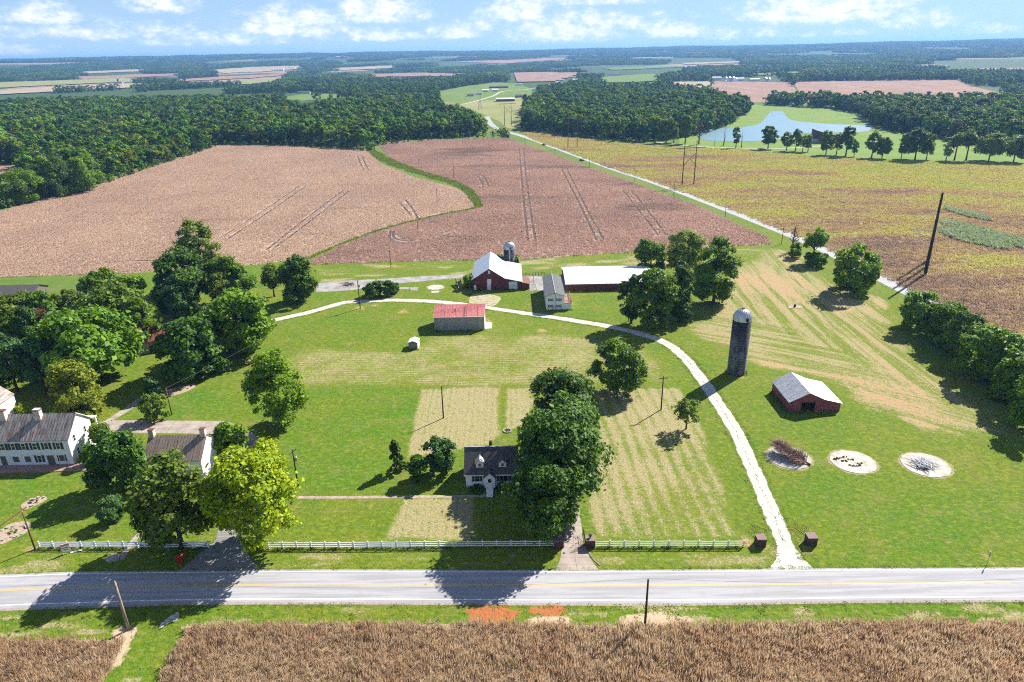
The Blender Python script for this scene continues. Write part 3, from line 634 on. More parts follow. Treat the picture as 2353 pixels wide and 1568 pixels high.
# --- front walk
walk = empty('front_walk', (*G(900, 1143), 0)); tag(walk, kind='structure')
WL = smooth_line(GL([(684, 1143.5), (800, 1143.5), (950, 1142), (1060, 1141), (1132, 1139)]), 9); WP = plain('walk_stone', (0.40, 0.31, 0.25), (0.27, 0.205, 0.165), 1.1, 0.9, 0.2, 0.01)
for i in range(len(WL) - 1):
    d = (WL[i + 1] - WL[i]); c = (WL[i] + WL[i + 1]) / 2 - np.array(walk.location.xy); n_ = np.array([-d[1], d[0]]) / np.linalg.norm(d) * 0.42; e = d * 0.49
    MB().prism([tuple(c - e - n_), tuple(c + e - n_), tuple(c + e + n_), tuple(c - e + n_)], 0, 0.035).build('paving_slab', WP, walk)
# --- courtyard left of the lawn, slab by slab
cy = empty('courtyard', (*G(380, 980), 0)); tag(cy, kind='structure')
def slabgrid(px0, px1, ny, edges_top, edges_bot, nx):
    for i in range(nx):
        for j in range(ny):
            q = []
            for (fi, fj) in ((i, j), (i + 1, j), (i + 1, j + 1), (i, j + 1)):
                a = edges_bot(fi / nx); b = edges_top(fi / nx); q.append(a + (b - a) * fj / ny)
            c = sum(q) / 4; q = [c + (v - c) * 0.975 for v in q]
            MB().prism([tuple(v - np.array(cy.location.xy)) for v in q], 0, 0.03 + 0.004 * ((i * 7 + j * 3) % 3)).build('concrete_slab', CONC, cy)
def pathf(pts):
    P = [np.array(p) for p in GL(pts)]; L = np.cumsum([0] + [np.linalg.norm(b - a) for a, b in zip(P[:-1], P[1:])])
    def f(t):
        s = t * L[-1]; i = min(max(int(np.searchsorted(L, s) - 1), 0), len(P) - 2); k = (s - L[i]) / (L[i + 1] - L[i]); return P[i] + (P[i + 1] - P[i]) * k
    return f
slabgrid(0, 0, 3, pathf([(255, 966), (517, 968)]), pathf([(238, 994), (490, 998)]), 7)
slabgrid(0, 0, 2, pathf([(517, 968), (548, 974), (571, 988), (592, 1006), (605, 1020), (616, 1042), (623, 1064)]), pathf([(492, 997), (516, 1004), (532, 1014), (546, 1028), (556, 1042), (562, 1052), (566, 1062)]), 5)
slabgrid(0, 0, 1, pathf([(241, 968), (262, 954), (284, 940), (310, 922), (331, 907)]), pathf([(256, 968), (274, 958), (298, 944), (322, 926), (340, 911)]), 7)
MB().poly([tuple(Vector(v) - cy.location.xy) for v in GL([(228, 972), (240, 968), (256, 967), (238, 994), (228, 986)])], 0.028).build('slab_corner', CONC, cy)
# asphalt apron and path under the trees by the highway
tag(MB().poly(GL([(405, 1316), (440, 1290), (470, 1262), (497, 1240), (505, 1200), (520, 1150), (545, 1150), (548, 1200), (552, 1243), (572, 1280), (604, 1316)]), 0.027).build('side_drive', ASPHD), kind='structure')
pth = ribbon(MB(), smooth_line(GL([(350, 1192), (340, 1212), (318, 1230), (295, 1258), (278, 1287)])), 0.95, 0.026).build('garden_path', CONC); tag(pth, kind='structure')
# wash of white stone below the verge
tag(MB().poly(smooth_poly(GL([(371, 1432), (392, 1416), (408, 1407), (412, 1418), (404, 1428), (388, 1432), (366, 1446)]), 4), 0.03).build('stone_wash', plain('white_stone', (0.60, 0.60, 0.58), (0.30, 0.29, 0.22), 2.0, 0.9, 0.2, 0.05)), kind='structure')
# old feedlot slabs beside the barn
FL = plain('old_lot_concrete', (0.34, 0.33, 0.32), (0.22, 0.20, 0.185), 0.25, 0.95, 0.1, 0.02)
lot = empty('old_lot', (*G(900, 650), 0)); tag(lot, kind='structure')
for poly in ([(728, 652), (760, 648), (800, 645), (862, 642), (865, 660), (800, 668), (726, 672)], [(866, 642), (960, 636), (1060, 631), (1085, 630), (1085, 636), (1000, 644), (905, 653), (868, 660)],
             [(1200, 636), (1300, 632), (1296, 668), (1218, 668)], [(1300, 612), (1500, 610), (1500, 618), (1300, 622)], [(912, 661), (940, 660), (941, 664), (912, 666)], [(942, 661), (962, 660), (960, 668), (944, 668)]):
    MB().prism([tuple(Vector(v) - lot.location.xy) for v in GL(poly)], 0, 0.03).build('lot_slab', FL, lot)
# --- pond and its banks
def water_mat():
    m, t, out = newmat('pond_water'); p = wpos(t)
    b = t.add('ShaderNodeBump', {'Height': t.noise(t.add('ShaderNodeMapping', {'Vector': p, 'Scale': (0.5, 1.6, 1)}).outputs[0], 0.7, 3), 'Distance': 0.12, 'Strength': 0.9}).outputs[0]
    bs = t.add('ShaderNodeBsdfPrincipled', {'Base Color': (0.13, 0.235, 0.28, 1), 'Roughness': 0.36, 'IOR': 1.33, 'Specular IOR Level': 0.9, 'Normal': b}); t.l.new(bs.outputs[0], out.inputs[0]); return m
pw = [tuple(v) for v in smooth_poly(GL(POND), 6)]
cpx = np.mean(pw, 0)
MEADOW = plain('pond_meadow', (0.115, 0.205, 0.025), (0.16, 0.215, 0.045), 0.05, 0.95, 0.1)
tag(MB().poly(smooth_poly(GL([(1560, 336), (1600, 296), (1680, 285), (1700, 262), (1720, 243), (1790, 240), (1880, 243), (1990, 262), (2010, 285), (2080, 310), (2200, 330), (2353, 345), (2500, 350), (2500, 386), (2353, 376), (1900, 361), (1700, 343)]), 3), 0.006).build('meadow', MEADOW), kind='structure')
BANKM = plain('pond_bank_mud', (0.16, 0.15, 0.075), (0.10, 0.11, 0.05), 0.3, 0.95, 0.1)
tag(MB().poly([tuple(cpx + (np.array(v) - cpx) * 1.018) for v in pw], 0.012).build('pond_bank', BANKM), kind='structure')
tag(MB().poly(pw, 0.02).build('pond', water_mat()), kind='structure')

# --- distant fields
def field_mat(name, c, c2, c3, s=0.02):
    m, t, out = newmat(name); p = wpos(t)
    st = t.add('ShaderNodeMapping', {'Vector': p, 'Scale': (1.0, 0.35, 1.0), 'Rotation': (0, 0, 0.35)}).outputs[0]
    cc = t.mix(t.sstep(t.noise(st, s, 5, 0.6), 0.36, 0.66), c, c2)
    cc = t.mix(t.m('MULTIPLY', t.sstep(t.noise(p, s * 9, 4, 0.65), 0.5, 0.72), 0.6), cc, c3)
    bsdf(t, out, cc, 0.95, 0.05, t.noise(p, 1.2, 3), 0.25, 0.8); return m
PINK = field_mat('ripe_field_far', (0.25, 0.155, 0.115), (0.30, 0.20, 0.145), (0.19, 0.115, 0.085))
TANF = field_mat('stubble_far', (0.36, 0.29, 0.195), (0.29, 0.245, 0.16), (0.27, 0.20, 0.14))
PAST = field_mat('pasture_far', (0.115, 0.185, 0.035), (0.15, 0.195, 0.055), (0.10, 0.15, 0.035))
DRYP = field_mat('dry_pasture', (0.26, 0.25, 0.105), (0.21, 0.225, 0.08), (0.18, 0.18, 0.07))
FARF = [  # outline, material, name
    ([(1636, 187), (1816, 189), (1836, 216), (1850, 232), (1726, 236), (1700, 222), (1636, 210)], PINK, 'far_field'),
    ([(1822, 189), (1900, 187), (2196, 184), (2241, 200), (2360, 228), (2480, 240), (2480, 252), (2353, 240), (2026, 236), (1916, 234), (1852, 232), (1838, 214)], PINK, 'far_field'),
    ([(2240, 186), (2353, 180), (2480, 178), (2480, 192), (2353, 189), (2290, 192)], TANF, 'far_field'),
    ([(1530, 188), (1632, 187), (1634, 206), (1560, 207)], TANF, 'far_field'),
    ([(-150, 214), (10, 208), (160, 200), (312, 193), (318, 203), (200, 209), (10, 219), (-150, 228)], TANF, 'far_field'),
    ([(-100, 196), (0, 191), (125, 187), (300, 180), (330, 188), (150, 196), (0, 204), (-100, 210)], DRYP, 'far_field'),
    ([(370, 187), (500, 178), (655, 170), (680, 173), (560, 182), (380, 191)], PINK, 'far_field'),
    ([(470, 163), (560, 156), (690, 152), (695, 159), (600, 166), (500, 170)], TANF, 'far_field'),
    ([(160, 178), (420, 170), (425, 174), (180, 184)], PINK, 'far_field'),
    ([(836, 172), (958, 169), (1073, 171), (1075, 176), (980, 177), (838, 179)], PINK, 'far_field'),
    ([(1165, 169), (1242, 167), (1331, 169), (1300, 180), (1264, 190), (1168, 191)], PINK, 'far_field'),
    ([(1316, 187), (1400, 178), (1496, 171), (1540, 176), (1500, 188), (1440, 192), (1330, 194)], PAST, 'far_pasture'),
    ([(1000, 212), (1060, 200), (1141, 189), (1192, 193), (1222, 205), (1222, 222), (1110, 232), (1058, 239), (1010, 232)], PAST, 'far_pasture'),
    ([(1056, 240), (1110, 233), (1212, 221), (1218, 240), (1204, 280), (1196, 296), (1163, 294), (1150, 280)], DRYP, 'dry_pasture'),
    ([(640, 226), (700, 215), (790, 216), (810, 222), (700, 232)], PAST, 'far_pasture'),
    ([(1720, 172), (1840, 166), (1850, 170), (1740, 176)], PAST, 'far_pasture'),
    ([(2010, 158), (2090, 155), (2095, 159), (2020, 162)], PAST, 'far_pasture'),
    ([(-60, 378), (72, 378), (40, 392), (0, 412), (-60, 440)], PINK, 'far_field'),
    ([(1019, 143), (1235, 136), (1330, 134), (1152, 148)], PINK, 'far_field'),
    ([(330, 196), (520, 189), (640, 181), (660, 186), (560, 196), (340, 204)], DRYP, 'far_field'),
    ([(180, 166), (330, 160), (345, 164), (190, 171)], TANF, 'far_field'),
    ([(760, 158), (900, 152), (915, 157), (780, 163)], TANF, 'far_field'),
    ([(1380, 158), (1560, 152), (1570, 156), (1400, 163)], PAST, 'far_pasture'),
    ([(1560, 146), (1700, 142), (1705, 145), (1570, 150)], TANF, 'far_field'),
    ([(820, 198), (920, 192), (935, 199), (840, 206)], PAST, 'far_pasture'),
]
def ground_at(px, py):
    """where a line of sight meets the land"""
    d = ray(px, py)
    if d[2] > -1e-4: return None
    t = -CAM_H / d[2]; p = np.array([d[0] * t, d[1] * t])
    if np.hypot(*p) < 2200: return np.array([p[0], p[1], 0.0])
    lo, hi = 2000.0, 16000.0; n = math.hypot(d[0], d[1])
    for r in np.linspace(2000, 15000, 500):
        x, y = d[0] / n * r, d[1] / n * r
        if CAM_H + d[2] / n * r < float(hterr(x, y)): return np.array([x, y, float(hterr(x, y))])
    return None
FARW = []
for i, (poly, m, nm) in enumerate(FARF):
    P = [ground_at(*p) for p in poly]; P = [p for p in P if p is not None]
    w = [tuple(p[:2]) for p in P]; FARW.append(w)
    far = max(np.hypot(*p) for p in w)
    if far < 2300: o = MB().poly(w, 0.02).build(nm, m)
    else:                                                            # drape it over the rolling land
        xs = [p[0] for p in w]; ys = [p[1] for p in w]; st = max(20.0, (max(ys) - min(ys)) / 40, (max(xs) - min(xs)) / 60)
        gx, gy = np.meshgrid(np.arange(min(xs), max(xs), st), np.arange(min(ys), max(ys), st), indexing='ij')
        ins = inpoly(gx, gy, w)
        Z_ = hterr(gx, gy) * (np.hypot(gx, gy) > 2200) + 2.5; n, k = gx.shape; idx = np.arange(n * k).reshape(n, k)
        kp = ins[:-1, :-1]; Fq = np.stack([idx[:-1, :-1], idx[1:, :-1], idx[1:, 1:], idx[:-1, 1:]], -1)[kp]
        if len(Fq) == 0: continue
        us = np.unique(Fq); rm = np.full(n * k, -1); rm[us] = np.arange(len(us))
        o = link(nm, npmesh(nm, np.stack([gx, gy, Z_], -1).reshape(-1, 3)[us], rm[Fq], m, True))
    tag(o, kind='structure')
# ------------------------------------------------------------------ scattering (only for what nobody could count)
def scatter_group(name, protos):
    ng = bpy.data.node_groups.new(name, 'GeometryNodeTree')
    ng.interface.new_socket('Geometry', in_out='INPUT', socket_type='NodeSocketGeometry')
    ng.interface.new_socket('Geometry', in_out='OUTPUT', socket_type='NodeSocketGeometry')
    N = ng.nodes; L = ng.links
    gi = N.new('NodeGroupInput'); go = N.new('NodeGroupOutput'); jn = N.new('GeometryNodeJoinGeometry')
    def named(n, ty):
        a = N.new('GeometryNodeInputNamedAttribute'); a.data_type = ty; a.inputs[0].default_value = n; return a.outputs[0]
    rot = named('rot', 'FLOAT'); scl = named('scl', 'FLOAT_VECTOR'); pid = named('pid', 'INT')
    cx = N.new('ShaderNodeCombineXYZ'); L.new(rot, cx.inputs[2])
    for i, ob in enumerate(protos):
        oi = N.new('GeometryNodeObjectInfo'); oi.inputs[0].default_value = ob; oi.transform_space = 'ORIGINAL'; oi.inputs['As Instance'].default_value = True
        cm = N.new('FunctionNodeCompare'); cm.data_type = 'INT'; cm.operation = 'EQUAL'
        ia = [s for s in cm.inputs if s.enabled and s.type == 'INT']
        L.new(pid, ia[0]); ia[1].default_value = i
        ip = N.new('GeometryNodeInstanceOnPoints'); L.new(gi.outputs[0], ip.inputs['Points']); L.new(cm.outputs[0], ip.inputs['Selection'])
        L.new(oi.outputs['Geometry'], ip.inputs['Instance']); L.new(cx.outputs[0], ip.inputs['Rotation']); L.new(scl, ip.inputs['Scale'])
        L.new(ip.outputs[0], jn.inputs[0])
    L.new(jn.outputs[0], go.inputs[0])
    return ng
def scatter(name, ng, P, rot, scl, pid):
    me = bpy.data.meshes.new(name); me.vertices.add(len(P)); me.vertices.foreach_set('co', np.asarray(P, np.float32).ravel())
    for n, ty, arr, key in (('rot', 'FLOAT', rot, 'value'), ('scl', 'FLOAT_VECTOR', scl, 'vector'), ('pid', 'INT', pid, 'value')):
        a = me.attributes.new(n, ty, 'POINT'); a.data.foreach_set(key, np.asarray(arr, np.int32 if ty == 'INT' else np.float32).ravel())
    o = link(name, me); md = o.modifiers.new('scatter', 'NODES'); md.node_group = ng
    tag(o, kind='stuff'); return o

def blades(n, size, h, w, lean, seed, side=0.5, wind=(0, 0)):
    r = np.random.default_rng(seed); V = []; Fq = []
    for i in range(n):
        x, y = (r.random(2) - .5) * size; hh = r.uniform(*h); ww = r.uniform(*w); a = r.uniform(0, 2 * np.pi); d = np.array([np.cos(a), np.sin(a)]) * ww / 2
        l = r.normal(0, lean, 2) + np.array(wind) * hh; o = len(V)
        V += [(x - d[0] * .5, y - d[1] * .5, 0), (x + d[0] * .5, y + d[1] * .5, 0), (x + d[0] + l[0] * .5, y + d[1] + l[1] * .5, hh * .6), (x + d[0] * side * .4 + l[0], y + d[1] * side * .4 + l[1], hh), (x - d[0] * side + l[0] * .9, y - d[1] * side + l[1] * .9, hh * .93), (x - d[0] + l[0] * .5, y - d[1] + l[1] * .5, hh * .6)]
        Fq += [(o, o + 1, o + 2, o + 5), (o + 5, o + 2, o + 3, o + 4)]
    return np.array(V), np.array(Fq)
def crop_mat(name, fn, trans=0.4):
    m, t, out = newmat(name); g = t.add('ShaderNodeNewGeometry'); p = g.outputs['Position']
    cc = fn(t, p, g.outputs['Random Per Island'])
    b = t.add('ShaderNodeBsdfPrincipled', {'Base Color': cc, 'Roughness': 0.8, 'Specular IOR Level': 0.15}); tr = t.add('ShaderNodeBsdfTranslucent', {'Color': cc})
    mx = t.add('ShaderNodeMixShader', {0: trans, 1: b.outputs[0], 2: tr.outputs[0]}); t.l.new(mx.outputs[0], out.inputs[0]); return m
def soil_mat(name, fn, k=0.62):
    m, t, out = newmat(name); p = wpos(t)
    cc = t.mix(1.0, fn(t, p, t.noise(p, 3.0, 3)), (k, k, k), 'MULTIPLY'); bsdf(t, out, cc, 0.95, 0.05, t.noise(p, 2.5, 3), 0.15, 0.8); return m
def bands(t, p, s, sx=1.0, sy=1.0, rot=0.0, d=5, r=0.6):
    return t.noise(t.add('ShaderNodeMapping', {'Vector': p, 'Scale': (sx, sy, 0.0), 'Rotation': (0, 0, rot)}).outputs[0], s, d, r)
def fn_bl(t, p, ri):
    a = bands(t, p, 0.02, 1.0, 0.6, 0.6); b = bands(t, p, 0.06, 0.25, 1.0, -0.9)
    c = t.mix(t.sstep(a, 0.35, 0.65), (0.60, 0.445, 0.33), (0.52, 0.375, 0.285))
    c = t.mix(t.m('MULTIPLY', t.sstep(b, 0.55, 0.75), 0.5), c, (0.38, 0.25, 0.185))
    return t.mix(t.m('MULTIPLY', ri, 0.35), c, (0.76, 0.60, 0.46))
def fn_br(t, p, ri):
    a = bands(t, p, 0.022, 0.7, 0.9, 0.4); b = bands(t, p, 0.016, 0.5, 1.4, 0.25, 4, 0.55)
    c = t.mix(t.sstep(a, 0.35, 0.66), (0.50, 0.335, 0.26), (0.40, 0.265, 0.21))
    c = t.mix(t.m('MULTIPLY', t.sstep(b, 0.56, 0.70), 0.72), c, (0.17, 0.125, 0.095))
    return t.mix(t.m('MULTIPLY', ri, 0.3), c, (0.70, 0.52, 0.41))
def fn_ye(t, p, ri):
    s = t.add('ShaderNodeSeparateXYZ', {0: p}).outputs
    a = bands(t, p, 0.014, 0.6, 1.5, 0.5, 5, 0.62); b = bands(t, p, 0.035, 0.5, 1.5, 0.5, 5, 0.66); c_ = bands(t, p, 0.3, 1, 1, 0, 3)
    grad = t.m('ADD', t.m('MULTIPLY', t.sstep(t.m('SUBTRACT', s[1], t.m('MULTIPLY', s[0], 0.2)), 180.0, 460.0), 0.27), t.m('MULTIPLY', t.sstep(s[0], 90.0, 300.0), 0.14))
    v = t.m('ADD', t.m('ADD', t.m('MULTIPLY', t.m('SUBTRACT', a, 0.5), 1.25), t.m('MULTIPLY', t.m('SUBTRACT', b, 0.5), 1.15)), t.m('ADD', t.m('ADD', grad, 0.55), t.m('MULTIPLY', t.m('SUBTRACT', c_, 0.5), 0.35)))
    c = t.ramp(v, [(0.50, (0.33, 0.22, 0.165)), (0.68, (0.46, 0.33, 0.18)), (0.80, (0.48, 0.40, 0.15)), (0.92, (0.50, 0.47, 0.13)), (1.0, (0.42, 0.45, 0.11))])
    return t.mix(t.m('MULTIPLY', ri, 0.25), c, (0.55, 0.47, 0.22))
def fn_nc(t, p, ri):
    a = bands(t, p, 0.07, 1, 1, 0.2); b = bands(t, p, 0.30, 1, 1, 0.0)
    c = t.mix(t.sstep(a, 0.42, 0.58), (0.49, 0.36, 0.225), (0.42, 0.265, 0.15))
    c = t.mix(t.m('MULTIPLY', t.sstep(b, 0.5, 0.7), 0.55), c, (0.32, 0.22, 0.145))
    c = t.mix(t.m('MULTIPLY', t.sstep(t.noise(p, 0.22, 3), 0.66, 0.74), 0.6), c, (0.20, 0.21, 0.05))
    return t.mix(t.m('MULTIPLY', ri, 0.6), c, (0.68, 0.54, 0.37))
def fn_ww(t, p, ri):
    return t.mix(ri, t.mix(t.sstep(t.noise(p, 0.15, 3), .35, .65), (0.12, 0.20, 0.022), (0.25, 0.26, 0.05)), (0.20, 0.27, 0.04))
def fn_so(t, p, ri):
    return t.mix(ri, (0.17, 0.27, 0.12), (0.44, 0.47, 0.27))
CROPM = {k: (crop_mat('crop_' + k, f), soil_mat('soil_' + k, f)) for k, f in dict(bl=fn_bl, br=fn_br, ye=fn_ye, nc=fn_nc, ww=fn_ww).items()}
SORG = crop_mat('sorghum', fn_so)
# field sheets
fields = {}
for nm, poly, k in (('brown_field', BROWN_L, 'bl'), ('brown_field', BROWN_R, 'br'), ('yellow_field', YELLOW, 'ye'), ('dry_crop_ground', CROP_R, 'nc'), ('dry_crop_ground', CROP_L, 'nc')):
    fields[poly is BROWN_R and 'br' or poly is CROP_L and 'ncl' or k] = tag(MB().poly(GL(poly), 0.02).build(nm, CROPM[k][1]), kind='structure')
WWG = ribbon(MB(), smooth_line(GL(WATERWAY)), [11, 11, 11, 10.5, 10.5, 10, 10, 10, 10, 9.5, 9, 9, 8.5, 8.5, 8, 8, 8] + [7.5] * 8 + [7.5] * 8 + [4.5] * 60, 0.03)
def waterway():
    L = smooth_line(GL(WATERWAY)); n = len(L); w = [(9.5 - 5.5 * sst(i / n, .25, .5) - 1.9 * sst(i / n, .5, .6)) * (1 + .35 * math.sin(i * 1.7) * math.sin(i * .6)) for i in range(n)]
    o = ribbon(MB(), L[:int(n * .56)], w[:int(n * .56)], 0.03).build('grass_waterway', CROPM['ww'][1]); tag(o, kind='structure'); return L, w
WWL, WWW = waterway()
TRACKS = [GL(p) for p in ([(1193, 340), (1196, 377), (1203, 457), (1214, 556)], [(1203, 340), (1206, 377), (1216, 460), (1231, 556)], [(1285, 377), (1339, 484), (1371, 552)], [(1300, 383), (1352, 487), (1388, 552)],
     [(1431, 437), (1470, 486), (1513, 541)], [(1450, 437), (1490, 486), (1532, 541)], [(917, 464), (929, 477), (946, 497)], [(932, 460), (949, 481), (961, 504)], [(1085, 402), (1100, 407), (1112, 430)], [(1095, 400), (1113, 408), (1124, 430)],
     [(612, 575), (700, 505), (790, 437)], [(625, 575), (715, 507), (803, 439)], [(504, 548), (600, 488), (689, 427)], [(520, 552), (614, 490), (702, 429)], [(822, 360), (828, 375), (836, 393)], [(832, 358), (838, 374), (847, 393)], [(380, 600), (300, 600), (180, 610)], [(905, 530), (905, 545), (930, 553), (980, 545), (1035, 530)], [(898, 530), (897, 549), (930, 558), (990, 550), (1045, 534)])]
TRM = plain('shade_toned_track_soil', (0.10, 0.07, 0.055), (0.06, 0.042, 0.034), 1.5, .95, .1)  # track soil coloured dark to stand in for shade between the tall crops
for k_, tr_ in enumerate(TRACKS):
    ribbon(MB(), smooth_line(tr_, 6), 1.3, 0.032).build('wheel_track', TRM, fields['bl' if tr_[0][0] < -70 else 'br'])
def pts_in(poly, step, jit=0.5, margin=40):
    w = GL(poly); xs = [p[0] for p in w]; ys = [p[1] for p in w]
    gx, gy = np.meshgrid(np.arange(min(xs), max(xs), step), np.arange(min(ys), max(ys), step), indexing='ij')
    gx = gx + rng.uniform(-jit, jit, gx.shape) * step; gy = gy + rng.uniform(-jit, jit, gy.shape) * step
    px, py = Pv(gx, gy); k = inpoly(px, py, poly) & (px > -margin) & (px < W + margin) & (py < HH + 110)
    return gx[k], gy[k]
def crop_scatter(name, poly, step, proto_mesh_args, k, zs=(.8, 1.2), holes=True, hole_r=0.0, mat=None, jit=.5, keep=None):
    protos = []
    for i, a in enumerate(proto_mesh_args):
        V, Fq = blades(*a); protos.append(bpy.data.objects.new(name + '_patch', npmesh(name + '_patch', V, Fq, mat or CROPM[k][0])))
    x, y = pts_in(poly, step, jit)
    kp = np.ones(len(x), bool)
    if holes:
        for tr in TRACKS: kp &= segdist(x, y, tr) > hole_r
        dw = segdist(x, y, [tuple(p) for p in WWL]); kp &= dw > np.interp(y, [270, 375, 400, 640], [1.2, 1.7, 3.4, 4.6])
    if keep is not None: kp &= keep(x, y)
    x, y = x[kp], y[kp]; n = len(x)
    s = rng.uniform(*zs, n) * (0.8 + .5 * fbm(x, y, 14, 55, 3)) * (1.0 if k != 'nc' else (.45 + 1.1 * fbm(x, y, 3.5, 57, 3)))
    sc_ = np.stack([np.ones(n), np.ones(n), s], -1)
    ng = scatter_group(name + '_scatter', protos)
    return scatter(name, ng, np.stack([x, y, np.full(n, 0.02)], -1), rng.integers(0, 4, n) * (np.pi / 2) + rng.normal(0, .15, n), sc_, rng.integers(0, len(protos), n))
crop_scatter('ripe_soybean_plants', BROWN_L, 1.9, [(40, 2.3, (.42, .6), (.14, .30), .12, 11), (40, 2.3, (.42, .6), (.14, .30), .12, 12)], 'bl', hole_r=1.05)
crop_scatter('ripe_soybean_plants', BROWN_R, 1.7, [(40, 2.0, (.42, .6), (.12, .28), .12, 13), (40, 2.0, (.42, .6), (.12, .28), .12, 14)], 'br', hole_r=1.0)
crop_scatter('yellowing_soybean_plants', YELLOW, 2.1, [(40, 2.6, (.4, .62), (.18, .36), .15, 15), (40, 2.6, (.4, .62), (.18, .36), .15, 16)], 'ye', holes=False, zs=(.75, 1.25))
for nm, poly in (('dry_crop_plants', CROP_R), ('dry_crop_plants', CROP_L)):
    crop_scatter(nm, poly, 0.62, [(16, .85, (.75, 1.25), (.05, .15), .14, 17, .5, (-.1, .1)), (16, .85, (.75, 1.25), (.05, .15), .14, 18, .5, (-.1, .1)), (15, .85, (.6, 1.05), (.06, .16), .2, 19)], 'nc', holes=False, zs=(.75, 1.15))
crop_scatter('waterway_weeds', [(840, 340), (900, 350), (1075, 415), (1112, 470), (1100, 492), (720, 612), (690, 600), (800, 540), (1060, 470), (960, 410), (870, 385)], 1.3, [(18, 1.8, (.25, .75), (.2, .45), .25, 20), (18, 1.8, (.2, .6), (.2, .45), .25, 21)], 'ww', holes=False, zs=(.5, 1.2), keep=lambda x, y: segdist(x, y, [tuple(p) for p in WWL]) < np.interp(y, [270, 375, 400, 640], [.7, 1.2, 3.6, 5.2]) * (.4 + 1.2 * fbm(x, y, 9, 91, 2)))
def tufts(name, lines, per_m, wid, k='ww', h=(.12, .4), seed=1):
    pr = []
    for i in range(2): V, Fq = blades(12, .7, h, (.06, .16), .12, seed * 10 + i); pr.append(bpy.data.objects.new('tuft', npmesh('tuft', V, Fq, CROPM[k][0])))
    P = []
    for line in lines:
        line = [np.array(p, float)[:2] for p in line]
        for a, b in zip(line[:-1], line[1:]):
            L = np.linalg.norm(b - a); n = rng.poisson(L * per_m)
            for _ in range(n): P.append(a + (b - a) * rng.random() + rng.normal(0, wid, 2))
    P = np.array(P); px, py = Pv(P[:, 0], P[:, 1]); P = P[(px > -60) & (px < W + 60) & (py < HH + 60)]; n = len(P); s = rng.uniform(.5, 1.4, n)
    return scatter(name, scatter_group(name + '_scatter', pr), np.stack([P[:, 0], P[:, 1], np.full(n, .01)], -1), rng.uniform(0, 6.28, n), np.stack([s, s, s * rng.uniform(.6, 1.2, n)], -1), rng.integers(0, 2, n))
tufts('verge_tufts', [lerp_lines(-0.11), lerp_lines(1.21)], 2.2, .12, seed=31, h=(.03, .10))
tufts('verge_tufts', [lerp_lines(1.45), lerp_lines(1.75), lerp_lines(2.0)], 1.2, .7, seed=32, h=(.04, .14))
GDN = [np.array([-(b - a)[1], (b - a)[0]]) / np.linalg.norm(b - a) for a, b in zip(GDL[:-1], GDL[1:])]
tufts('drive_edge_tufts', [[p + n_ * 2.0 for p, n_ in zip(GDL[8:], GDN[8:])], [p - n_ * 2.0 for p, n_ in zip(GDL[8:], GDN[8:])]], 2.2, .22, seed=33, h=(.03, .10))
tufts('fence_tufts', [GL([(90, 1260), (480, 1260)]), GL([(618, 1262), (1273, 1257)]), GL([(1367, 1258), (1708, 1258)])], 3.0, .2, seed=34, h=(.12, .4))
tufts('wall_tufts', [[(-13.8, 236), (6.5, 236)], [(-23.6, 197.2), (-8.4, 197.2)], [(63.3, 141.8), (75.5, 141.8)], [(63.3, 141.8), (63.3, 152.8)], [(19.4, 233.2), (45, 233.2)], [(11.2, 213.8), (19.9, 213.8)], [(-9.5, 114.0), (.6, 114.0)], [(-29.8, 183.4), (-26.8, 183.4)]] + [[(58.2 + 2.5 * math.cos(a), 164 + 2.5 * math.sin(a)) for a in np.linspace(0, 6.28, 16)]], 3.5, .18, seed=35, h=(.15, .5))
for nm, poly in (('sorghum_strip', [(2155, 507), (2200, 512), (2290, 535), (2353, 552), (2420, 570), (2420, 588), (2353, 575), (2260, 550), (2190, 528), (2160, 517)]), ('sorghum_strip', [(2152, 524), (2210, 532), (2300, 562), (2330, 574), (2290, 574), (2210, 557), (2160, 540)]), ('sorghum_strip', [(2170, 478), (2230, 490), (2280, 506), (2278, 510), (2220, 500), (2168, 483)])):
    crop_scatter(nm, poly, 1.5, [(22, 1.4, (1.1, 2.0), (.16, .32), .3, 22), (22, 1.4, (1.0, 1.8), (.16, .32), .3, 23)], 'ww', holes=False, zs=(.7, 1.1), mat=SORG)

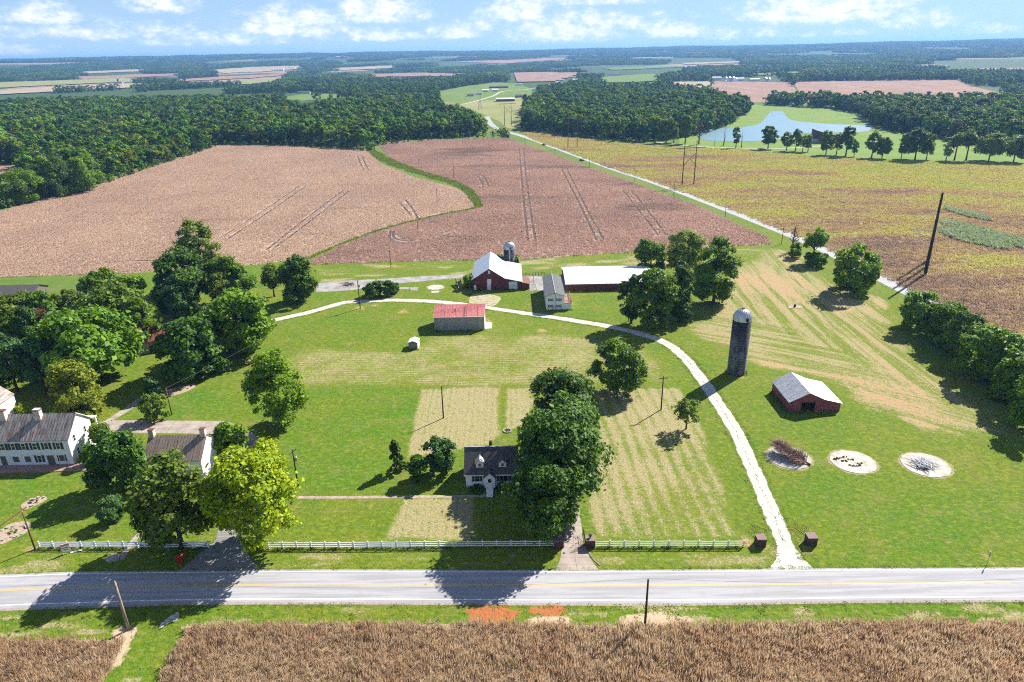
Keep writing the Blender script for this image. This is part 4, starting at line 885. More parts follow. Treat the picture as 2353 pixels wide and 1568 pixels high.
# ------------------------------------------------------------------ trees
def crown(seed, Rx, Ry, Rz, n_cl, n_leaf, leaf, fill=0.62, kind='round', up=0.45):
    """leaf-sized faces gathered in clumps over an uneven crown; returns verts, quads, clump centres (crown centre at 0)"""
    r = np.random.default_rng(seed)
    d = r.normal(size=(n_cl * 3, 3)); d /= np.linalg.norm(d, axis=1)[:, None]
    d = d[d[:, 2] > -0.75][:n_cl]
    rad = r.uniform(0.35, 0.88, len(d)) ** 0.8
    if kind == 'cone':
        z = r.uniform(-0.95, 0.95, len(d)); k = (1 - z) / 2 * 0.95 + 0.05; a = r.uniform(0, 2 * np.pi, len(d)); C = np.stack([np.cos(a) * k * .8, np.sin(a) * k * .8, z], -1)
    elif kind == 'vase':
        C = d * rad[:, None]; C[:, 2] = np.abs(C[:, 2]) * 1.3 - .4; C[:, :2] *= (0.35 + .65 * (C[:, 2:3] + .5).clip(0, 1))
    else:
        z = r.uniform(-0.9, 0.93, len(d)); k = np.where(z > 0, np.sqrt(1 - z * z), np.sqrt(1 - .5 * z * z)); a = np.arctan2(d[:, 1], d[:, 0]); q0 = np.maximum(rad, np.where(np.abs(z) > .55, .3, .55))
        C = np.stack([np.cos(a) * k * q0, np.sin(a) * k * q0, z * np.where(z > 0, .9, .95)], -1)
    if kind == 'column': C[:, 2] = r.uniform(-.85, .85, len(C)); C[:, :2] *= np.sqrt(np.clip(1 - C[:, 2:3] ** 2, 0.15, 1))
    az_ = np.arctan2(C[:, 1], C[:, 0]); ph = r.uniform(0, 6.28, 4)
    lob = 1 + .16 * np.sin(2 * az_ + ph[0] + 1.5 * C[:, 2]) + .13 * np.sin(3 * az_ + ph[1] - 2 * C[:, 2]) + .10 * np.sin(5 * az_ + ph[2]) + r.normal(0, .07, len(C))
    C[:, :2] *= lob[:, None]; C[:, 2] *= 1 + .10 * np.sin(2 * az_ + ph[3])
    C = C * np.array([Rx, Ry, Rz]) * np.array([.92, .92, .95]); mR = (Rx * Ry * Rz) ** (1 / 3)
    cr = mR * r.uniform(0.13, 0.38, len(C)) * (0.7 if kind == 'cone' else 1)
    st = r.uniform(.65, 1.35, (len(C), 3)); st[:, 2] *= .8
    w = cr ** 2; w /= w.sum(); ci = r.choice(len(C), n_leaf, p=w)
    q = r.normal(size=(n_leaf, 3)); q /= np.linalg.norm(q, axis=1)[:, None]
    q[:, 2] = np.where(q[:, 2] < -.45, -q[:, 2] * .8, q[:, 2])
    outw = C[ci] / np.array([Rx, Ry, Rz]); s = np.sum(q * outw, 1); flip = (s < -0.35) & (r.random(n_leaf) < .7); q[flip] *= -1
    rr = cr[ci] * (fill + (1.05 - fill) * r.random(n_leaf)); spray = r.random(n_leaf) < .10; rr[spray] *= r.uniform(1.1, 1.5, spray.sum())
    Pp = C[ci] + q * rr[:, None] * st[ci]
    nrm = q * 0.5 + outw * .25 + np.array([0, 0, up]) + r.normal(0, .48, (n_leaf, 3)); nrm /= np.linalg.norm(nrm, axis=1)[:, None]
    tt = np.cross(nrm, r.normal(size=(n_leaf, 3))); tt /= np.linalg.norm(tt, axis=1)[:, None]; bb = np.cross(nrm, tt)
    ls = leaf * np.clip(r.lognormal(-.05, .42, n_leaf), .35, 2.1)[:, None]
    V = np.stack([Pp - tt * ls * .5, Pp + bb * ls * .34, Pp + tt * ls * .5 + nrm * ls * -.12, Pp - bb * ls * .34], 1).reshape(-1, 3)
    return V, np.arange(len(V)).reshape(-1, 4), C
def trunk_mb(h, ch, C, r0, seed, nl=7, seg=7):
    r = random.Random(seed); mb = MB(); top = ch + 0.15 * (h - ch)
    b = [(0, 0, -0.15), (0, 0, 0.12 * h), (r.uniform(-.2, .2), r.uniform(-.2, .2), ch * .75), (r.uniform(-.3, .3), r.uniform(-.3, .3), top)]
    mb.tube(b, [r0 * 1.35, r0, r0 * .8, r0 * .35], seg)
    L = sorted(range(len(C)), key=lambda i: r.random())[:nl]
    for i in L:
        c = C[i]; e = np.array([c[0], c[1], c[2] + ch]); z0 = min(max(e[2] - abs(np.hypot(c[0], c[1])) * 1.0, 0.25 * ch), top * .9)
        m = np.array([c[0] * .45, c[1] * .45, z0 + (e[2] - z0) * .4])
        mb.tube([(0, 0, z0), tuple(m), tuple(e)], [r0 * .45, r0 * .3, r0 * .1], 5, False)
    return mb
CROWN_CACHE = {}
def place(xl, xr, yt, yb):
    """stand a tree so that it fills this box of the survey frame"""
    xc = (xl + xr) / 2; b = G(xc, yb)
    for _ in range(6):
        lo, hi = 0.3, 60.0
        for _ in range(40):
            mdl = (lo + hi) / 2
            if Pv(b[0], b[1], mdl)[1] > yt: lo = mdl
            else: hi = mdl
        h = lo; ppx, _py = Pv(b[0], b[1], h * .55); dep = np.linalg.norm(np.array([b[0], b[1], h * .5 - CAM_H]))
        bx = Pv(b[0], b[1])[0]; b = G(bx + (xc - ppx), yb)
    return b, h, (xr - xl) / F * (dep * math.cos(math.atan2(abs((xc - W / 2)), F))) 
def tree(name, label, box, leafk, kind='round', dens=1.0, leaf=None, cb=0.14, cat='tree', group=None, hscale=1.0, nmax=15000, nl=7, fill=.62, seed=None, ncl=None):
    (xl, xr, yt, yb) = box; b, h, wd = place(*box); h *= hscale
    seed = seed if seed is not None else int(xl * 7 + yt * 13) % 9973
    rz = h * (1 - cb) / 2; rx = wd / 2 * 0.96; ch = h * cb + rz
    area = 4 * math.pi * ((rx * rx) * rz) ** (2 / 3)
    lf = leaf or min(0.62, 0.30 + 0.0011 * float(np.hypot(*b)))
    if not leaf: lf = max(lf, math.sqrt(area * 3.4 * dens / (nmax * .34)))
    n = int(min(max(area * 3.4 * dens / (lf * lf * .34), 500), nmax + 500))
    V, Fq, C = crown(seed, rx, rx, rz, int((ncl or int(26 + rx * 3)) * 1.35), n, lf, fill * .85, kind)
    V[:, 2] = np.maximum(V[:, 2] + ch, 0.15)
    t = empty(name, (b[0], b[1], 0), random.uniform(0, 6.28))
    link('crown', npmesh('crown', V, Fq, LEAF[leafk]), t)
    trunk_mb(h, ch, C, max(0.10, 0.022 * h * (1 if cat == 'tree' else .6)), seed, nl).build('trunk', BARK, t, True)
    return tag(t, label, cat, group)
T = tree
GM = 'maples beside the white house'
T('maple_tree', 'largest dark green maple, right beside the white cottage', (1184, 1398, 924, 1158), 'maple', ncl=90, group=GM, nmax=24000)
T('maple_tree', 'dark green maple behind the cottage, farthest of the three big maples', (1202, 1376, 856, 1066), 'maple', ncl=70, group=GM, nmax=20000)
T('maple_tree', 'dark green maple nearest the highway beside the concrete driveway', (1172, 1342, 1062, 1238), 'maple', ncl=80, group=GM, nmax=20000)
T('lawn_tree', 'round olive green tree beside the curve of the gravel drive', (1357, 1488, 792, 902), 'green', cb=.12)
T('lawn_tree', 'small thin grey-green tree between the pole and the gravel drive', (1548, 1612, 912, 986), 'olive', dens=.32, cb=.25, fill=.4)
T('lawn_conifer', 'small dark pointed tree, leftmost of the three by the cottage', (884, 932, 1010, 1082), 'dark', 'cone', dens=1.2, cb=.05)
T('lawn_tree', 'small dark tree in the middle of the three beside the cottage', (934, 986, 1046, 1102), 'dark', cb=.06)
T('lawn_tree', 'dark rounded tree nearest the cottage of the three small ones', (976, 1050, 1006, 1088), 'blue', cb=.06)
T('catalpa_tree', 'tall ragged light green tree on the lawn past the courtyard', (562, 694, 806, 974), 'bright', dens=.7, cb=.08, fill=.35)
T('ash_tree', 'big yellow-green tree above the fence beside the highway', (468, 682, 1036, 1246), 'lime', ncl=70, cb=.16, nmax=26000)
T('hackberry_tree', 'olive tree with bare grey branches beside the yellow-green tree', (298, 486, 1052, 1258), 'olive', dens=.9, cb=.1, ncl=50, fill=.45)
T('walnut_tree', 'dark green tree between the white brick house and the white outbuilding', (202, 338, 997, 1122), 'maple', ncl=40)
T('magnolia_tree', 'small glossy tree at the corner of the courtyard drive', (488, 568, 974, 1046), 'green', cb=.08)
T('garden_shrub', 'clipped round shrub on the lawn before the white brick house', (221, 286, 1143, 1198), 'blue', cb=.02, cat='shrub', leaf=.22, dens=1.3)
T('garden_shrub', 'dark spreading shrub beside the pole at the courtyard', (318, 382, 908, 966), 'olive', cb=.02, cat='shrub')
T('garden_tree', 'small dark green tree behind the courtyard shrub', (328, 368, 868, 916), 'blue', cb=.05)
T('foundation_shrub', 'dark round shrub right of the cottage steps', (1142, 1164, 1106, 1130), 'dark', cb=.02, cat='shrub', leaf=.2)
T('foundation_shrub', 'low dark hedge below the left cottage window', (1078, 1114, 1118, 1128), 'dark', cb=.02, cat='shrub', leaf=.2)
for lb, box, k, kd, dn, c_ in [
    ('tall pale sycamore rising above the left grove', (408, 506, 504, 660), 'pale', 'round', .75, .2),
    ('dark dense tree below the sycamore in the left grove', (352, 480, 574, 716), 'dark', 'round', 1, .1),
    ('dark tree right of the sycamore at the grove edge', (466, 572, 590, 700), 'green', 'round', 1, .08),
    ('dense dark tree standing alone at the concrete lot', (634, 727, 590, 694), 'maple', 'column', 1.1, .08),
    ('thin feathery tree left of the dense dark one at the lot', (596, 652, 606, 682), 'olive', 'round', .5, .2),
    ('grey-green tree in the middle of the left grove', (346, 434, 640, 736), 'blue', 'round', 1, .1),
    ('slim grey-green tree under the grove canopy edge', (480, 528, 626, 720), 'olive', 'column', .8, .1),
    ('big bright green tree at the right edge of the left grove', (456, 624, 666, 812), 'bright', 'round', 1, .06),
    ('very dark round tree beside the red roof', (348, 509, 740, 866), 'dark', 'round', 1.1, .06),
    ('broad bright green tree left of the red roof', (94, 320, 716, 872), 'green', 'round', 1, .08),
    ('mid green tree behind the broad bright one', (184, 350, 652, 780), 'olive', 'round', 1, .1),
    ('dark tree top at the field edge, left of the sycamore', (184, 264, 614, 706), 'green', 'round', 1, .1),
    ('yellowish tree behind the white brick house', (112, 236, 832, 962), 'gold', 'round', .75, .06),
    ('grey-green tree at the left picture edge below the dark roof', (-14, 60, 700, 800), 'olive', 'round', 1, .1),
    ('tree with reddish brown foliage near the dark roof', (82, 114, 706, 768), 'rust', 'column', .7, .1),
    ('dark green tree beside the reddish brown one', (22, 96, 700, 806), 'dark', 'round', .8, .1),
    ('green tree between the dark roof and the grove', (126, 196, 656, 752), 'olive', 'round', 1, .1),
    ('dark bluish tree left of the broad bright one', (40, 130, 780, 905), 'blue', 'round', 1, .06),
    ('dark bluish tree at the left picture edge behind the house', (-30, 66, 770, 900), 'blue', 'round', 1, .06),
    ('bushy yellow-green tree at the field edge in the grove', (258, 338, 630, 700), 'bright', 'round', .9, .05),
    ('dark tree behind the very dark round one', (286, 360, 690, 800), 'green', 'round', 1, .08),
    ('low dark tree at the foot of the grove', (430, 500, 690, 778), 'dark', 'round', 1, .06),
]:
    T('grove_tree', lb, box, k, kd, dn, cb=c_, group='trees of the left grove')
T('garden_shrub', 'yellow bush behind the roof of the white brick house', (30, 66, 930, 962), 'lime', cb=.02, cat='shrub')
T('garden_shrub', 'yellow-green bush at the back corner of the white brick house', (150, 226, 930, 972), 'gold', cb=.02, cat='shrub')
T('porch_shrub', 'grey-green shrub at the porch end of the white brick house', (206, 262, 972, 1034), 'olive', cb=.02, cat='shrub')
T('porch_shrub', 'green shrub beside the rear steps of the white brick house', (186, 226, 1022, 1066), 'green', cb=.02, cat='shrub', leaf=.25)
for lb, box in [('low dark shrub row by the barn lane, larger left part', (832, 882, 648, 682)), ('low dark shrub by the barn lane, smaller right part', (874, 918, 646, 678))]:
    T('yew_shrub', lb, box, 'dark', cb=.02, cat='shrub', group='dark shrubs by the barn lane')
T('weed_bush', 'pale green bush against the left side of the red barn', (1062, 1090, 630, 662), 'bright', cb=.02, cat='shrub')
T('weed_bush', 'green vine bush left of the small silo', (1138, 1162, 584, 612), 'bright', cb=.02, cat='shrub')
T('weed_bush', 'green vine bush right of the small silo', (1178, 1194, 584, 616), 'bright', cb=.02, cat='shrub')
for lb, box, k, kd, dn, c_ in [
    ('round green tree behind the long white roof', (1460, 1534, 551, 624), 'green', 'round', 1.1, .05),
    ('pale thin tree at the field corner behind the clump', (1518, 1622, 530, 632), 'pale', 'round', .6, .12),
    ('tall dense tree at the right end of the yard clump', (1594, 1700, 551, 696), 'green', 'round', 1.1, .04),
    ('slender dark tree in the middle of the yard clump', (1538, 1600, 595, 738), 'maple', 'column', 1.1, .04),
    ('large leafy tree at the left of the yard clump', (1446, 1550, 620, 752), 'green', 'round', 1.1, .04),
    ('narrow dark tree leaning at the end of the long white roof', (1424, 1482, 626, 744), 'dark', 'column', .8, .04),
]:
    T('yard_tree', lb, box, k, kd, dn, cb=c_, group='clump of trees right of the barns')
T('vase_tree', 'vase-shaped green tree beside the county road', (1836, 1912, 518, 602), 'bright', 'vase', .7, cb=.2, nl=14)
T('roadside_bush', 'dark bush at the foot of the bare roadside tree', (1812, 1846, 560, 592), 'green', cb=.02, cat='shrub')
T('roadside_bush', 'weedy bush at the foot of the vase-shaped tree', (1850, 1900, 580, 612), 'green', cb=.02, cat='shrub')
T('roadside_tree', 'large round bright tree alone beside the county road', (1910, 2031, 568, 672), 'bright', cb=.03, ncl=45, dens=1.1)
for i, (lb, box, k) in enumerate([
    ('hedge tree nearest the county road end of the right hedge', (2074, 2160, 656, 756), 'bright'), ('second tree of the right hedge', (2130, 2226, 682, 790), 'green'), ('third tree of the right hedge', (2180, 2268, 706, 822), 'olive'),
    ('bright fourth tree of the right hedge', (2212, 2316, 730, 868), 'bright'), ('dark fifth tree of the right hedge', (2262, 2350, 735, 880), 'green'), ('sixth tree of the right hedge by the picture edge', (2300, 2400, 780, 930), 'bright'), ('lowest tree of the right hedge at the picture edge', (2330, 2430, 850, 985), 'bright'), ('back tree of the right hedge beyond the sixth', (2340, 2440, 770, 890), 'green'), ('low bush filling the hedge between its first two trees', (2110, 2180, 690, 772), 'green'), ('low bush filling the hedge before its third tree', (2160, 2236, 726, 810), 'bright'), ('low bush filling the hedge before its fifth tree', (2240, 2312, 780, 876), 'green'), ('bright low bush before the sixth hedge tree', (2280, 2360, 820, 918), 'bright')]):
    T('hedge_tree', lb, box, k, cb=.02, dens=1.1, hscale=.88, group='hedge along the right edge of the hay ground')
# trees along the far pond
for lb, box, k, kd, dn in [
    ('narrow tree on the near pond shore beside a snag', (1686, 1701, 290, 340), 'green', 'column', 1), ('dark round tree on the near pond shore', (1749, 1787, 288, 342), 'maple', 'round', 1),
    ('thin tree left of the curved lake house', (1797, 1823, 301, 347), 'olive', 'round', .7), ('taller thin tree beside the curved lake house', (1820, 1843, 294, 347), 'green', 'round', .8), ('short thin tree before the curved lake house', (1840, 1854, 306, 349), 'green', 'round', .8),
    ('small thin tree touching the curved lake house', (1852, 1867, 306, 349), 'olive', 'round', .8), ('shaggy tree right of the curved lake house', (1886, 1918, 300, 356), 'green', 'round', .9), ('thin tree between two taller ones by the lake house', (1916, 1936, 304, 356), 'olive', 'round', .6),
    ('tall dark tree right of the curved lake house', (1933, 1966, 288, 358), 'maple', 'column', 1), ('small tree below the tall dark lake tree', (1958, 1973, 324, 360), 'green', 'round', 1), ('leaning tree of the pair on the meadow', (1993, 2024, 301, 362), 'green', 'round', 1),
    ('round dark tree of the pair on the meadow', (2012, 2050, 316, 365), 'maple', 'round', 1), ('large spreading tree on the meadow edge', (2078, 2142, 294, 367), 'maple', 'round', 1), ('small thin tree left of the large meadow tree', (2066, 2084, 322, 365), 'olive', 'round', .6),
    ('thin grey tree right of the large meadow tree', (2118, 2150, 316, 367), 'pale', 'round', .4), ('short grey thin tree on the meadow edge', (2168, 2190, 322, 369), 'pale', 'round', .5), ('airy tall tree on the meadow edge', (2182, 2222, 292, 369), 'pale', 'vase', .6),
    ('second airy tree on the meadow edge', (2208, 2250, 290, 369), 'olive', 'vase', .7), ('low spreading olive tree on the meadow edge', (2244, 2316, 306, 370), 'olive', 'round', .8), ('rightmost olive tree on the meadow edge', (2308, 2366, 312, 372), 'olive', 'round', .9),
    ('dark half-bare tree left of the pond', (1513, 1552, 268, 328), 'olive', 'round', .6), ('green tree left of the pond shore', (1562, 1592, 264, 330), 'green', 'column', .9), ('thin tree beside the half-bare one', (1540, 1560, 276, 328), 'olive', 'round', .6),
]:
    T('pond_tree', lb, box, k, kd, dn, leaf=.9, cb=.2, group='trees round the pond', nl=5)
def bare_tree(name, label, box, seed, n=60, mat=None, cat='tree', spread=.5):
    b, h, wd = place(*box); r = random.Random(seed); mb = MB(); r0 = .03 * h + .04
    mb.tube([(0, 0, -.1), (.05 * h, 0, h * .4), (.02 * h, .03 * h, h * .8), (.03 * h, .02 * h, h)], [r0, r0 * .75, r0 * .35, r0 * .1], 6)
    br = MB()
    for i in range(n):
        z = h * r.uniform(.22, .92); a = r.uniform(0, 6.28); L = wd * spread * (1.1 - z / h) * r.uniform(.6, 1.3) + .25; e = np.array([math.cos(a) * L, math.sin(a) * L, z + L * r.uniform(.3, 1.0)])
        br.tube([(.03 * h, 0, z), tuple(e * [.5, .5, 1] - np.array([0, 0, (e[2] - z) * .45])), tuple(e)], [r0 * .35, r0 * .22, r0 * .06], 4, False)
        for k in range(2):
            f = e + np.array([r.uniform(-.3, .3) * L, r.uniform(-.3, .3) * L, r.uniform(.1, .4) * L]); br.tube([tuple(e * [.7, .7, 1] - np.array([0, 0, (e[2] - z) * .2])), tuple(f)], [r0 * .16, r0 * .05], 3, False)
    t = empty(name, (b[0], b[1], 0), r.uniform(0, 6)); mb.build('trunk', mat or DEADWOOD, t, True); tag(br.build('branches', mat or DEADWOOD, t), kind='stuff'); return tag(t, label, cat)
for lb, box, k in [('round bushy tree at the left picture edge beyond the brown field', (-12, 98, 392, 466), 'green'), ('broad tree next to the bushy one at the far left field edge', (72, 164, 360, 452), 'maple'), ('broad tree where the far left wood meets the field edge', (146, 234, 358, 440), 'green')]:
    T('forest_tree', lb, box, k, leaf=.8, cb=.04, group='trees at the far left field edge')
bare_tree('bare_tree', 'leafless small tree beside the county road', (1812, 1840, 518, 578), 5, 50)
bare_tree('dead_tree', 'bare brown tree on the left pond shore', (1593, 1623, 276, 332), 6, 70)
bare_tree('dead_snag', 'leaning bare snag on the near pond shore', (1654, 1674, 291, 336), 7, 5, spread=.25)
bare_tree('dead_snag', 'short broken snag at the left of the near shore', (1640, 1647, 316, 335), 8, 2, spread=.2)
bare_tree('dead_snag', 'forked bare snag beside the narrow shore tree', (1701, 1711, 301, 340), 9, 3, spread=.25)
bare_tree('bare_sapling', 'small bare sapling beside the pole right of the yellow-green tree', (640, 672, 1062, 1112), 10, 26)

# ------------------------------------------------------------------ woods
def wood_proto(seed, rx, rz, kind, leafk, n=900, leaf=1.2):
    V, Fq, C = crown(seed, rx, rx, rz, 15, n, leaf, .6, kind, .5); V[:, 2] += rz * 1.0 + .6
    me = npmesh('crown', V, Fq, LEAF[leafk]); tm = trunk_mb(rz * 2 + 2, rz * 1.12 + 1, C, .22, seed, 3, 5).mesh('trunk', BARK, True)
    return me, tm, C
WP_ = [wood_proto(301, 5.6, 8.0, 'round', 'w_green'), wood_proto(302, 5.0, 8.8, 'round', 'w_maple'), wood_proto(303, 6.2, 7.8, 'round', 'w_maple'), wood_proto(304, 5.6, 8.2, 'round', 'w_bright'), wood_proto(305, 5.8, 7.8, 'round', 'w_olive'), wood_proto(306, 5.8, 8.3, 'round', 'w_dark')]
WW_ = np.array([.30, .16, .16, .16, .14, .08])
WOODS = {
  'left': ([(-400, 580), (-60, 494), (70, 459), (230, 420), (330, 390), (430, 357), (495, 332), (600, 331), (700, 334), (790, 341), (846, 344), (856, 336), (872, 326), (1000, 318), (1120, 313), (1148, 308), (1152, 290), (1130, 272), (1095, 258), (1040, 246), (960, 240), (860, 236), (760, 236), (600, 240), (450, 240), (300, 242), (150, 246), (0, 250), (-400, 268)], 'green broadleaf tree at the edge of the big wood behind the brown field'),
  'middle': ([(1205, 296), (1240, 301), (1290, 308), (1360, 319), (1420, 323), (1490, 326), (1560, 318), (1620, 304), (1668, 290), (1690, 276), (1722, 258), (1718, 246), (1650, 240), (1630, 222), (1560, 216), (1500, 214), (1400, 215), (1300, 222), (1235, 236), (1208, 252)], 'tall green tree in the wood left of the pond'),
  'right': ([(2000, 286), (2030, 298), (2070, 305), (2130, 311), (2206, 327), (2280, 334), (2360, 344), (2500, 356), (2500, 262), (2353, 252), (2200, 250), (2060, 246), (1960, 246), (1912, 246), (1920, 252), (1975, 262)], 'green tree in the wood along the far right meadow'),
  'knoll': ([(1764, 242), (1845, 246), (1844, 240), (1770, 236)], 'dark tree in the clump beyond the head of the pond'),
  'knoll2': ([(1859, 247), (1908, 249), (1906, 242), (1862, 240)], 'dark tree in the second clump beyond the pond head'),
}
EXCL = [f[0] for f in FARF] + [BROWN_L, BROWN_R, YELLOW, POND]
cand = []
for wn, (poly, lb) in WOODS.items():
    w = GL(poly); xs = [p[0] for p in w]; ys = [p[1] for p in w]; st = 8.2
    gx, gy = np.meshgrid(np.arange(max(min(xs), -1700), min(max(xs), 1700), st), np.arange(min(ys), max(ys), st), indexing='ij')
    gx = gx + rng.uniform(-.42, .42, gx.shape) * st; gy = gy + rng.uniform(-.42, .42, gy.shape) * st
    px, py = Pv(gx, gy); k = inpoly(px, py, poly) & (px > -200) & (px < W + 200)
    x, y, pxx, pyy = gx[k], gy[k], px[k], py[k]
    tx, ty = Pv(x, y, 15.0); ok_ = np.ones(len(x), bool)
    if wn == 'left':
        for hz_ in (0, 4, 8, 12, 16, 19):
            tx, ty = Pv(x, y, float(hz_))
            for f in FARF: ok_ &= ~inpoly(tx, ty, f[0])
    x, y = x[ok_], y[ok_]
    for a, b, c in zip(x, y, segdist(x, y, GL(poly) + [GL(poly)[0]])): cand.append((a, b, wn, c))
cand.sort(key=lambda c: np.hypot(c[0], c[1]))
def quota():
    """the trees one can pick out stand along the near edges of the woods"""
    pick = []; left = []; lim = {'left': 120, 'middle': 60, 'right': 45, 'knoll': 8, 'knoll2': 6}; cnt = dict.fromkeys(lim, 0)
    for c in cand:
        px, py = Pv(c[0], c[1]); ok = -20 < px < W + 20
        if ok and c[3] < 11 and cnt[c[2]] < lim[c[2]]: pick.append(c); cnt[c[2]] += 1
        else: left.append(c)
    return pick, left
pick, rest = quota()
first = {}
for i, (x, y, wn, _d) in enumerate(pick):
    pid = int(rng.choice(6, p=WW_)); me, tm, C = WP_[pid]
    t = empty('forest_tree', (x, y, 0), rng.uniform(0, 6.28)); s = rng.uniform(.85, 1.2) * (1.12 if wn == 'middle' else 1); t.scale = (s * rng.uniform(.95, 1.2), s * rng.uniform(.95, 1.2), s)
    c = link('crown', me, t); link('trunk', tm, t); tag(t, WOODS[wn][1], 'tree', WOODS[wn][1].split(' in the ')[-1].split(' at the ')[-1] + ' trees')
    first.setdefault(pid, c)
treesrc = [first.get(i) or bpy.data.objects.new('crown_source', WP_[i][0]) for i in range(6)]
TREE_NG = scatter_group('tree_scatter', treesrc)
def scatter_trees(name, xy, smin=.70, smax=1.28, z=None):
    xy = np.asarray(xy); n = len(xy); s = rng.uniform(smin, smax, n) * (0.88 + .3 * fbm(xy[:, 0], xy[:, 1], 60, 61, 2))
    S = np.stack([s * rng.uniform(.95, 1.25, n), s * rng.uniform(.95, 1.25, n), s], -1)
    z = np.zeros(n) if z is None else z
    return scatter(name, TREE_NG, np.stack([xy[:, 0], xy[:, 1], z - .3], -1), rng.uniform(0, 6.28, n), S, rng.choice(6, n, p=WW_))
for wn in WOODS:
    pts = [(c[0], c[1]) for c in rest if c[2] == wn]
    if pts: scatter_trees('woodland', pts)
# low growth along the field edges
def edge_bushes(name, line, step, wid, s0, s1):
    L = [np.array(p) for p in smooth_line(GL(line), 12)]; out = []; acc = 0
    for a, b in zip(L[:-1], L[1:]):
        n = max(1, int(np.linalg.norm(b - a) / step))
        for i in range(n): out.append(a + (b - a) * (i + rng.random()) / n + rng.normal(0, wid, 2))
    scatter_trees(name, out, s0, s1)
edge_bushes('edge_scrub', [(-200, 545), (0, 481), (120, 449), (230, 424), (330, 391), (430, 358), (492, 337)], 2.0, 2.0, .16, .34)
edge_bushes('edge_scrub', [(480, 334), (620, 335), (760, 340), (846, 347), (862, 336), (1000, 322), (1150, 315)], 4.0, 1.5, .18, .4)
edge_bushes('edge_scrub', [(1210, 300), (1290, 311), (1420, 326), (1500, 328), (1620, 306), (1690, 280)], 5.0, 1.5, .15, .35)
edge_bushes('edge_scrub', [(1150, 303), (1155, 308), (1165, 318)], 1.5, 2.0, .2, .35)
# countryside beyond: single trees, hedgerows and copses out to 2.3 km, then whole groves on the rises
def far_trees():
    out = []
    st = 11.5; gx, gy = np.meshgrid(np.arange(-1500, 1500, st), np.arange(760, 2350, st), indexing='ij')
    gx = gx + rng.uniform(-.5, .5, gx.shape) * st; gy = gy + rng.uniform(-.5, .5, gy.shape) * st
    r = np.hypot(gx, gy); px, py = Pv(gx, gy); k = (px > -150) & (px < W + 150) & (r < 2350)
    for poly in EXCL + [w[0] for w in WOODS.values()]: k &= ~inpoly(px, py, poly)
    # keep the meadow by the pond, the hamlets and the lanes open
    for poly in ([(1150, 345), (1150, 292), (1205, 280), (1205, 190), (1320, 160), (1330, 196), (1240, 215), (1200, 300), (1560, 342)], [(1540, 345), (1590, 296), (1700, 255), (1720, 238), (1890, 240), (2010, 262), (2020, 290), (2100, 312), (2353, 346), (2600, 350), (2600, 400), (1700, 360)], [(1630, 192), (1630, 178), (1790, 178), (1790, 192)]):
        k &= ~inpoly(px, py, poly)
    ptx, pty = Pv(gx, gy, 15.0)
    for poly in [f[0] for f in FARF]: k &= ~inpoly(ptx, pty, poly)
    n = fbm(gx, gy, 260, 71, 3); k &= (n > np.where(px > 760, .36, .47)) | (rng.random(gx.shape) < .04)
    k &= ~((px < 720) & (py < 262) & (py > 150) & (n < .60))
    gx, gy = gx[k], gy[k]
    return np.stack([gx, gy], -1)
ft = far_trees(); scatter_trees('distant_trees', ft, .75, 1.15)
def grove_proto(seed, n_tree, size, leafk):
    r = np.random.default_rng(seed); Vs = []; 
    for i in range(n_tree):
        x, y = (r.random(2) - .5) * size; R0 = r.uniform(4, 6.5); V, Fq, C = crown(seed * 50 + i, R0, R0, R0 * r.uniform(1.0, 1.5), 7, 46, 4.0, .6, 'round', .5); V[:, 2] += R0 * 1.3 + 1; V[:, 0] += x; V[:, 1] += y; Vs.append(V)
    V = np.concatenate(Vs); return bpy.data.objects.new('grove_patch', npmesh('grove_patch', V, np.arange(len(V)).reshape(-1, 4), LEAF[leafk]))
gp = [grove_proto(1, 42, 74, 'w_green'), grove_proto(2, 42, 74, 'w_maple'), grove_proto(3, 42, 74, 'w_olive'), grove_proto(4, 20, 90, 'w_green')]
GROVE_NG = scatter_group('grove_scatter', gp)
def groves():
    P = []
    for r0, r1, st in ((2250, 4200, 62), (4200, 7000, 70), (7000, 11500, 92)):
        gx, gy = np.meshgrid(np.arange(-r1 * .8, r1 * .8, st), np.arange(r0 * .7, r1, st), indexing='ij')
        gx = gx + rng.uniform(-.45, .45, gx.shape) * st; gy = gy + rng.uniform(-.45, .45, gy.shape) * st
        r = np.hypot(gx, gy); th = np.abs(np.degrees(np.arctan2(gx, gy))); k = (r >= r0) & (r < r1) & (th < 41)
        n = fbm(gx, gy * .6, 520, 81, 4); k &= n > (.50 if r0 < 4000 else .44 if r0 < 6000 else .36)
        for w in FARW: k &= ~(polysd(gx, gy, w) > -25) if max(np.hypot(*p) for p in w) > r0 else True
        gz = hterr(gx, gy)
        for hz_ in (0.0, 8.0, 16.0):
            ptx, pty = Pv(gx, gy, gz + hz_)
            for f in FARF: k &= ~inpoly(ptx, pty, f[0])
        gx, gy = gx[k], gy[k]; P.append(np.stack([gx, gy, hterr(gx, gy) - 1.0], -1))
    P = np.concatenate(P); n = len(P); r = np.hypot(P[:, 0], P[:, 1]); s = 1 + .25 * sst(r, 6000, 11000)
    S = np.stack([s * rng.uniform(.9, 1.2, n), s * rng.uniform(.9, 1.2, n), rng.uniform(.75, 1.15, n)], -1)
    return scatter('distant_woods', GROVE_NG, P, rng.uniform(0, 6.28, n), S, rng.choice(4, n, p=[.34, .28, .2, .18]))
groves()
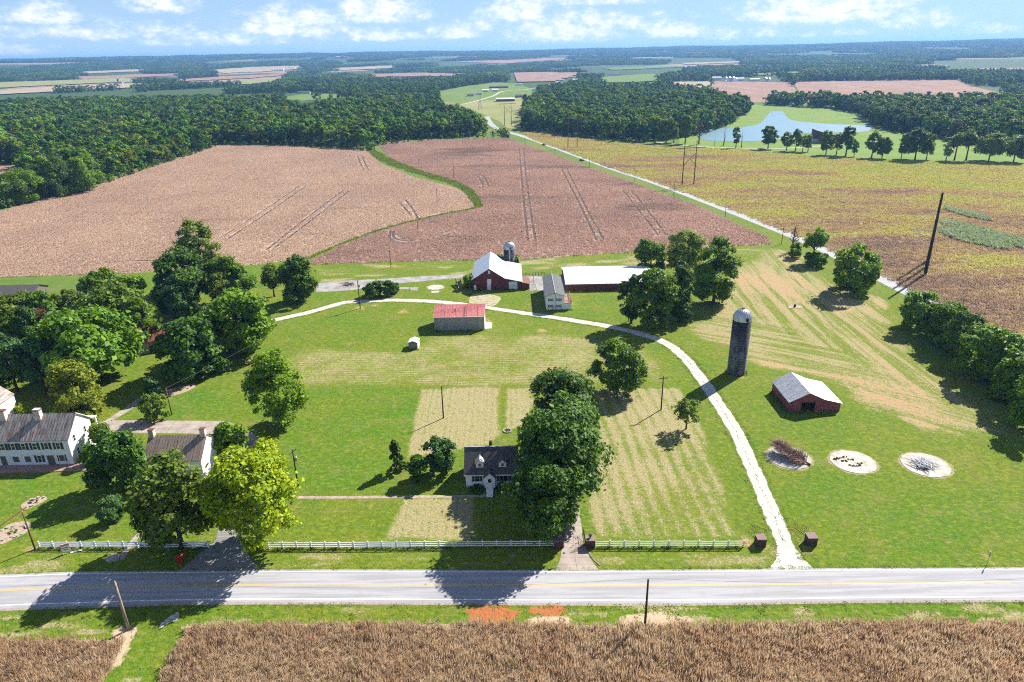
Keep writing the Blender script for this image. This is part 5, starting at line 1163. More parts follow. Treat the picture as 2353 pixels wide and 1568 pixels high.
# ------------------------------------------------------------------ buildings
def YP(px, py, y):
    d = ray(px, py); t = y / d[1]; return d[0] * t, CAM_H + d[2] * t
def XP(px, py, x):
    d = ray(px, py); t = x / d[0]; return d[1] * t, CAM_H + d[2] * t
def shell(root, prof, depth, axis, mf, ms, name='wall', door=None):
    """closed walls under a roof profile; prof = [(u, z)...] from one eave to the other, run along `depth`"""
    u0, u1 = prof[0][0], prof[-1][0]; base = [(u0, 0)] + list(prof) + [(u1, 0)]
    def pt(u, v, z): return (u, v, z) if axis == 'y' else (v, u, z)
    mb = MB(); fr = base
    if door: fr = [(u0, 0)] + list(prof) + [(u1, 0), (door[1], 0), (door[1], door[2]), (door[0], door[2]), (door[0], 0)]
    mb.add([pt(u, 0, z) for u, z in fr], [tuple(range(len(fr)))]); nfr = 1
    mb.add([pt(u, depth, z) for u, z in base], [tuple(range(len(base)))])
    for (u, z) in (prof[0], prof[-1]): mb.add([pt(u, 0, 0), pt(u, depth, 0), pt(u, depth, z), pt(u, 0, z)], [(0, 1, 2, 3)])
    me = bpy.data.meshes.new(name); me.from_pydata(mb.v, [], mb.f); me.update(); me.materials.append(mf); me.materials.append(ms)
    for i, p in enumerate(me.polygons): p.material_index = (0 if i < 2 else 1) if axis == 'y' else (1 if i < 2 else 0)
    return link(name, me, root)
def roof(root, prof, depth, axis, m, over=0.35, t=0.12, n=0, name='roof', lift=0.02, rib=0.0):
    """one slab for each slope; n > 0 splits a slope into that many sheets laid side by side"""
    def pt(u, v, z): return (u, v, z) if axis == 'y' else (v, u, z)
    for k, ((ua, za), (ub, zb)) in enumerate(zip(prof[:-1], prof[1:])):
        L = math.hypot(ub - ua, zb - za); du, dz = (ub - ua) / L, (zb - za) / L
        a = (ua - du * over, za - dz * over) if k == 0 else (ua, za); b = (ub + du * over, zb + dz * over) if k == len(prof) - 2 else (ub, zb)
        z_ = t + lift
        if n <= 0:
            MB().slab(pt(a[0], -over, a[1] + z_), pt(b[0], -over, b[1] + z_), pt(b[0], depth + over, b[1] + z_), pt(a[0], depth + over, a[1] + z_), t).build(name, m, root)
        else:
            r = MB().slab(pt(a[0], -over, a[1] + z_ - .03), pt(b[0], -over, b[1] + z_ - .03), pt(b[0], depth + over, b[1] + z_ - .03), pt(a[0], depth + over, a[1] + z_ - .03), t).build(name, m, root)
            w = (depth + 2 * over) / n
            for i in range(n):
                v0, v1 = -over + i * w + .012, -over + (i + 1) * w - .012; e = .006 * ((i * 5 + k) % 3)
                mb = MB().slab(pt(a[0], v0, a[1] + z_ + e), pt(b[0], v0, b[1] + z_ + e), pt(b[0], v1, b[1] + z_ + e), pt(a[0], v1, a[1] + z_ + e), .03)
                if rib: mb.slab(pt(a[0], v0, a[1] + z_ + rib), pt(b[0], v0, b[1] + z_ + rib), pt(b[0], v0 + .05, b[1] + z_ + rib), pt(a[0], v0 + .05, a[1] + z_ + rib), rib)
                mb.build('roof_panel', m, r)
def window(root, o, u, n, w, z0, z1, shutters=None, fm=None, board=None, mull=1, sw=0.42, pm=None):
    f = 0.09; mb = MB(); wn = None
    for a, b, c, d in ((-w / 2, w / 2, z0, z0 + f), (-w / 2, w / 2, z1 - f, z1), (-w / 2, -w / 2 + f, z0 + f, z1 - f), (w / 2 - f, w / 2, z0 + f, z1 - f)): mb.obox(o, u, n, (a, b), (c, d), (0.003, .075))
    if not board: mb.obox(o, u, n, (-w / 2 + f, w / 2 - f), ((z0 + z1) / 2 - .03, (z0 + z1) / 2 + .03), (.012, .05))
    for k in range(mull - 1):
        uu = -w / 2 + w * (k + 1) / mull; mb.obox(o, u, n, (uu - .04, uu + .04), (z0 + f, z1 - f), (.012, .06))
    wn = mb.build('window', fm or WHITE, root)
    MB().obox(o, u, n, (-w / 2 + f, w / 2 - f), (z0 + f, z1 - f), (.004, .03 if not board else .05)).build('pane' if not board else 'boarding', board or pm or GLASS, wn)
    if shutters:
        for s in (-1, 1):
            a = s * (w / 2 + .05); b = s * (w / 2 + .05 + sw); MB().obox(o, u, n, (min(a, b), max(a, b)), (z0, z1), (.004, .05)).build('shutter', shutters, wn)
    return wn
FX, FN = (1, 0, 0), (0, -1, 0)
# --- white cottage
def cottage():
    x0, y0, wd, dp = -9.45, 114.3, 10.0, 7.6
    t = empty('white_cottage', (x0, y0, 0)); tag(t, 'small white cottage with two dormers and white front steps', 'house')
    prof = [(0, 3.15), (3.8, 6.7), (7.6, 3.15)]
    sh = shell(t, prof, wd, 'x', OFFWHITE, OFFWHITE)
    MB().box(-.04, wd + .04, -.04, dp + .04, 0, .45).build('foundation', plain('foundation_block', (0.42, 0.42, 0.42), (0.3, 0.29, 0.28), 2), t)
    roof(t, prof, wd, 'x', CHAR, .3, .14)
    MB().box(-.3, wd + .3, -.36, -.30, 2.78, 2.98).build('gutter', WHITE, t)
    for i in range(5): MB().box(.02, wd - .02, -.018, -.002, .62 + i * .52, .66 + i * .52).build('siding_course', OFFWHITE, sh)
    for cx in (2.75, 7.15):
        d = empty('dormer'); d.parent = t; d.location = (cx, 0, 0)
        w = .72; MB().add([(-w, .75, 3.95), (w, .75, 3.95), (w, .75, 5.05), (0, .75, 5.72), (-w, .75, 5.05), (-w, 2.6, 5.05), (w, 2.6, 5.05), (0, 3.0, 5.72), (-w, 2.2, 3.95), (w, 2.2, 3.95)], [(0, 1, 2, 3, 4), (0, 4, 5, 8), (1, 9, 6, 2)]).build('dormer_wall', OFFWHITE, d)
        for s in (-1, 1): MB().slab((s * 0.0, .5, 5.83), (s * (w + .2), .5, 5.0), (s * (w + .2), 2.55, 5.0), (0, 3.35, 5.83), .1).build('dormer_roof', ROOFAGED if cx < 5 else GREYSH, d)
        window(d, (0, .75, 0), FX, FN, .72, 4.2, 4.95)
    # front vestibule, door and steps
    cx = 4.65; MB().add([(cx - 1.0, -1.1, .5), (cx + 1.0, -1.1, .5), (cx + 1.0, -1.1, 2.95), (cx, -1.1, 3.95), (cx - 1.0, -1.1, 2.95), (cx - 1.0, 0, .5), (cx + 1.0, 0, .5), (cx + 1.0, 0, 2.95), (cx - 1.0, 0, 2.95), (cx, 0, 3.95)], [(0, 1, 2, 3, 4), (0, 4, 8, 5), (1, 6, 7, 2)]).build('vestibule', OFFWHITE, t)
    for s in (-1, 1): MB().slab((cx, -1.35, 4.06), (cx + s * 1.25, -1.35, 2.82), (cx + s * 1.25, .3, 2.82), (cx, 1.2, 4.06), .1).build('vestibule_roof', CHAR, t)
    d = MB().box(cx - .48, cx + .48, -1.16, -1.105, .78, 2.85).build('door', DOORW, t); MB().box(cx - .28, cx + .28, -1.18, -1.162, 1.75, 2.6).build('door_pane', GLASS, d)
    st = MB().box(cx - .75, cx + .75, -2.0, -1.11, 0, .74).build('stoop', WHITE, t)
    for i in range(4): MB().box(cx - .62, cx + .62, -2.0 - (i + 1) * .34, -2.0 - i * .34, 0, .60 - i * .15).build('step', WHITE, st)
    for s in (-1, 1): MB().tube([(cx + s * .7, -1.2, 1.6), (cx + s * .7, -2.0, 1.6), (cx + s * .7, -3.2, 1.0), (cx + s * .7, -3.2, 0)], .03, 5).tube([(cx + s * .7, -2.0, 1.6), (cx + s * .7, -2.0, .7)], .03, 5).build('handrail', DARKPAINT, st)
    window(t, (2.2, 0, 0), FX, FN, 1.1, 1.35, 2.65, DARKPAINT, TANTRIM)
    window(t, (7.75, 0, 0), FX, FN, 2.6, 1.35, 2.65, DARKPAINT, TANTRIM, mull=3)
    MB().box(4.55, 5.15, 4.15, 4.75, 5.6, 7.75).build('chimney', CHIMR, t)
    MB().box(-.1, wd + .1, 3.68, 3.92, 6.80, 6.90).build('ridge_cap', ROOFAGED, t)
cottage()
# --- white brick house at the left
def brick_house():
    x0, x1, y0 = -114.0, -92.0, 125.4; L = x1 - x0
    t = empty('brick_house', (x0, y0, 0)); tag(t, 'long two-storey whitewashed brick house with rusty metal roof', 'house')
    prof = [(0, 5.95), (4.4, 9.7), (8.4, 6.5)]
    WB = plain('whitewashed_wall', (0.80, 0.79, 0.79), (0.70, 0.68, 0.68), 0.8, 0.75, .2, .006); WF = plain('whitewashed_front', (0.76, 0.75, 0.78), (0.60, 0.56, 0.58), 0.9, 0.8, .2, .006, lo=.5, hi=.75)
    shell(t, prof, L, 'x', WF, WB)
    roof(t, prof, L, 'x', OLDROOF, .28, .1, 36, rib=.045)
    # rear porch roof carried on tall white posts
    MB().slab((L - 9, 8.6, 6.5), (L + .25, 8.6, 6.5), (L + .25, 10.6, 5.9), (L - 9, 10.6, 5.9), .25).build('porch_roof', WHITE, t)
    for px in (L - .05, L - 3.2, L - 6.4): MB().box(px - .17, px + .17, 10.2, 10.5, 0, 5.75).build('porch_post', WHITE, t)
    MB().slab((L + .02, 4.4, 9.95), (L + .26, 4.4, 9.95), (L + .26, 8.7, 6.6), (L + .02, 8.7, 6.6), .3).build('rake_board', WHITE, t)
    def at(px, py): x, z = YP(px, py, y0); return x - x0, z
    for px in (5, 29, 53, 79, 106, 133):
        x, z = at(px, 1024); window(t, (x, 0, 0), FX, FN, .95, 3.75, 5.35, DARKPAINT, OFFWHITE, sw=.5)
    for px in (37, 64): x, z = at(px, 1054); window(t, (x, 0, 0), FX, FN, 1.45, .75, 2.3, None, OFFWHITE, PLYWOOD)
    x, z = at(91, 1053); window(t, (x, 0, 0), FX, FN, .95, .7, 2.4, DARKPAINT, OFFWHITE, sw=.5)
    x, z = at(142.5, 1052); window(t, (x, 0, 0), FX, FN, 1.3, .85, 2.45, DARKPAINT, OFFWHITE, PLYWOOD, sw=.25)
    for px, w in ((10, 1.1), (119, 1.5)):
        x, z = at(px, 1060); d = MB().box(x - w / 2 - .1, x + w / 2 + .1, -.05, -.003, .02, 2.5).build('door', OFFWHITE, t); MB().box(x - w / 2, x + w / 2, -.09, -.052, .02, 2.35).build('door_boarding', PLYWOOD, d)
    RX, RN = (0, 1, 0), (1, 0, 0)
    for px, py in ((194.5, 986), (170, 1006), (203.5, 1014), (180, 1036)):
        y, z = XP(px, py, x1); window(t, (L, y - y0, 0), RX, RN, .85, z - .75, z + .75, None, OFFWHITE)
    for x in (L - 7.2, L - 14.5):
        c = MB().box(x - .65, x + .65, 3.2, 4.2, 8.2, 11.3 if x > L - 10 else 11.0).build('chimney', CHIMW, t); MB().box(x - .72, x + .72, 3.13, 4.27, 11.0, 11.2).build('chimney_cap', CHIMR, c)
    tr = MB().prism([(L - 19, -.02), (L - 19, -3.1), (L + 3.6, -2.6), (L + 4.4, -.9), (L + 3.0, .6), (L + .3, 0.3), (L + .1, -.02)], 0, .16).build('terrace', plain('brick_terrace', (0.36, 0.22, 0.18), (0.25, 0.155, 0.13), 1.2, .9), t)
    tag(tr, 'low pinkish brick terrace along the front')
    # wing at the picture edge
    w = empty('house_wing', (-125.4, 139, 0)); tag(w, 'white gabled wing behind the brick house at the picture edge', 'house')
    p2 = [(0, 6.0), (4.1, 9.2), (8.2, 6.0)]; shell(w, p2, 8.0, 'y', WB, WB); roof(w, p2, 8.0, 'y', OLDROOF, .2, .1); window(w, (6.8, 0, 0), FX, FN, .9, 3.6, 5.0, None, OFFWHITE)
    b = G(190, 1062); ac = empty('air_conditioner', (b[0] + .4, b[1] + 1.5, .16)); tag(ac, 'grey air conditioner box at the gable end of the brick house', 'air conditioner')
    MB().box(-.45, .45, -.45, .45, 0, .9).build('case', STEEL, ac); MB().lathe([(.38, .9), (.38, .96), (.05, .97)], 14).build('fan_grille', DARK, ac)
    sd_ = empty('satellite_dish', (b[0] - .2, b[1] + .5, .16)); tag(sd_, 'small white satellite dish at the gable end of the brick house', 'satellite dish')
    MB().tube([(0, 0, 0), (0, 0, .8)], .04, 6).build('mast', STEEL, sd_); ds = MB().lathe([(.42, .16), (.3, .07), (.12, .01), (.02, 0)], 16).build('dish', WHITE, sd_); ds.location = (0, -.05, 1.0); ds.rotation_euler = (R(70), 0, R(20))
brick_house()
def outbuilding():
    x0, x1, y0 = -73.4, -62.0, 118.6; L = x1 - x0; t = empty('white_outbuilding', (x0, y0, 0)); tag(t, 'white outbuilding with brown metal roof and two end chimneys', 'outbuilding')
    prof = [(0, 4.6), (4.3, 7.9), (8.6, 4.6)]; WB = plain('whitewash', (0.80, 0.80, 0.80), (0.66, 0.63, 0.62), 0.9, 0.75, .2, .006)
    shell(t, prof, L, 'x', WB, WB); roof(t, prof, L, 'x', OLDROOF2, .15, .1, 19, rib=.045)
    for x in (.55, L - .55):
        c = MB().box(x - .5, x + .5, 3.85, 4.75, 7.2, 9.4).build('chimney', CHIMW, t); MB().box(x - .55, x + .55, 3.8, 4.8, 9.3, 9.45).build('chimney_cap', CHIMR, c)
    for x in (2.2, 5.6, 8.8): window(t, (x, 0, 0), FX, FN, .95, 1.0, 2.6, None, OFFWHITE)
    window(t, (L, 4.9, 0), (0, 1, 0), (1, 0, 0), .5, 5.2, 5.9, None, OFFWHITE); window(t, (L, 5.5, 0), (0, 1, 0), (1, 0, 0), .6, 1.6, 2.6, None, OFFWHITE)
outbuilding()
# --- roofs in the grove
def small_gable(name, label, cat, loc, w, d, eave, ridge, wm, rm, axis='x', rz=0.0, extras=True):
    t = empty(name, (loc[0], loc[1], loc[2] if len(loc) > 2 else 0), rz); tag(t, label, cat)
    span = d if axis == 'x' else w; run = w if axis == 'x' else d
    prof = [(0, eave), (span / 2, ridge), (span, eave)]; shell(t, prof, run, axis, wm, wm); roof(t, prof, run, axis, rm, min(.4, w * .05), .12)
    if extras:
        d_ = MB().box(w * .5 - .5, w * .5 + .5, -.06, -.004, 0, 2.1).build('door', DARKPAINT, t)
        for f in (.22, .78): window(t, (w * f, 0, 0), FX, FN, 1.2, 1.0, 2.1)
    return t
T('grove_tree', 'leafy bush in front of the low dark-roofed house', (-20, 70, 676, 722), 'olive', cb=.04, group='trees of the left grove')
T('grove_tree', 'second leafy bush before the low dark-roofed house', (52, 122, 672, 716), 'green', cb=.04, group='trees of the left grove')
g = G(-12, 692); small_gable('ranch_house', 'low house with dark grey roof at the left picture edge', 'house', (g[0] - 3, g[1]), 17, 9, 2.5, 4.3, plain('brown_siding', (.16, .13, .11), None, 2), CHAR)
TERRA = plain('red_tile_roof', (0.30, 0.075, 0.055), (0.22, 0.06, 0.05), 2.5, .8, .2, .04)
g = G(322, 818); small_gable('grove_cottage', 'small house with red roof hidden in the left grove', 'house', (g[0] - 1.5, g[1]), 9.0, 7, 3.6, 6.6, plain('tan_wall', (.42, .34, .26), None, 2), TERRA, 'x', .5)
g = G(346, 800); small_gable('garden_shed', 'small shed with pale roof behind the dark round tree', 'shed', (g[0], g[1]), 6, 5, 2.6, 3.6, OFFWHITE, ROOFAGED, 'x', .2, False)
# --- big red barn
def barn():
    x0, y0, dp = -13.7, 236.2, 22.0; t = empty('red_barn', (x0, y0, 0)); tag(t, 'big dark red barn with steep white and blue-lit metal roof', 'barn')
    prof = [(0, 4.0), (6.1, 7.9), (11.7, 4.15), (17.5, 2.9)]; shell(t, prof, dp, 'y', REDWALL, REDWALLY); roof(t, prof, dp, 'y', ROOFW, .35, .1)
    lp = [(17.52, 2.45), (20.3, 1.9)]
    MB().add([(17.52, 0, 0), (20.3, 0, 0), (20.3, 0, 1.9), (17.52, 0, 2.45), (17.52, 7, 0), (20.3, 7, 0), (20.3, 7, 1.9), (17.52, 7, 2.45)], [(0, 1, 2, 3), (1, 5, 6, 2), (5, 4, 7, 6)]).build('lean_to', REDWALL, t)
    MB().slab((17.6, -.15, 2.6), (20.5, -.15, 2.02), (20.5, 7.1, 2.02), (17.6, 7.1, 2.6), .1).build('lean_to_roof', RUST, t)
    d = MB().box(5.25, 6.6, -.07, -.004, .02, 2.4).box(5.25, 6.75, -.07, -.004, 2.4, 4.05).build('door', DOORW, t)
    for a, b in ((12.95, 14.42), (14.5, 15.97)):
        d = MB().box(a, b, -.07, -.004, .05, 2.95).build('sliding_door', DOORW, t); MB().box(a + .1, b - .1, -.1, -.072, 1.35, 1.5).build('door_rail', STEEL, d)
    d = MB().box(.55, 1.35, -.07, -.004, .05, 1.95).build('side_door', DOORW, t); MB().box(1.7, 2.7, -.05, -.004, 1.45, 1.75).build('vent', DARK, t)
    window(t, (6.1, 0, 0), FX, FN, .75, 6.0, 7.15, None, WHITE, DOORW); MB().lathe([(.14, 0), (.14, .06), (.02, .07)], 10).build('barn_lamp', WHITE, t).location = (6.05, -.1, 5.2)
barn()
def silo_mat():
    m, t, out = newmat('stave_concrete'); p = t.add('ShaderNodeTexCoord').outputs['Object']; s = t.add('ShaderNodeSeparateXYZ', {0: p}).outputs
    ang = t.m('ARCTAN2', s[1], s[0]); uv = t.add('ShaderNodeCombineXYZ', {0: t.m('MULTIPLY', ang, 2.25), 1: s[2], 2: 0.0}).outputs[0]
    b = t.add('ShaderNodeTexBrick', {'Vector': uv, 'Color1': (0.080, 0.080, 0.092, 1), 'Color2': (0.050, 0.050, 0.060, 1), 'Mortar': (0.36, 0.36, 0.38, 1), 'Scale': 1.0, 'Mortar Size': 0.035, 'Brick Width': 0.3, 'Row Height': 0.72, 'Bias': 0.0})
    n = t.noise(t.add('ShaderNodeMapping', {'Vector': p, 'Scale': (1, 1, .35)}).outputs[0], 0.8, 5, .65)
    low = t.m('SUBTRACT', 1.0, t.sstep(s[2], 8.0, 13.5))
    cc = t.mix(t.m('MULTIPLY', t.sstep(n, .38, .62), t.m('ADD', .25, t.m('MULTIPLY', low, .75))), (0.034, 0.034, 0.042), b.outputs[0])
    cc = t.mix(t.m('MULTIPLY', t.sstep(t.noise(p, 1.7, 4, .7), .52, .68), t.m('MULTIPLY', low, .55)), cc, (0.20, 0.21, 0.24))
    bsdf(t, out, cc, .85, .2, b.outputs['Fac'], .03, .6); return m
STAVE = silo_mat()
DOMEM = ribbed('silo_dome', (0.62, 0.63, 0.64), (0.5, 0.51, 0.52), 2.2, 0, .6, .32, .02, .5)
def silo(name, label, loc, r, hc, ht, rz=0.0, hoops=True, chute_w=.5):
    t = empty(name, (*loc, 0), rz); tag(t, label, 'silo')
    MB().lathe([(r, -.1), (r, hc)], 40).build('stave_wall', STAVE, t, True)
    d = MB(); prof = [(r * 1.02, hc - .25), (r * 1.02, hc + .05)] + [(r * 1.02 * math.cos(a), hc + .05 + (ht - hc) * math.sin(a)) for a in np.linspace(.12, 1.40, 9)]
    dm = d.lathe(prof, 40).build('dome', DOMEM, t, True)
    for k in range(20):
        a = k * math.pi / 10; pts = [(r * 1.025 * math.cos(b) * math.cos(a), r * 1.025 * math.cos(b) * math.sin(a), hc + .06 + (ht - hc) * math.sin(b)) for b in np.linspace(.1, 1.4, 7)]
        MB().tube(pts, .035, 4).build('dome_rib', STEEL, dm)
    MB().lathe([(.42, ht - .12), (.42, ht + .12), (.3, ht + .14)], 14).build('vent', DARK, dm)
    if hoops:
        z = .5
        while z < hc - .3:
            h = MB(); q = [(r * 1.004 * math.cos(a), r * 1.004 * math.sin(a), z) for a in np.linspace(0, 2 * math.pi, 33)]; h.tube(q, .022, 4, False).build('hoop', STEEL if z < hc * .65 else DARK, t); z += .62
    a0 = -1.35; c = (r * 1.03 * math.cos(a0), r * 1.03 * math.sin(a0)); 
    MB().box(-chute_w / 2, chute_w / 2, -.12, .12, hc - .1, hc + .85).build('dome_hatch', DARK, dm).location = (c[0], c[1], 0)
    return t
silo('tall_silo', 'tall dark concrete stave silo with domed white cap by the gravel drive', (58.2, 164.0), 2.3, 15.0, 17.6)
s2 = silo('barn_silo', 'shorter dark silo with pale dome behind the red barn', (-0.3, 262.5), 2.25, 8.2, 10.7, hoops=False)
MB().box(-.3, .3, -2.62, -2.2, 0, 8.4).build('chute', STEEL, s2)
for i in range(8): MB().box(-.34, .34, -2.68, -2.615, .6 + i, .75 + i).build('chute_door', WHITE, s2)
# --- long white-roofed shed
def longshed():
    x0, y0, L = 19.4, 233.4, 31.5; t = empty('long_shed', (x0, y0, 0)); tag(t, 'long low red shed under a wide white metal roof', 'shed')
    prof = [(0, 2.5), (10.6, 4.25), (20, 2.7)]; shell(t, prof, L, 'x', REDWALL, REDWALLY); roof(t, prof, L, 'x', ROOFWX, .3, .1, 16, rib=.02)
    MB().box(0, L, -.06, -.004, 2.05, 2.3).build('trim_board', RUST, t)
longshed()
def garage_house():
    x0, y0, w, dp = 11.4, 214.0, 5.85, 21.0; t = empty('garage_house', (x0, y0, 0)); tag(t, 'narrow two-storey white house with grey shingle roof and side deck', 'house')
    prof = [(0, 4.85), (w / 2, 5.95), (w, 4.85)]; shell(t, prof, dp, 'y', OFFWHITE, OFFWHITE); roof(t, prof, dp, 'y', GREYSH, .4, .12)
    MB().box(w / 2 - .12, w / 2 + .12, -.41, dp + .41, 6.09, 6.15).build('ridge_cap', ROOFAGED, t)
    for cx in (1.45, 4.1):
        for z0, z1 in ((3.05, 4.05), (.9, 1.9)): window(t, (cx, 0, 0), FX, FN, .95, z0, z1, DARKPAINT, WHITE, None, 2, .32)
    MB().tube([(w / 2, -.08, 0), (w / 2, -.08, 5.6)], .06, 6).build('downpipe', STEEL, t); MB().box(1.9, 2.1, -.2, -.004, .2, .5).build('meter_box', STEEL, t)
    MB().box(w + .01, w + 2.4, .02, 9, 0, 2.25).build('side_room', OFFWHITE, t); dk = MB().box(w + .01, w + 2.5, -.05, 9.2, 2.26, 2.42).build('deck', DECK, t)
    for y in np.arange(0.1, 9.2, 1.5): MB().box(w + 2.34, w + 2.44, y - .05, y + .05, 2.42, 3.4).build('deck_post', DECK, dk)
    for z in (2.75, 3.05, 3.34): MB().box(w + 2.36, w + 2.42, -.02, 9.15, z - .04, z + .04).build('deck_rail', DECK, dk); MB().box(w + .02, w + 2.4, .02, .08, z - .04, z + .04).build('deck_rail', DECK, dk)
    MB().box(w + .9, w + 1.6, -.05, -.004 + .02, .1, 2.0).build('door', DOORW, t)
    for i in range(2): MB().tube([(w * .7, 6 + i * 6, 5.3), (w * .7, 6 + i * 6, 5.95)], .07, 6).build('roof_vent', STEEL, t)
garage_house()
def tin_shed():
    x0, y0, L = -23.5, 197.4, 15.2; t = empty('tin_shed', (x0, y0, 0)); tag(t, 'corrugated grey metal shed with faded red roof', 'shed')
    prof = [(0, 4.45), (6.9, 5.85), (8.6, 5.4)]; sh = shell(t, prof, L, 'x', GREYTIN, GREYTINY)
    roof(t, prof, L, 'x', REDROOF, .2, .08, 14, rib=.05)
    n = 15
    for i in range(n):
        a, b = L * i / n, L * (i + 1) / n; mb = MB().box(a + .012, b - .012, -.03, -.004, .1, 4.42)
        for k in range(3): c = a + (k + .5) * (b - a) / 3; mb.box(c - .05, c + .05, -.07, -.028, .1, 4.42)
        mb.build('wall_sheet', GREYTIN, sh)
    MB().box(-.2, L + .2, -.24, -.16, 4.38, 4.56).build('eave_trim', OFFWHITE, t)
    d = MB().box(L + .004, L + .06, 1.0, 7.0, .05, 3.9).build('sliding_door', WHITE, t); MB().prism([(L + .1, 1.0), (L + 2.2, 1.4), (L + 2.2, 6.6), (L + .1, 7.0)], 0, .05).build('door_apron', CONCW, t)
    MB().tube([(6.3, 3.0, 5.2), (6.3, 3.0, 5.9)], .1, 8).build('roof_vent', RUST, t); MB().box(9.15, 9.3, -.18, 6.9, 4.6, 4.68).build('roof_lap', RUST, t).rotation_euler = (R(11.0), 0, 0)
tin_shed()
ws_ = empty('garden_hut', (-29.6, 183.6, 0), R(-4)); tag(ws_, 'tiny white metal hut standing alone on the lawn', 'shed')
pf = [(0, 2.05), (1.3, 2.55), (2.6, 2.05)]; HUTM = plain('hut_white', (0.78, 0.78, 0.77), (0.6, 0.6, 0.58), 1.5, .5); HG = plain('hut_grey', (0.22, 0.23, 0.24), (0.14, 0.145, 0.15), 1.5, .7)
shell(ws_, pf, 3.1, 'y', HG, HUTM); roof(ws_, pf, 3.1, 'y', HUTM, .12, .06); MB().box(.7, 1.9, -.06, -.004, .05, 1.9).build('door', HG, ws_)
def small_barn():
    x0, y0, w, dp = 63.5, 142.0, 11.9, 10.8; t = empty('small_red_barn', (x0, y0, 0)); tag(t, 'small red barn with silvery roof and open doorway on the hay ground', 'barn')
    RW = ribbed('faded_red_wall', (0.30, 0.075, 0.085), (0.235, 0.062, 0.07), 3.0, 0, .8, .7, .01); RWY = ribbed('faded_red_side', (0.27, 0.07, 0.08), (0.20, 0.055, 0.06), 3.0, 1, .8, .7, .01)
    prof = [(0, 2.7), (4.3, 4.9), (8.0, 3.15), (11.9, 2.15)]; shell(t, prof, dp, 'y', RW, RWY, door=(2.85, 6.0, 2.45)); roof(t, prof, dp, 'y', ROOFAGED, .3, .1)
    MB().box(2.7, 2.84, -.06, -.004, 0, 2.5).box(6.01, 6.15, -.06, -.004, 0, 2.5).box(2.7, 6.15, -.06, -.004, 2.5, 2.64).build('door_frame', RUST, t)
    MB().tube([(3.0, .6, 0), (5.6, .9, 2.3)], .08, 5).tube([(3.2, 1.0, 2.4), (5.8, 1.0, .6)], .07, 5).build('leaning_timber', WOODPOLE, t); MB().box(6.2, 9.4, -.1, -.004, .0, .12).build('sill_board', CONCW, t)
small_barn()

# ------------------------------------------------------------------ yard things
def pad(label, c, r, m, seed):
    b = G(*c); t = empty('round_pad', (b[0], b[1], 0)); tag(t, label, 'concrete pad'); q = random.Random(seed)
    MB().prism([(r * math.cos(a) * (1 + q.uniform(-.035, .03)), r * math.sin(a) * (1 + q.uniform(-.035, .03))) for a in np.linspace(0, 2 * math.pi, 49)[:-1]], 0, .10).build('slab', m, t)
    MB().prism([((r + .45 + q.uniform(-.25, .35)) * math.cos(a), (r + .45 + q.uniform(-.25, .35)) * math.sin(a)) for a in np.linspace(0, 2 * math.pi, 49)[:-1]], 0, .03).build('bare_rim', plain('pad_rim' + str(seed), (0.30, 0.23, 0.12), (0.16, 0.19, 0.05), 1.2, .95), t)
    return t, b
PADM = plain('sunbleached_pad', (0.45, 0.42, 0.38), (0.33, 0.27, 0.20), .7, .9, .2, .01, lo=.42, hi=.7)
t1, b1 = pad('round concrete pad under the dead fallen tree', (1812, 1052), 4.35, PADM, 1)
t2, b2 = pad('bare round concrete pad with weeds in its cracks', (1960.5, 1062), 4.35, PADM, 2)
t3, b3 = pad('round concrete pad under a heap of white pipes', (2127, 1069), 4.5, PADM, 3)
t4, b4 = pad('small pale round pad left of the red barn', (1001, 661), 2.9, PADM, 4)
g = G(1000, 671); o = MB().prism([(-1.2, -1.2), (1.2, -1.2), (1.5, .9), (-1.5, .9)], 0, .06).build('entry_slab', PADM); o.location = (g[0], g[1], 0); o.parent = None; tag(o, 'small square slab below the pale pad by the barn', 'concrete slab')
r_ = random.Random(4)
wd = MB()
for cx, cy, n in ((-3.2, .9, 16), (-2.2, 1.3, 12), (-1.8, .2, 14), (-1.0, 1.7, 10), (-.2, .6, 12), (-1.0, -1.6, 10), (.2, -1.6, 9), (1.0, -.9, 8)):
    for i in range(n):
        x, y = cx + r_.uniform(-.5, .5), cy + r_.uniform(-.25, .25); s = r_.uniform(.12, .3); a = r_.uniform(0, 3); wd.add([(x - s * math.cos(a), y - s * math.sin(a), .11), (x + s * math.cos(a), y + s * math.sin(a), .11), (x + r_.uniform(-.1, .1), y + .1, .11 + s)], [(0, 1, 2)])
tag(wd.build('crack_weeds', plain('weed_leaf', (.13, .12, .03), (.20, .13, .05), 3), t2), kind='stuff')
# dead fallen tree
dt = empty('fallen_tree', (b1[0] + 2.6, b1[1] - 2.6, .1)); tag(dt, 'uprooted dead tree with brown twigs lying on the left pad', 'fallen tree')
tk = MB().tube([(.6, -.6, .15), (-.6, .9, .45), (-1.8, 2.4, .8), (-3.2, 3.8, 1.2)], [.22, .18, .13, .06], 7).build('trunk', DEADWOOD, dt, True); bm_ = MB()
for i in range(420):
    f = r_.uniform(.1, 1.15); s = np.array([-3.6 * f + .4, 4.2 * f - .4, .15 + 1.0 * f]); a = r_.uniform(-1.5, 1.5) + 2.35; L = r_.uniform(1.0, 3.0); e = s + np.array([math.cos(a) * L, math.sin(a) * L, r_.uniform(.1, 1.1)])
    bm_.tube([tuple(s), tuple((s + e) / 2 + np.array([0, 0, r_.uniform(-.1, .3)])), tuple(e)], [.055, .04, .018], 3, False)
    for k in range(3): h = e + np.array([r_.uniform(-.7, .4), r_.uniform(-.4, .7), r_.uniform(-.1, .5)]); bm_.tube([tuple((s + e) / 2), tuple(h)], [.03, .014], 3, False)
tag(bm_.build('branches', plain('brown_twigs', (.25, .14, .11), (.15, .09, .075), 3), dt), kind='stuff')
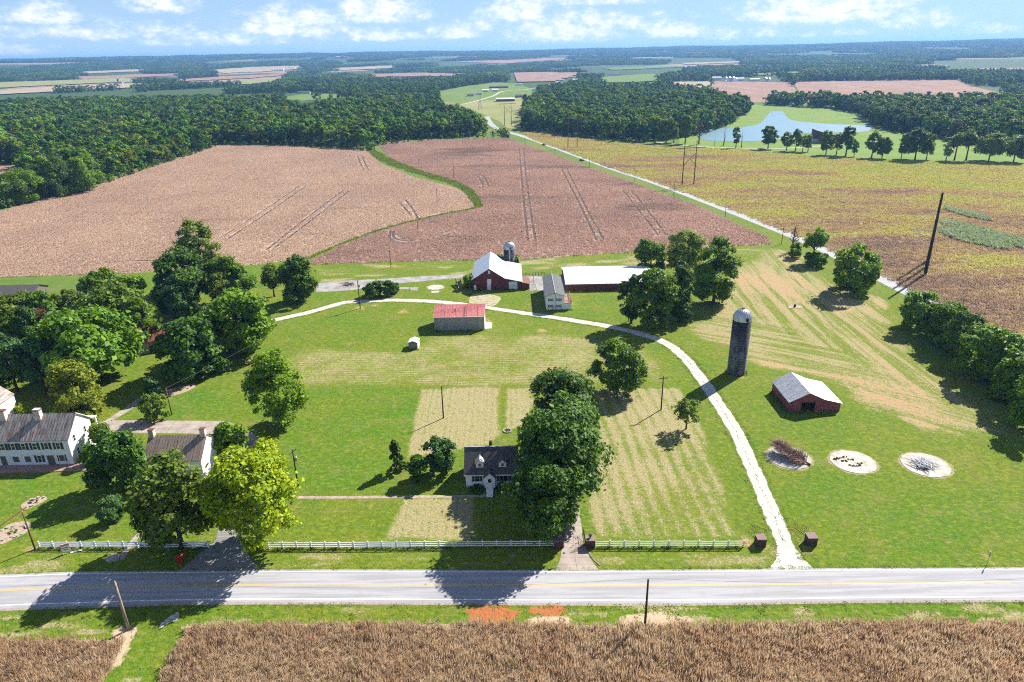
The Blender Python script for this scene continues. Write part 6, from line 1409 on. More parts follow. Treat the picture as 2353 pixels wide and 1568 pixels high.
# heap of white pipes
hp = empty('pipe_heap', (b3[0] - .5, b3[1], .1)); tag(hp, 'loose heap of white plastic pipes and scraps on the right pad', 'pipe heap')
for i in range(70):
    x, y = r_.gauss(0, 1.0), r_.gauss(0, .9); a = r_.gauss(2.0, .5); L = r_.uniform(.6, 1.9); z = r_.uniform(.06, .55); d = np.array([math.cos(a), math.sin(a), r_.uniform(-.15, .15)]) * L; q = np.array([x, y, z + .25])
    MB().tube([tuple(q - d), tuple(q + d)], r_.uniform(.035, .075), 6).build('pipe', WHITE if i % 9 else DARK, hp)
for i in range(5):
    x, y = r_.gauss(-.6, .6), r_.gauss(-.4, .5); MB().add([(x - .7, y - .3, .1), (x + .5, y - .4, .12), (x + .7, y + .3, .4), (x - .4, y + .5, .25), (x, y, .5)], [(0, 1, 4), (1, 2, 4), (2, 3, 4), (3, 0, 4)]).build('scrap_sheet', DARK if i % 2 else plain('blue_scrap' + str(i), (.12, .2, .3), None, 2), hp)
# fire ring
g = G(1166, 991); fr = empty('fire_ring', (g[0], g[1], 0)); tag(fr, 'round stone fire ring on the dry lawn behind the cottage', 'fire ring')
STONE = plain('field_stone', (.42, .39, .35), (.28, .25, .22), 3, .9, .2, .02)
for k in range(16):
    a = k * math.pi / 8; st = MB(); q = [(.17 * math.cos(b) * r_.uniform(.8, 1.2), .14 * math.sin(b) * r_.uniform(.8, 1.2)) for b in np.linspace(0, 6.28, 8)[:-1]]; o = st.prism(q, 0, .25).build('stone', STONE, fr); o.location = (.85 * math.cos(a), .85 * math.sin(a), 0); o.rotation_euler = (0, 0, a + 1.57)
for k in range(4): MB().tube([(math.cos(k) * .6, math.sin(k) * .6, .06), (-math.cos(k + .4) * .4, -math.sin(k + .4) * .4, .2)], .06, 6).build('log', DEADWOOD, fr)
# fuel tank
g = G(578, 836); ft_ = empty('fuel_tank', (g[0], g[1], 0), R(62)); tag(ft_, 'rusty pinkish fuel tank lying on the lawn', 'tank')
PT = plain('pink_rust', (.46, .26, .21), (.30, .16, .12), 2, .7)
mb = MB(); mb.lathe([(.02, -1.15), (.42, -1.12), (.56, -1.0), (.57, 0), (.56, 1.0), (.42, 1.12), (.02, 1.15)], 20); o = mb.build('tank', PT, ft_, True); o.rotation_euler = (0, R(90), 0); o.location = (0, 0, .78)
for x in (-.7, .7): MB().box(x - .06, x + .06, -.4, .4, 0, .3).build('cradle', RUST, ft_)
MB().tube([(0, 0, 1.3), (0, 0, 1.55)], .06, 6).build('filler_cap', STEEL, ft_)
# brick gate piers
def pier(label, c, w, h, urn=None):
    b = G(*c); t = empty('gate_pier', (b[0], b[1], 0)); tag(t, label, 'gate pier', 'brick gate piers')
    MB().box(-w / 2, w / 2, -w / 2, w / 2, 0, h).build('pier', BRICK, t); cp = MB().box(-w / 2 - .06, w / 2 + .06, -w / 2 - .06, w / 2 + .06, h, h + .14).build('cap', plain('cap' + label[:9], (.26, .18, .16), (.17, .12, .11), 3, .9), t)
    if urn: MB().lathe([(.12, h + .14), (.1, h + .3), (.26, h + .5), (.3, h + .7), (.2, h + .68)], 12).build('urn', urn, t)
    return t
pier('brick gate pier left of the concrete driveway', (1284, 1254), 1.55, 1.5, STONE)
p_ = pier('brick gate pier right of the concrete driveway with dark urn', (1355.5, 1254), 1.5, 1.5, DARK)
pier('brick gate pier left of the gravel drive', (1746, 1252), 1.5, 1.55)
pier('brick gate pier right of the gravel drive', (1862, 1249), 1.55, 1.55)
def gate(label, a, b, h, m, n=6, tri=False):
    A, B = np.array(a), np.array(b); t = empty('iron_gate', (*A, 0)); tag(t, label, 'gate'); d = B - A
    def pt(f, z): return (d[0] * f, d[1] * f, z)
    for z in (.25, h): MB().tube([pt(0, z), pt(1, z if not tri else z * .55)], .04, 5).build('rail', m, t)
    for k in range(n + 1): f = k / n; MB().tube([pt(f, .1), pt(f, h if not tri else h * (1 - .45 * f))], .028, 4).build('bar', m, t)
    MB().tube([pt(0, .3), pt(1, h * (.5 if tri else 1))], .03, 4).build('brace', m, t)
pc = G(1355.5, 1254); gate('open dark iron gate at the concrete driveway', (pc[0] - .8, pc[1] - .3), (pc[0] - 2.6, pc[1] - .9), 1.25, RUST)
gate('dark iron gate folded back behind the right driveway pier', (pc[0] - .75, pc[1] + .9), (pc[0] - .85, pc[1] + 3.4), 1.25, DARKPAINT)
for lb, c in (('rusty gate leaf leaning behind the left gravel drive pier', (1747, 1242)), ('rusty gate leaf leaning behind the right gravel drive pier', (1848, 1238))):
    b = G(*c); gate(lb, (b[0] + .9, b[1] + .9), (b[0] - .6, b[1] + 3.3), 1.6, RUST, 8, True)
# board fences
def fence(label, a, b, first=True):
    A, B = G(*a), G(*b); L = np.linalg.norm(B - A); n = max(2, round(L / 2.44)); d = (B - A) / n
    t = empty('board_fence', (A[0], A[1], 0)); tag(t, label, 'fence', 'white three-rail fences along the highway'); u = d / np.linalg.norm(d); q = random.Random(int(a[0])); hs = [q.uniform(-.03, .03) for _ in range(n + 1)]
    pm = MB().box(-.085, .085, -.085, .085, 0, 1.4).mesh('post', WHITE); ang = math.atan2(u[1], u[0])
    for i in range(n + 1):
        o = link('post', pm, t); o.location = (d[0] * i, d[1] * i, 0); o.rotation_euler = (0, q.uniform(-.02, .02), ang)
    for i in range(n):
        for z in (.35, .77, 1.19):
            p0 = d * i; p1 = d * (i + 1); nn = np.array([-u[1], u[0]]) * -.11; w = .038; z0 = z + hs[i]; z1 = z + hs[i + 1]
            q0 = p0 + nn; q1 = p1 + nn; e = np.array([-u[1], u[0]]) * w
            MB().add([(*(q0 - e), z0 - .09), (*(q1 - e), z1 - .09), (*(q1 + e), z1 - .09), (*(q0 + e), z0 - .09), (*(q0 - e), z0 + .09), (*(q1 - e), z1 + .09), (*(q1 + e), z1 + .09), (*(q0 + e), z0 + .09)], [(0, 3, 2, 1), (4, 5, 6, 7), (0, 1, 5, 4), (1, 2, 6, 5), (2, 3, 7, 6), (3, 0, 4, 7)]).build('rail', WHITE, t)
fence('white board fence at the left, behind the white sign', (92, 1259), (480, 1259))
fence('long white board fence in front of the cottage lawn', (618, 1261), (1273, 1256))
fence('white board fence between the driveways', (1367, 1257), (1708, 1257))
# cattle fence behind the long shed
def post_fence(label, pts, h, n, m, rails=2, name='cattle_fence'):
    P = [np.array(p) for p in GL(pts)]; t = empty(name, (*P[0], 0)); tag(t, label, 'fence'); q = random.Random(n)
    L = np.cumsum([0] + [np.linalg.norm(b - a) for a, b in zip(P[:-1], P[1:])])
    def f(s):
        i = min(max(int(np.searchsorted(L, s) - 1), 0), len(P) - 2); return P[i] + (P[i + 1] - P[i]) * (s - L[i]) / (L[i + 1] - L[i]) - P[0]
    X = [f(L[-1] * k / n) for k in range(n + 1)]
    for x in X: MB().tube([(x[0], x[1], 0), (x[0] + q.uniform(-.05, .05), x[1], h * q.uniform(.9, 1.1))], .09, 5).build('post', m, t)
    for a, b in zip(X[:-1], X[1:]):
        for r in range(rails): z = h * (r + 1) / (rails + .4); MB().tube([(a[0], a[1], z), (b[0], b[1], z)], .045, 4).build('rail', m, t)
post_fence('weathered post and rail fence behind the long white roof', [(1296, 622), (1350, 621), (1440, 620)], 1.5, 10, WOODPOLE)
post_fence('dark rail of the cattle lot between barn and white house', [(1202, 634), (1252, 633)], 1.2, 7, WOODPOLE)
post_fence('broken rail fence running towards the white house', [(1226, 640), (1227, 655), (1232, 668)], 1.2, 4, WOODPOLE, 1)
lc = empty('loading_chute', (*G(1058, 664), 0), R(12)); tag(lc, 'old wooden loading chute left of the red barn', 'chute')
for s in (-.8, .8):
    MB().slab((s - .05, 0, 1.2), (s + .05, 0, 1.2), (s + .05, 6, 2.2), (s - .05, 6, 2.2), .9).build('side_panel', WOODPOLE, lc)
    for y in (.3, 3, 5.7): MB().tube([(s, y, 0), (s, y, 1.4 + y * .16)], .09, 5).build('post', WOODPOLE, lc)
MB().slab((-.75, 0, .2), (.75, 0, .2), (.75, 6, 1.2), (-.75, 6, 1.2), .1).build('ramp', POLEPALE, lc)
db = empty('scrap_pile', (*G(801, 655), 0)); tag(db, 'dark heap of broken timber on the old lot', 'scrap pile')
for k in range(26): a = r_.uniform(0, 6.28); L = r_.uniform(.6, 1.8); MB().box(-L, L, -.09, .09, -.04, .04).build('board', WOODPOLE if k % 3 else POLEPALE, db).matrix_local = Matrix.Translation((r_.gauss(0, .8), r_.gauss(0, .6), r_.uniform(.15, 1.0))) @ Matrix.Rotation(a, 4, 'Z') @ Matrix.Rotation(r_.uniform(-.5, .5), 4, 'Y')
wc = empty('well_cap', (*G(1826, 706), 0)); tag(wc, 'square concrete well cap with dark pump on the hay ground', 'well cap')
MB().prism([(-2.3, -1.1), (2.2, -1.3), (2.5, 1.0), (-2.0, 1.2)], 0, .1).build('slab', CONC, wc); MB().lathe([(.35, .1), (.35, .7), (.2, .95), (.1, 1.0)], 12).build('pump', DARK, wc)
# sign boards
def estate_sign():
    b = G(154, 1272); t = empty('yard_sign', (b[0], b[1], 0), R(28)); tag(t, 'white upright sign board with dark lines beside the left fence', 'sign')
    for s in (-.62, .62): MB().box(s - .05, s + .05, -.05, .05, 0, 1.95).build('post', plain('pink_post', (.62, .42, .38), None, 3), t)
    bd = MB().box(-.6, .6, -.03, .03, .45, 1.9).build('board', WHITE, t); MB().box(-.6, .6, -.036, -.031, 1.55, 1.88).build('red_band', plain('faded_red_print', (.60, .22, .20), None, 3), bd)
    for z, w in ((1.15, .42), (.8, .34)): MB().box(-w, w, -.036, -.031, z, z + .13).build('dark_line', DARK, bd)
    MB().box(-.62, .62, -.05, .05, 1.9, 1.98).build('top_rail', plain('pink_rail', (.62, .42, .38), None, 3), t)
estate_sign()
b = G(176, 1268); sc_ = empty('sign_rider', (b[0], b[1], 0), .3); tag(sc_, 'pale board lying on the grass beside the white sign', 'board'); MB().slab((-.9, -.2, .1), (.9, -.2, .16), (.9, .2, .2), (-.9, .2, .12), .04).build('panel', WHITE, sc_); MB().box(-.4, .4, -.12, .12, .17, .19).build('blue_print', plain('blue_print', (.25, .45, .6), None, 3), sc_)
b = G(414, 1294); rm = empty('red_mailbox', (b[0], b[1], 0), R(-35)); tag(rm, 'big red mailbox on a thick red post beside the side drive', 'mailbox')
MB().slab((-.32, -.3, 1.0), (.32, -.3, 1.0), (.32, .3, 1.15), (-.32, .3, 1.15), 1.1).build('post', REDP, rm); mb = MB(); q = [(.3 * math.cos(a), .3 * math.sin(a)) for a in np.linspace(0, math.pi, 9)]
bx_ = MB().add([(x, -.35, 1.35 + z) for x, z in [(.3, -.3)] + q + [(-.3, -.3)]] + [(x, 1.15, 1.35 + z) for x, z in [(.3, -.3)] + q + [(-.3, -.3)]], [tuple(range(11)), tuple(range(11, 22))[::-1]] + [(i, (i + 1) % 11, 11 + (i + 1) % 11, 11 + i) for i in range(11)]).build('box', REDP, rm); MB().box(.31, .35, .2, .6, 1.4, 1.7).build('flag', WHITE, bx_)
b = G(2268, 1297); rs = empty('road_sign', (b[0], b[1], 0), R(60)); tag(rs, 'small dark road sign on a thin post at the right verge', 'road sign')
MB().tube([(0, 0, 0), (0, 0, 2.5)], .045, 6).build('post', STEEL, rs); MB().box(-.32, .32, -.03, .0, 1.7, 2.55).build('plate', plain('sign_back', (.13, .16, .19), (.09, .11, .13), 3, .5, .5, 0, .3), rs)
# flower beds and stones
def bed(label, poly, seed, n):
    P = GL(poly); c = np.mean(P, 0); t = empty('flower_bed', (c[0], c[1], 0)); tag(t, label, 'flower bed'); q = random.Random(seed)
    MB().prism([tuple(np.array(p) - c) for p in smooth_poly(P, 4)], 0, .06).build('soil', plain('bed_soil' + str(seed), (.40, .31, .23), (.28, .21, .15), 2, .95, .1, .03), t)
    for k in range(n):
        i = q.randrange(len(P)); f = q.random(); e = np.array(P[i]) * (1 - f) + np.array(P[(i + 1) % len(P)]) * f - c; e = e * q.uniform(.55, .95); s = q.uniform(.15, .42)
        o = MB().prism([(s * math.cos(a) * q.uniform(.7, 1.2), s * .8 * math.sin(a) * q.uniform(.7, 1.2)) for a in np.linspace(0, 6.28, 8)[:-1]], 0, s * .8).build('stone', STONE, t); o.location = (e[0], e[1], .03)
    V, Fq, C = crown(seed, 1.0, .7, .35, 7, 160, .22, .3); V[:, 2] = np.maximum(V[:, 2] + .3, .08); link('plants', npmesh('plants', V, Fq, LEAF['green']), t)['kind'] = 'stuff'
bed('stone-edged flower bed left of the pole, nearest the fence', [(0, 1222), (24, 1204), (60, 1199), (71, 1208), (58, 1226), (30, 1240), (0, 1252), (-14, 1240)], 21, 22)
bed('small flower bed at the upper end of the garden timber', [(48, 1162), (70, 1148), (102, 1142), (108, 1148), (88, 1160), (58, 1172)], 22, 8)
bed('garden patch beside the small tree behind the courtyard', [(372, 908), (400, 892), (440, 884), (448, 890), (420, 904), (385, 912)], 23, 6)
A = G(0, 1210); B = G(62, 1166); tb = empty('garden_timber', (A[0], A[1], 0)); tag(tb, 'low timber edging running to the small flower bed', 'edging'); dd = B - A
for k in range(6): MB().tube([(dd[0] * k / 6, dd[1] * k / 6, .12), (dd[0] * (k + .96) / 6, dd[1] * (k + .96) / 6, .12)], .14, 6).build('timber', CHIMR, tb)
b = G(259, 1284); st = empty('round_stone_slab', (b[0], b[1], 0)); tag(st, 'round stone slab on the shaded verge beside the garden path', 'stone slab'); MB().prism([(1.15 * math.cos(a) * r_.uniform(.9, 1.1), .95 * math.sin(a)) for a in np.linspace(0, 6.28, 15)[:-1]], 0, .16).build('slab', STONE, st)

# ------------------------------------------------------------------ poles and lines
POLES = {}
def top_z(base, ty):
    b = G(*base); lo, hi = .5, 60
    for _ in range(40):
        m = (lo + hi) / 2
        if Pv(b[0], b[1], m)[1] > ty: lo = m
        else: hi = m
    return b, lo
def pole(key, label, base, ty, m=None, arm=None, box=False, group='utility poles', r=.15):
    b, h = top_z(base, ty); t = empty('utility_pole', (b[0], b[1], 0)); tag(t, label, 'utility pole', group)
    MB().tube([(0, 0, -.2), (0, 0, h)], [r * 1.15, r * .8], 8).build('post', m or WOODPOLE, t, True); POLES[key] = np.array([b[0], b[1], h])
    MB().lathe([(.05, h), (.07, h + .1), (.04, h + .22)], 8).build('insulator', INSUL, t)
    if arm is not None:
        a = MB().obox((0, 0, 0), (math.cos(arm), math.sin(arm), 0), (-math.sin(arm), math.cos(arm), 0), (-1.1, 1.1), (h - .6, h - .45), (-.06, .06)).build('crossarm', m or WOODPOLE, t)
        for s in (-1, 1): MB().lathe([(.05, h - .45), (.06, h - .3), (.03, h - .22)], 6).build('arm_insulator', INSUL, a).location = (math.cos(arm) * s, math.sin(arm) * s, 0)
    if box: MB().lathe([(.26, h - 2.6), (.26, h - 1.75), (.1, h - 1.68)], 12).build('transformer', STEEL, t).location = (.42, 0, 0)
    return t
pole('mid', 'thin dark pole on the dry square behind the cottage', (1019, 961), 888)
pole('right', 'dark pole on the striped lawn near the gravel drive', (1519, 942), 865, arm=R(10))
pole('left', 'pole with transformer right of the yellow-green tree', (685, 1117), 1033, box=True, arm=R(70))
pole('lane', 'tall pole beside the curving lane by the dark shrubs', (828, 709), 643, box=True)
pole('hwl', 'pale wooden pole at the near verge in the left corner', (296, 1447), 1337, POLEPALE, r=.2)
pole('hwr', 'dark pole in the sandy patch at the near verge', (1482, 1437), 1332, r=.17)
pole('fl', 'thin pole at the end of the left fence', (80.5, 1262), 1177, CHIMR, r=.13)
pole('court', 'brown pole beside the courtyard shrubs', (395, 954), 894, RUST, arm=R(20), r=.13)
pole('clump', 'dark pole half hidden by the yard clump', (1444.6, 738), 669, arm=R(80))
for k, (bx, by, ty, lb) in enumerate([(898.5, 615, 575, 'thin pole at the near edge of the brown field'), (960, 528, 494, 'thin pole beside the green waterway in the brown field'), (1004.5, 464.5, 432, 'thin pole standing in the brown field left of the waterway'), (1043, 410, 380, 'thin pole at the upper end of the waterway'), (1124, 340, 320, 'farthest thin pole in the brown field')]):
    pole('f%d' % k, lb, (bx, by), ty, r=.13, group='poles crossing the brown field')
for k, (bx, by, ty, lb) in enumerate([(1795.7, 561, 524, 'roadside pole at the corner of the brown field'), (1666, 499, 467, 'second roadside pole along the county road'), (1548, 452, 424, 'third roadside pole along the county road'), (1458.6, 418, 392, 'fourth roadside pole along the county road'), (1354, 386, 363, 'fifth roadside pole along the county road'), (1275, 357, 338, 'sixth roadside pole along the county road'), (1206.6, 333, 317, 'farthest roadside pole along the county road')]):
    pole('c%d' % k, lb, (bx, by), ty, r=.13, group='poles along the county road')
def hframe(key, label, b0, b1, ty, arm_py, xb):
    A, h = top_z(b0, ty); B = G(*b1); t = empty('transmission_frame', (*A, 0)); tag(t, label, 'power pylon', 'wooden transmission frames'); d = B - A
    pt = lambda f, z: (d[0] * f, d[1] * f, z)
    for f in (0, 1): MB().tube([pt(f, -.2), pt(f, h)], [.34, .22], 8).build('pole', WOODPOLE, t, True)
    za = top_z(b0, arm_py)[1]; MB().tube([pt(-.75, za), pt(1.75, za)], .2, 6).build('crossarm', WOODPOLE, t)
    z0, z1 = top_z(b0, xb[1])[1], top_z(b0, xb[0])[1]
    for f in (0, 1): MB().tube([pt(f, z0), pt(1 - f, z1)], .13, 5).build('brace', WOODPOLE, t)
    pts = []
    for f in (-.72, .5, 1.72): MB().tube([pt(f, za), pt(f, za - 2.6)], .09, 5).build('insulator_string', INSUL, t); pts.append(np.array([A[0] + d[0] * f, A[1] + d[1] * f, za - 2.6]))
    POLES[key] = pts
hframe('HA', 'nearest wooden two-pole transmission frame beside the county road', (1567, 427), (1594, 425), 324, 341, (353, 381))
hframe('HB', 'transmission frame in front of the middle wood', (1305, 340), (1326, 339), 262, 274, (285, 300))
hframe('HC', 'farthest transmission frame beside the end of the left wood', (1159.5, 290), (1175, 289), 237, 239, (246, 262))
# three tall poles in line: the angle of the transmission line
tp = empty('angle_structure', (*G(2128, 616), 0)); tag(tp, 'three tall dark poles in line on the yellow field', 'power pylon'); o0 = G(2128, 616); POLES['TP'] = []
for k, (px, py) in enumerate(((2131.5, 602), (2128.5, 616), (2125.5, 632))):
    b = G(px, py); h = top_z((px, py), 442 + k * 1.0)[1]; q = b - o0; MB().tube([(q[0], q[1], -.2), (q[0], q[1], h)], [.62, .34], 10).build('pole', plain('tarred_pole%d' % k, (.045, .032, .026), (.03, .022, .02), 1, .85), tp, True)
    MB().lathe([(.85, 0), (.85, .5), (.6, .55)], 10).build('footing', CONCW, tp).location = (q[0], q[1], 0); za = h * (.70 - .07 * k)
    for s in (-1, 1): MB().tube([(q[0], q[1], za), (q[0] + s * 6.5, q[1] + 1.0, za - .4)], .10, 5).build('insulator_string', INSUL, tp)
    POLES['TP'].append((np.array([b[0] - 6.5, b[1] + 1, za - .4]), np.array([b[0] + 6.5, b[1] + 1, za - .4])))
def wire(label, a, b, sag=.03, r=.022):
    a, b = np.array(a), np.array(b); L = np.linalg.norm(b - a); t = MB(); pts = []
    for f in np.linspace(0, 1, 17): p = a + (b - a) * f; p = p - np.array([0, 0, 4 * sag * L * f * (1 - f)]); pts.append(tuple(p - a))
    o = t.tube(pts, r, 4, False).build('power_line', WIRE); o.location = tuple(a); return tag(o, label, 'wire', 'overhead wires')
nm3 = ('left', 'middle', 'right')
for k in range(3):
    wire(f'{nm3[k]} transmission wire between the two farthest frames', POLES['HC'][k], POLES['HB'][k], .02, .05); wire(f'{nm3[k]} transmission wire from the wood frame to the nearest frame', POLES['HB'][k], POLES['HA'][k], .025, .045); wire(f'{nm3[k]} transmission wire from the nearest frame to the three poles', POLES['HA'][k], POLES['TP'][k][0], .02, .02)
P_ = POLES
for lb, a, b in (('wire from the transformer pole across the lawn to the thin pole', 'left', 'mid'), ('wire from the thin pole behind the maples to the striped lawn pole', 'mid', 'right'), ('wire from the striped lawn pole up to the clump pole', 'right', 'clump'), ('wire from the lane pole to the courtyard pole', 'lane', 'court'), ('wire between the two poles along the near verge', 'hwl', 'hwr'), ('wire from the lane pole to the edge of the brown field', 'lane', 'f0'), ('wire over the lower waterway', 'f0', 'f1'), ('wire over the middle of the brown field', 'f1', 'f2'), ('wire over the upper brown field', 'f2', 'f3')):
    wire(lb, P_[a] + [0, 0, .2], P_[b] + [0, 0, .2], .02, .014)
wire('wire leaving the verge pole to the right picture edge', P_['hwr'] + [0, 0, .2], P_['hwr'] + np.array([75, 0, 0]), .02, .018); wire('wire leaving the pale verge pole to the left picture edge', P_['hwl'] + [0, 0, .2], P_['hwl'] + np.array([-60, 1, 0]), .02, .018)
lt = empty('lattice_tower', (*G(1103, 252), 0)); tag(lt, 'thin grey lattice tower beyond the end of the left wood', 'power pylon'); hh = top_z((1103, 252), 212)[1]
for sx in (-1, 1):
    for sy in (-1, 1): MB().tube([(sx * 3.2, sy * 3.2, 0), (sx * .8, sy * .8, hh * .55), (sx * 2.6, sy * .8, hh)], .16, 4).build('leg', STEEL, lt)
for k in range(5):
    z0, z1 = hh * k / 9, hh * (k + 1) / 9; w0, w1 = 3.2 - 2.4 * k / 5, 3.2 - 2.4 * (k + 1) / 5
    for s in (-1, 1): MB().tube([(-w0, s * w0, z0), (w1, s * w1, z1)], .1, 3).build('brace', STEEL, lt); MB().tube([(w0, s * w0, z0), (-w1, s * w1, z1)], .1, 3).build('brace', STEEL, lt)
MB().tube([(-5, 0, hh), (5, 0, hh)], .2, 4).build('crossarm', STEEL, lt)

# ------------------------------------------------------------------ far buildings
BLUEW = plain('pale_blue_wall', (.50, .56, .62), None, 2); BROWNR = plain('brown_roof', (.14, .10, .085), None, 2); DKW = plain('dark_wall', (.10, .10, .105), None, 2); TANW = plain('tan_siding', (.5, .43, .33), None, 2)
def farb(label, x0, x1, yb, h, wm, rm, depth=9, name='farm_house', cat='house', rise=1.6):
    b = ground_at(x0, yb); c = ground_at(x1, yb)
    if b is None or c is None: return
    w = max(3.0, abs(c[0] - b[0])); small_gable(name, label, cat, (b[0], b[1], b[2]), w, depth, h, h + rise, wm, rm, 'x', 0.0, True)
for a in [('long pale-roofed shed at the end of the dry pasture', 1140, 1183, 234, 4, DKW, ROOFWX, 16, 'farm_shed', 'shed'), ('brown-roofed house beside the pale-roofed shed', 1184, 1209, 224, 3.2, TANW, BROWNR, 14),
    ('white house in the middle of the hamlet', 1109, 1123, 212, 4, WHITE, ROOFWX, 10), ('second white house of the hamlet, right of the first', 1131, 1145, 211, 4, WHITE, ROOFWX, 10), ('white garage at the left of the hamlet', 1094, 1108, 218, 3, WHITE, ROOFAGED, 9, 'farm_garage', 'garage'),
    ('dark-roofed house leftmost in the hamlet', 1073, 1089, 222, 3, BLUEW, CHAR, 10), ('long dark-roofed shed behind the hamlet', 1124, 1168, 203, 3, DKW, BROWNR, 10, 'farm_shed', 'shed'), ('white cottage behind the hamlet trees', 1185, 1201, 197, 3.4, WHITE, ROOFAGED, 9),
    ('pale blue farmhouse on the pasture above the middle wood', 1312, 1346, 187, 4.5, BLUEW, ROOFWX, 12), ('grey house right of the pale blue farmhouse', 1350, 1372, 179, 4, TANW, GREYSH, 12), ('long grey house on the far pasture', 1400, 1433, 174, 4, WHITE, GREYSH, 12),
    ('grey house in a clearing of the big wood', 684, 709, 216, 3.4, BLUEW, GREYSH, 10), ('white-roofed house in a clearing of the big wood', 744, 771, 214, 3.4, TANW, ROOFWX, 12), ('brown house right of the clearing', 808, 822, 211, 3.2, TANW, BROWNR, 9),
    ('white barn at the left of the grain farm', 1601, 1618, 183, 5, WHITE, ROOFWX, 14, 'farm_barn', 'barn'), ('round-shouldered white barn of the grain farm', 1637, 1661, 185, 7, WHITE, ROOFWX, 16, 'farm_barn', 'barn'), ('white barn between the grain bins', 1693, 1713, 186.5, 6, WHITE, ROOFWX, 14, 'farm_barn', 'barn'), ('long white barn of the grain farm', 1724, 1750, 187.5, 5, WHITE, ROOFWX, 14, 'farm_barn', 'barn'),
    ('white barn of the far left farm', 286, 304, 193, 6, WHITE, ROOFAGED, 14, 'farm_barn', 'barn'), ('low house of the far left farm', 262, 276, 193, 4, TANW, BROWNR, 10), ('white barn far off on the left plain', 688, 708, 166, 8, WHITE, ROOFWX, 20, 'farm_barn', 'barn'), ('second white barn on the left plain', 622, 650, 163, 7, WHITE, ROOFWX, 20, 'farm_barn', 'barn'), ('small white house on the left plain', 662, 676, 158, 6, WHITE, ROOFWX, 14),
    ('far white house below the right ridge', 2034, 2052, 145, 7, WHITE, ROOFWX, 20), ('second far white house on the right slope', 2098, 2106, 132, 8, WHITE, ROOFWX, 20), ('grey shed left of the far left farm', 308, 322, 192, 4, DKW, STEEL, 10, 'farm_shed', 'shed')]:
    farb(*a)
for k, (x0, x1, yb, h) in enumerate([(1663, 1671, 187, 8), (1671, 1679, 187.5, 9), (1680, 1688, 187.5, 9), (1687, 1693, 187, 7), (1754, 1762, 188, 8), (1763, 1770, 188, 7)]):
    b = ground_at((x0 + x1) / 2, yb); r = (x1 - x0) / 2 / F * np.linalg.norm(b); t = empty('grain_bin', tuple(b)); tag(t, ('first', 'second', 'third', 'fourth', 'fifth', 'sixth')[k] + ' silvery grain bin from the left at the far farm', 'grain bin', 'grain bins of the far farm')
    MB().lathe([(r, 0), (r, h)], 20).build('bin_wall', ROOFW, t, True); MB().lathe([(r * 1.03, h), (r * .2, h + r * .6), (.1, h + r * .65)], 20).build('bin_roof', STEEL, t, True)
b = ground_at(272, 190); silo('far_silo', 'small pale silo of the far left farm', (b[0], b[1]), 3.0, 16, 19, hoops=False)
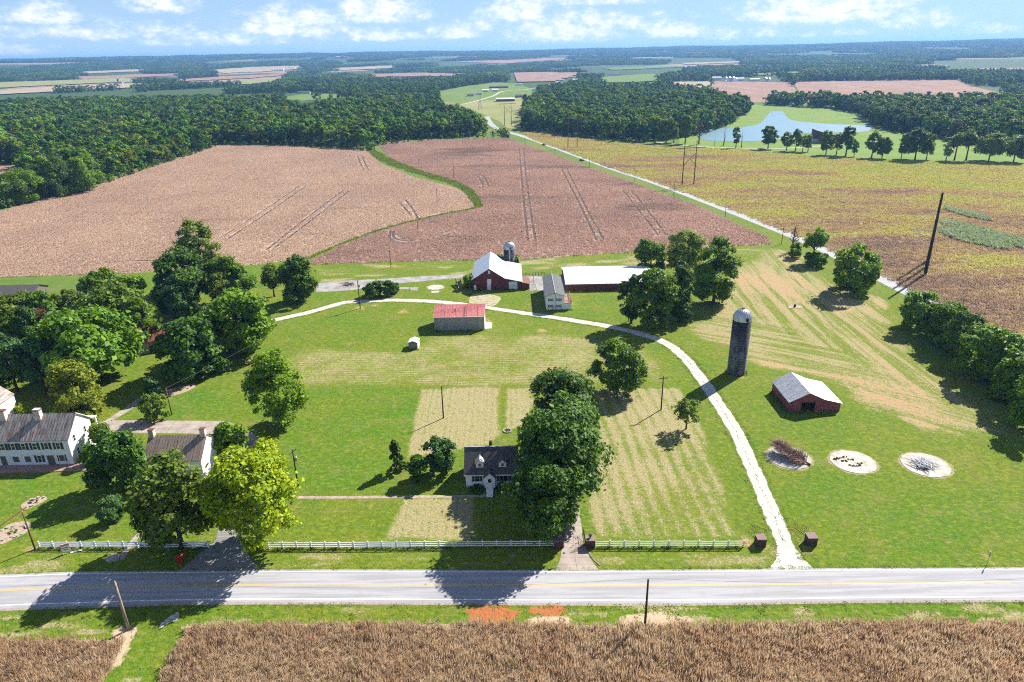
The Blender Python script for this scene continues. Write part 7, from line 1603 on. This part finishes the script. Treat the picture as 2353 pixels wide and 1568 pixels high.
# curved house by the pond
def lake_house():
    b = G(1880, 329); t = empty('lake_house', (b[0], b[1], 0)); tag(t, 'dark curved lake house with pale terrace on the pond shore', 'house'); mb = MB(); q = []
    for a in np.linspace(R(200), R(290), 15): q.append((math.cos(a), math.sin(a)))
    n = len(q); r0, r1 = 17.0, 15.0
    for i, (c, s) in enumerate(q):
        h = 11.5 - 6.5 * i / (n - 1); mb.v += [(14 + c * r0 * 1.1, 14 + s * r0, 0), (14 + c * r0 * 1.1, 14 + s * r0, h), (14 + c * r1 * 1.1, 14 + s * r1, h), (14 + c * r1 * 1.1, 14 + s * r1, 0)]
    for i in range(n - 1):
        for k in range(4): mb.f.append((4 * i + k, 4 * i + (k + 1) % 4, 4 * i + 4 + (k + 1) % 4, 4 * i + 4 + k))
    mb.f += [(0, 1, 2, 3), tuple(4 * n - 4 + k for k in range(4))]
    w = mb.build('curved_wall', plain('dark_timber', (.06, .055, .06), (.10, .09, .09), .6, .7), t)
    for i in range(2, n - 2, 2): c, s = q[i]; MB().tube([(14 + c * 17.15 * 1.1, 14 + s * 17.15, .5), (14 + c * 17.15 * 1.1, 14 + s * 17.15, 9.5 - 6 * i / (n - 1))], .25, 4).build('fin', BROWNR, w)
    MB().prism([(-14, 4), (-6, -1), (2, 2), (6, 12), (-2, 18), (-12, 14)], 0, 3.2).build('terrace', plain('pink_terrace', (.44, .36, .35), None, 1), t)
    MB().box(8, 26, 6, 14, 0, 4.2).build('side_wing', plain('wing_wall', (.35, .34, .36), None, 1), t); MB().slab((7, 5, 5.0), (27, 5, 5.0), (27, 15, 5.8), (7, 15, 5.8), .5).build('wing_roof', CHAR, t)
lake_house()
def car(label, c, rz, m):
    b = G(*c); t = empty('car', (b[0], b[1], .03), rz); tag(t, label, 'car')
    P = [(-2.2, .3), (-2.2, .8), (-1.3, .95), (-.8, 1.42), (.9, 1.45), (1.6, .98), (2.2, .9), (2.25, .35)]; mb = MB(); n = len(P)
    mb.add([(x, -.85, z) for x, z in P] + [(x, .85, z) for x, z in P], [tuple(range(n)), tuple(range(n, 2 * n))[::-1]] + [(i, (i + 1) % n, n + (i + 1) % n, n + i) for i in range(n)]); mb.build('body', m, t)
    MB().box(-.95, 1.15, -.87, .87, 1.0, 1.34).build('side_windows', GLASS, t)
    for x in (-1.35, 1.4):
        for y in (-.85, .85): w = MB().lathe([(.3, -.1), (.33, 0), (.3, .1)], 12).build('wheel', DARK, t); w.location = (x, y, .33); w.rotation_euler = (R(90), 0, 0)
car('small dark car driving on the county road', (1250, 334), R(120), plain('car_paint', (.05, .055, .07), None, 1, .3, .5))
car('dark car parked on the verge of the county road', (1337, 370), R(120), plain('car_paint_black', (.03, .03, .035), None, 1, .3, .5))
# ------------------------------------------------------------------ haze in the low air
hz = MB().box(-16500, 16500, -16500, 16500, -30.0, 165.0).build('haze', None); tag(hz, kind='stuff')
hm = bpy.data.materials.new('haze_air'); hm.use_nodes = True; _t = NT(hm.node_tree); _t.n.clear()
_v = _t.add('ShaderNodeVolumePrincipled', {'Color': (0.24, 0.50, 1.0, 1), 'Density': 8.0e-5, 'Anisotropy': 0.2}); _o = _t.add('ShaderNodeOutputMaterial'); _t.l.new(_v.outputs[0], _o.inputs['Volume'])
hz.data.materials.append(hm)
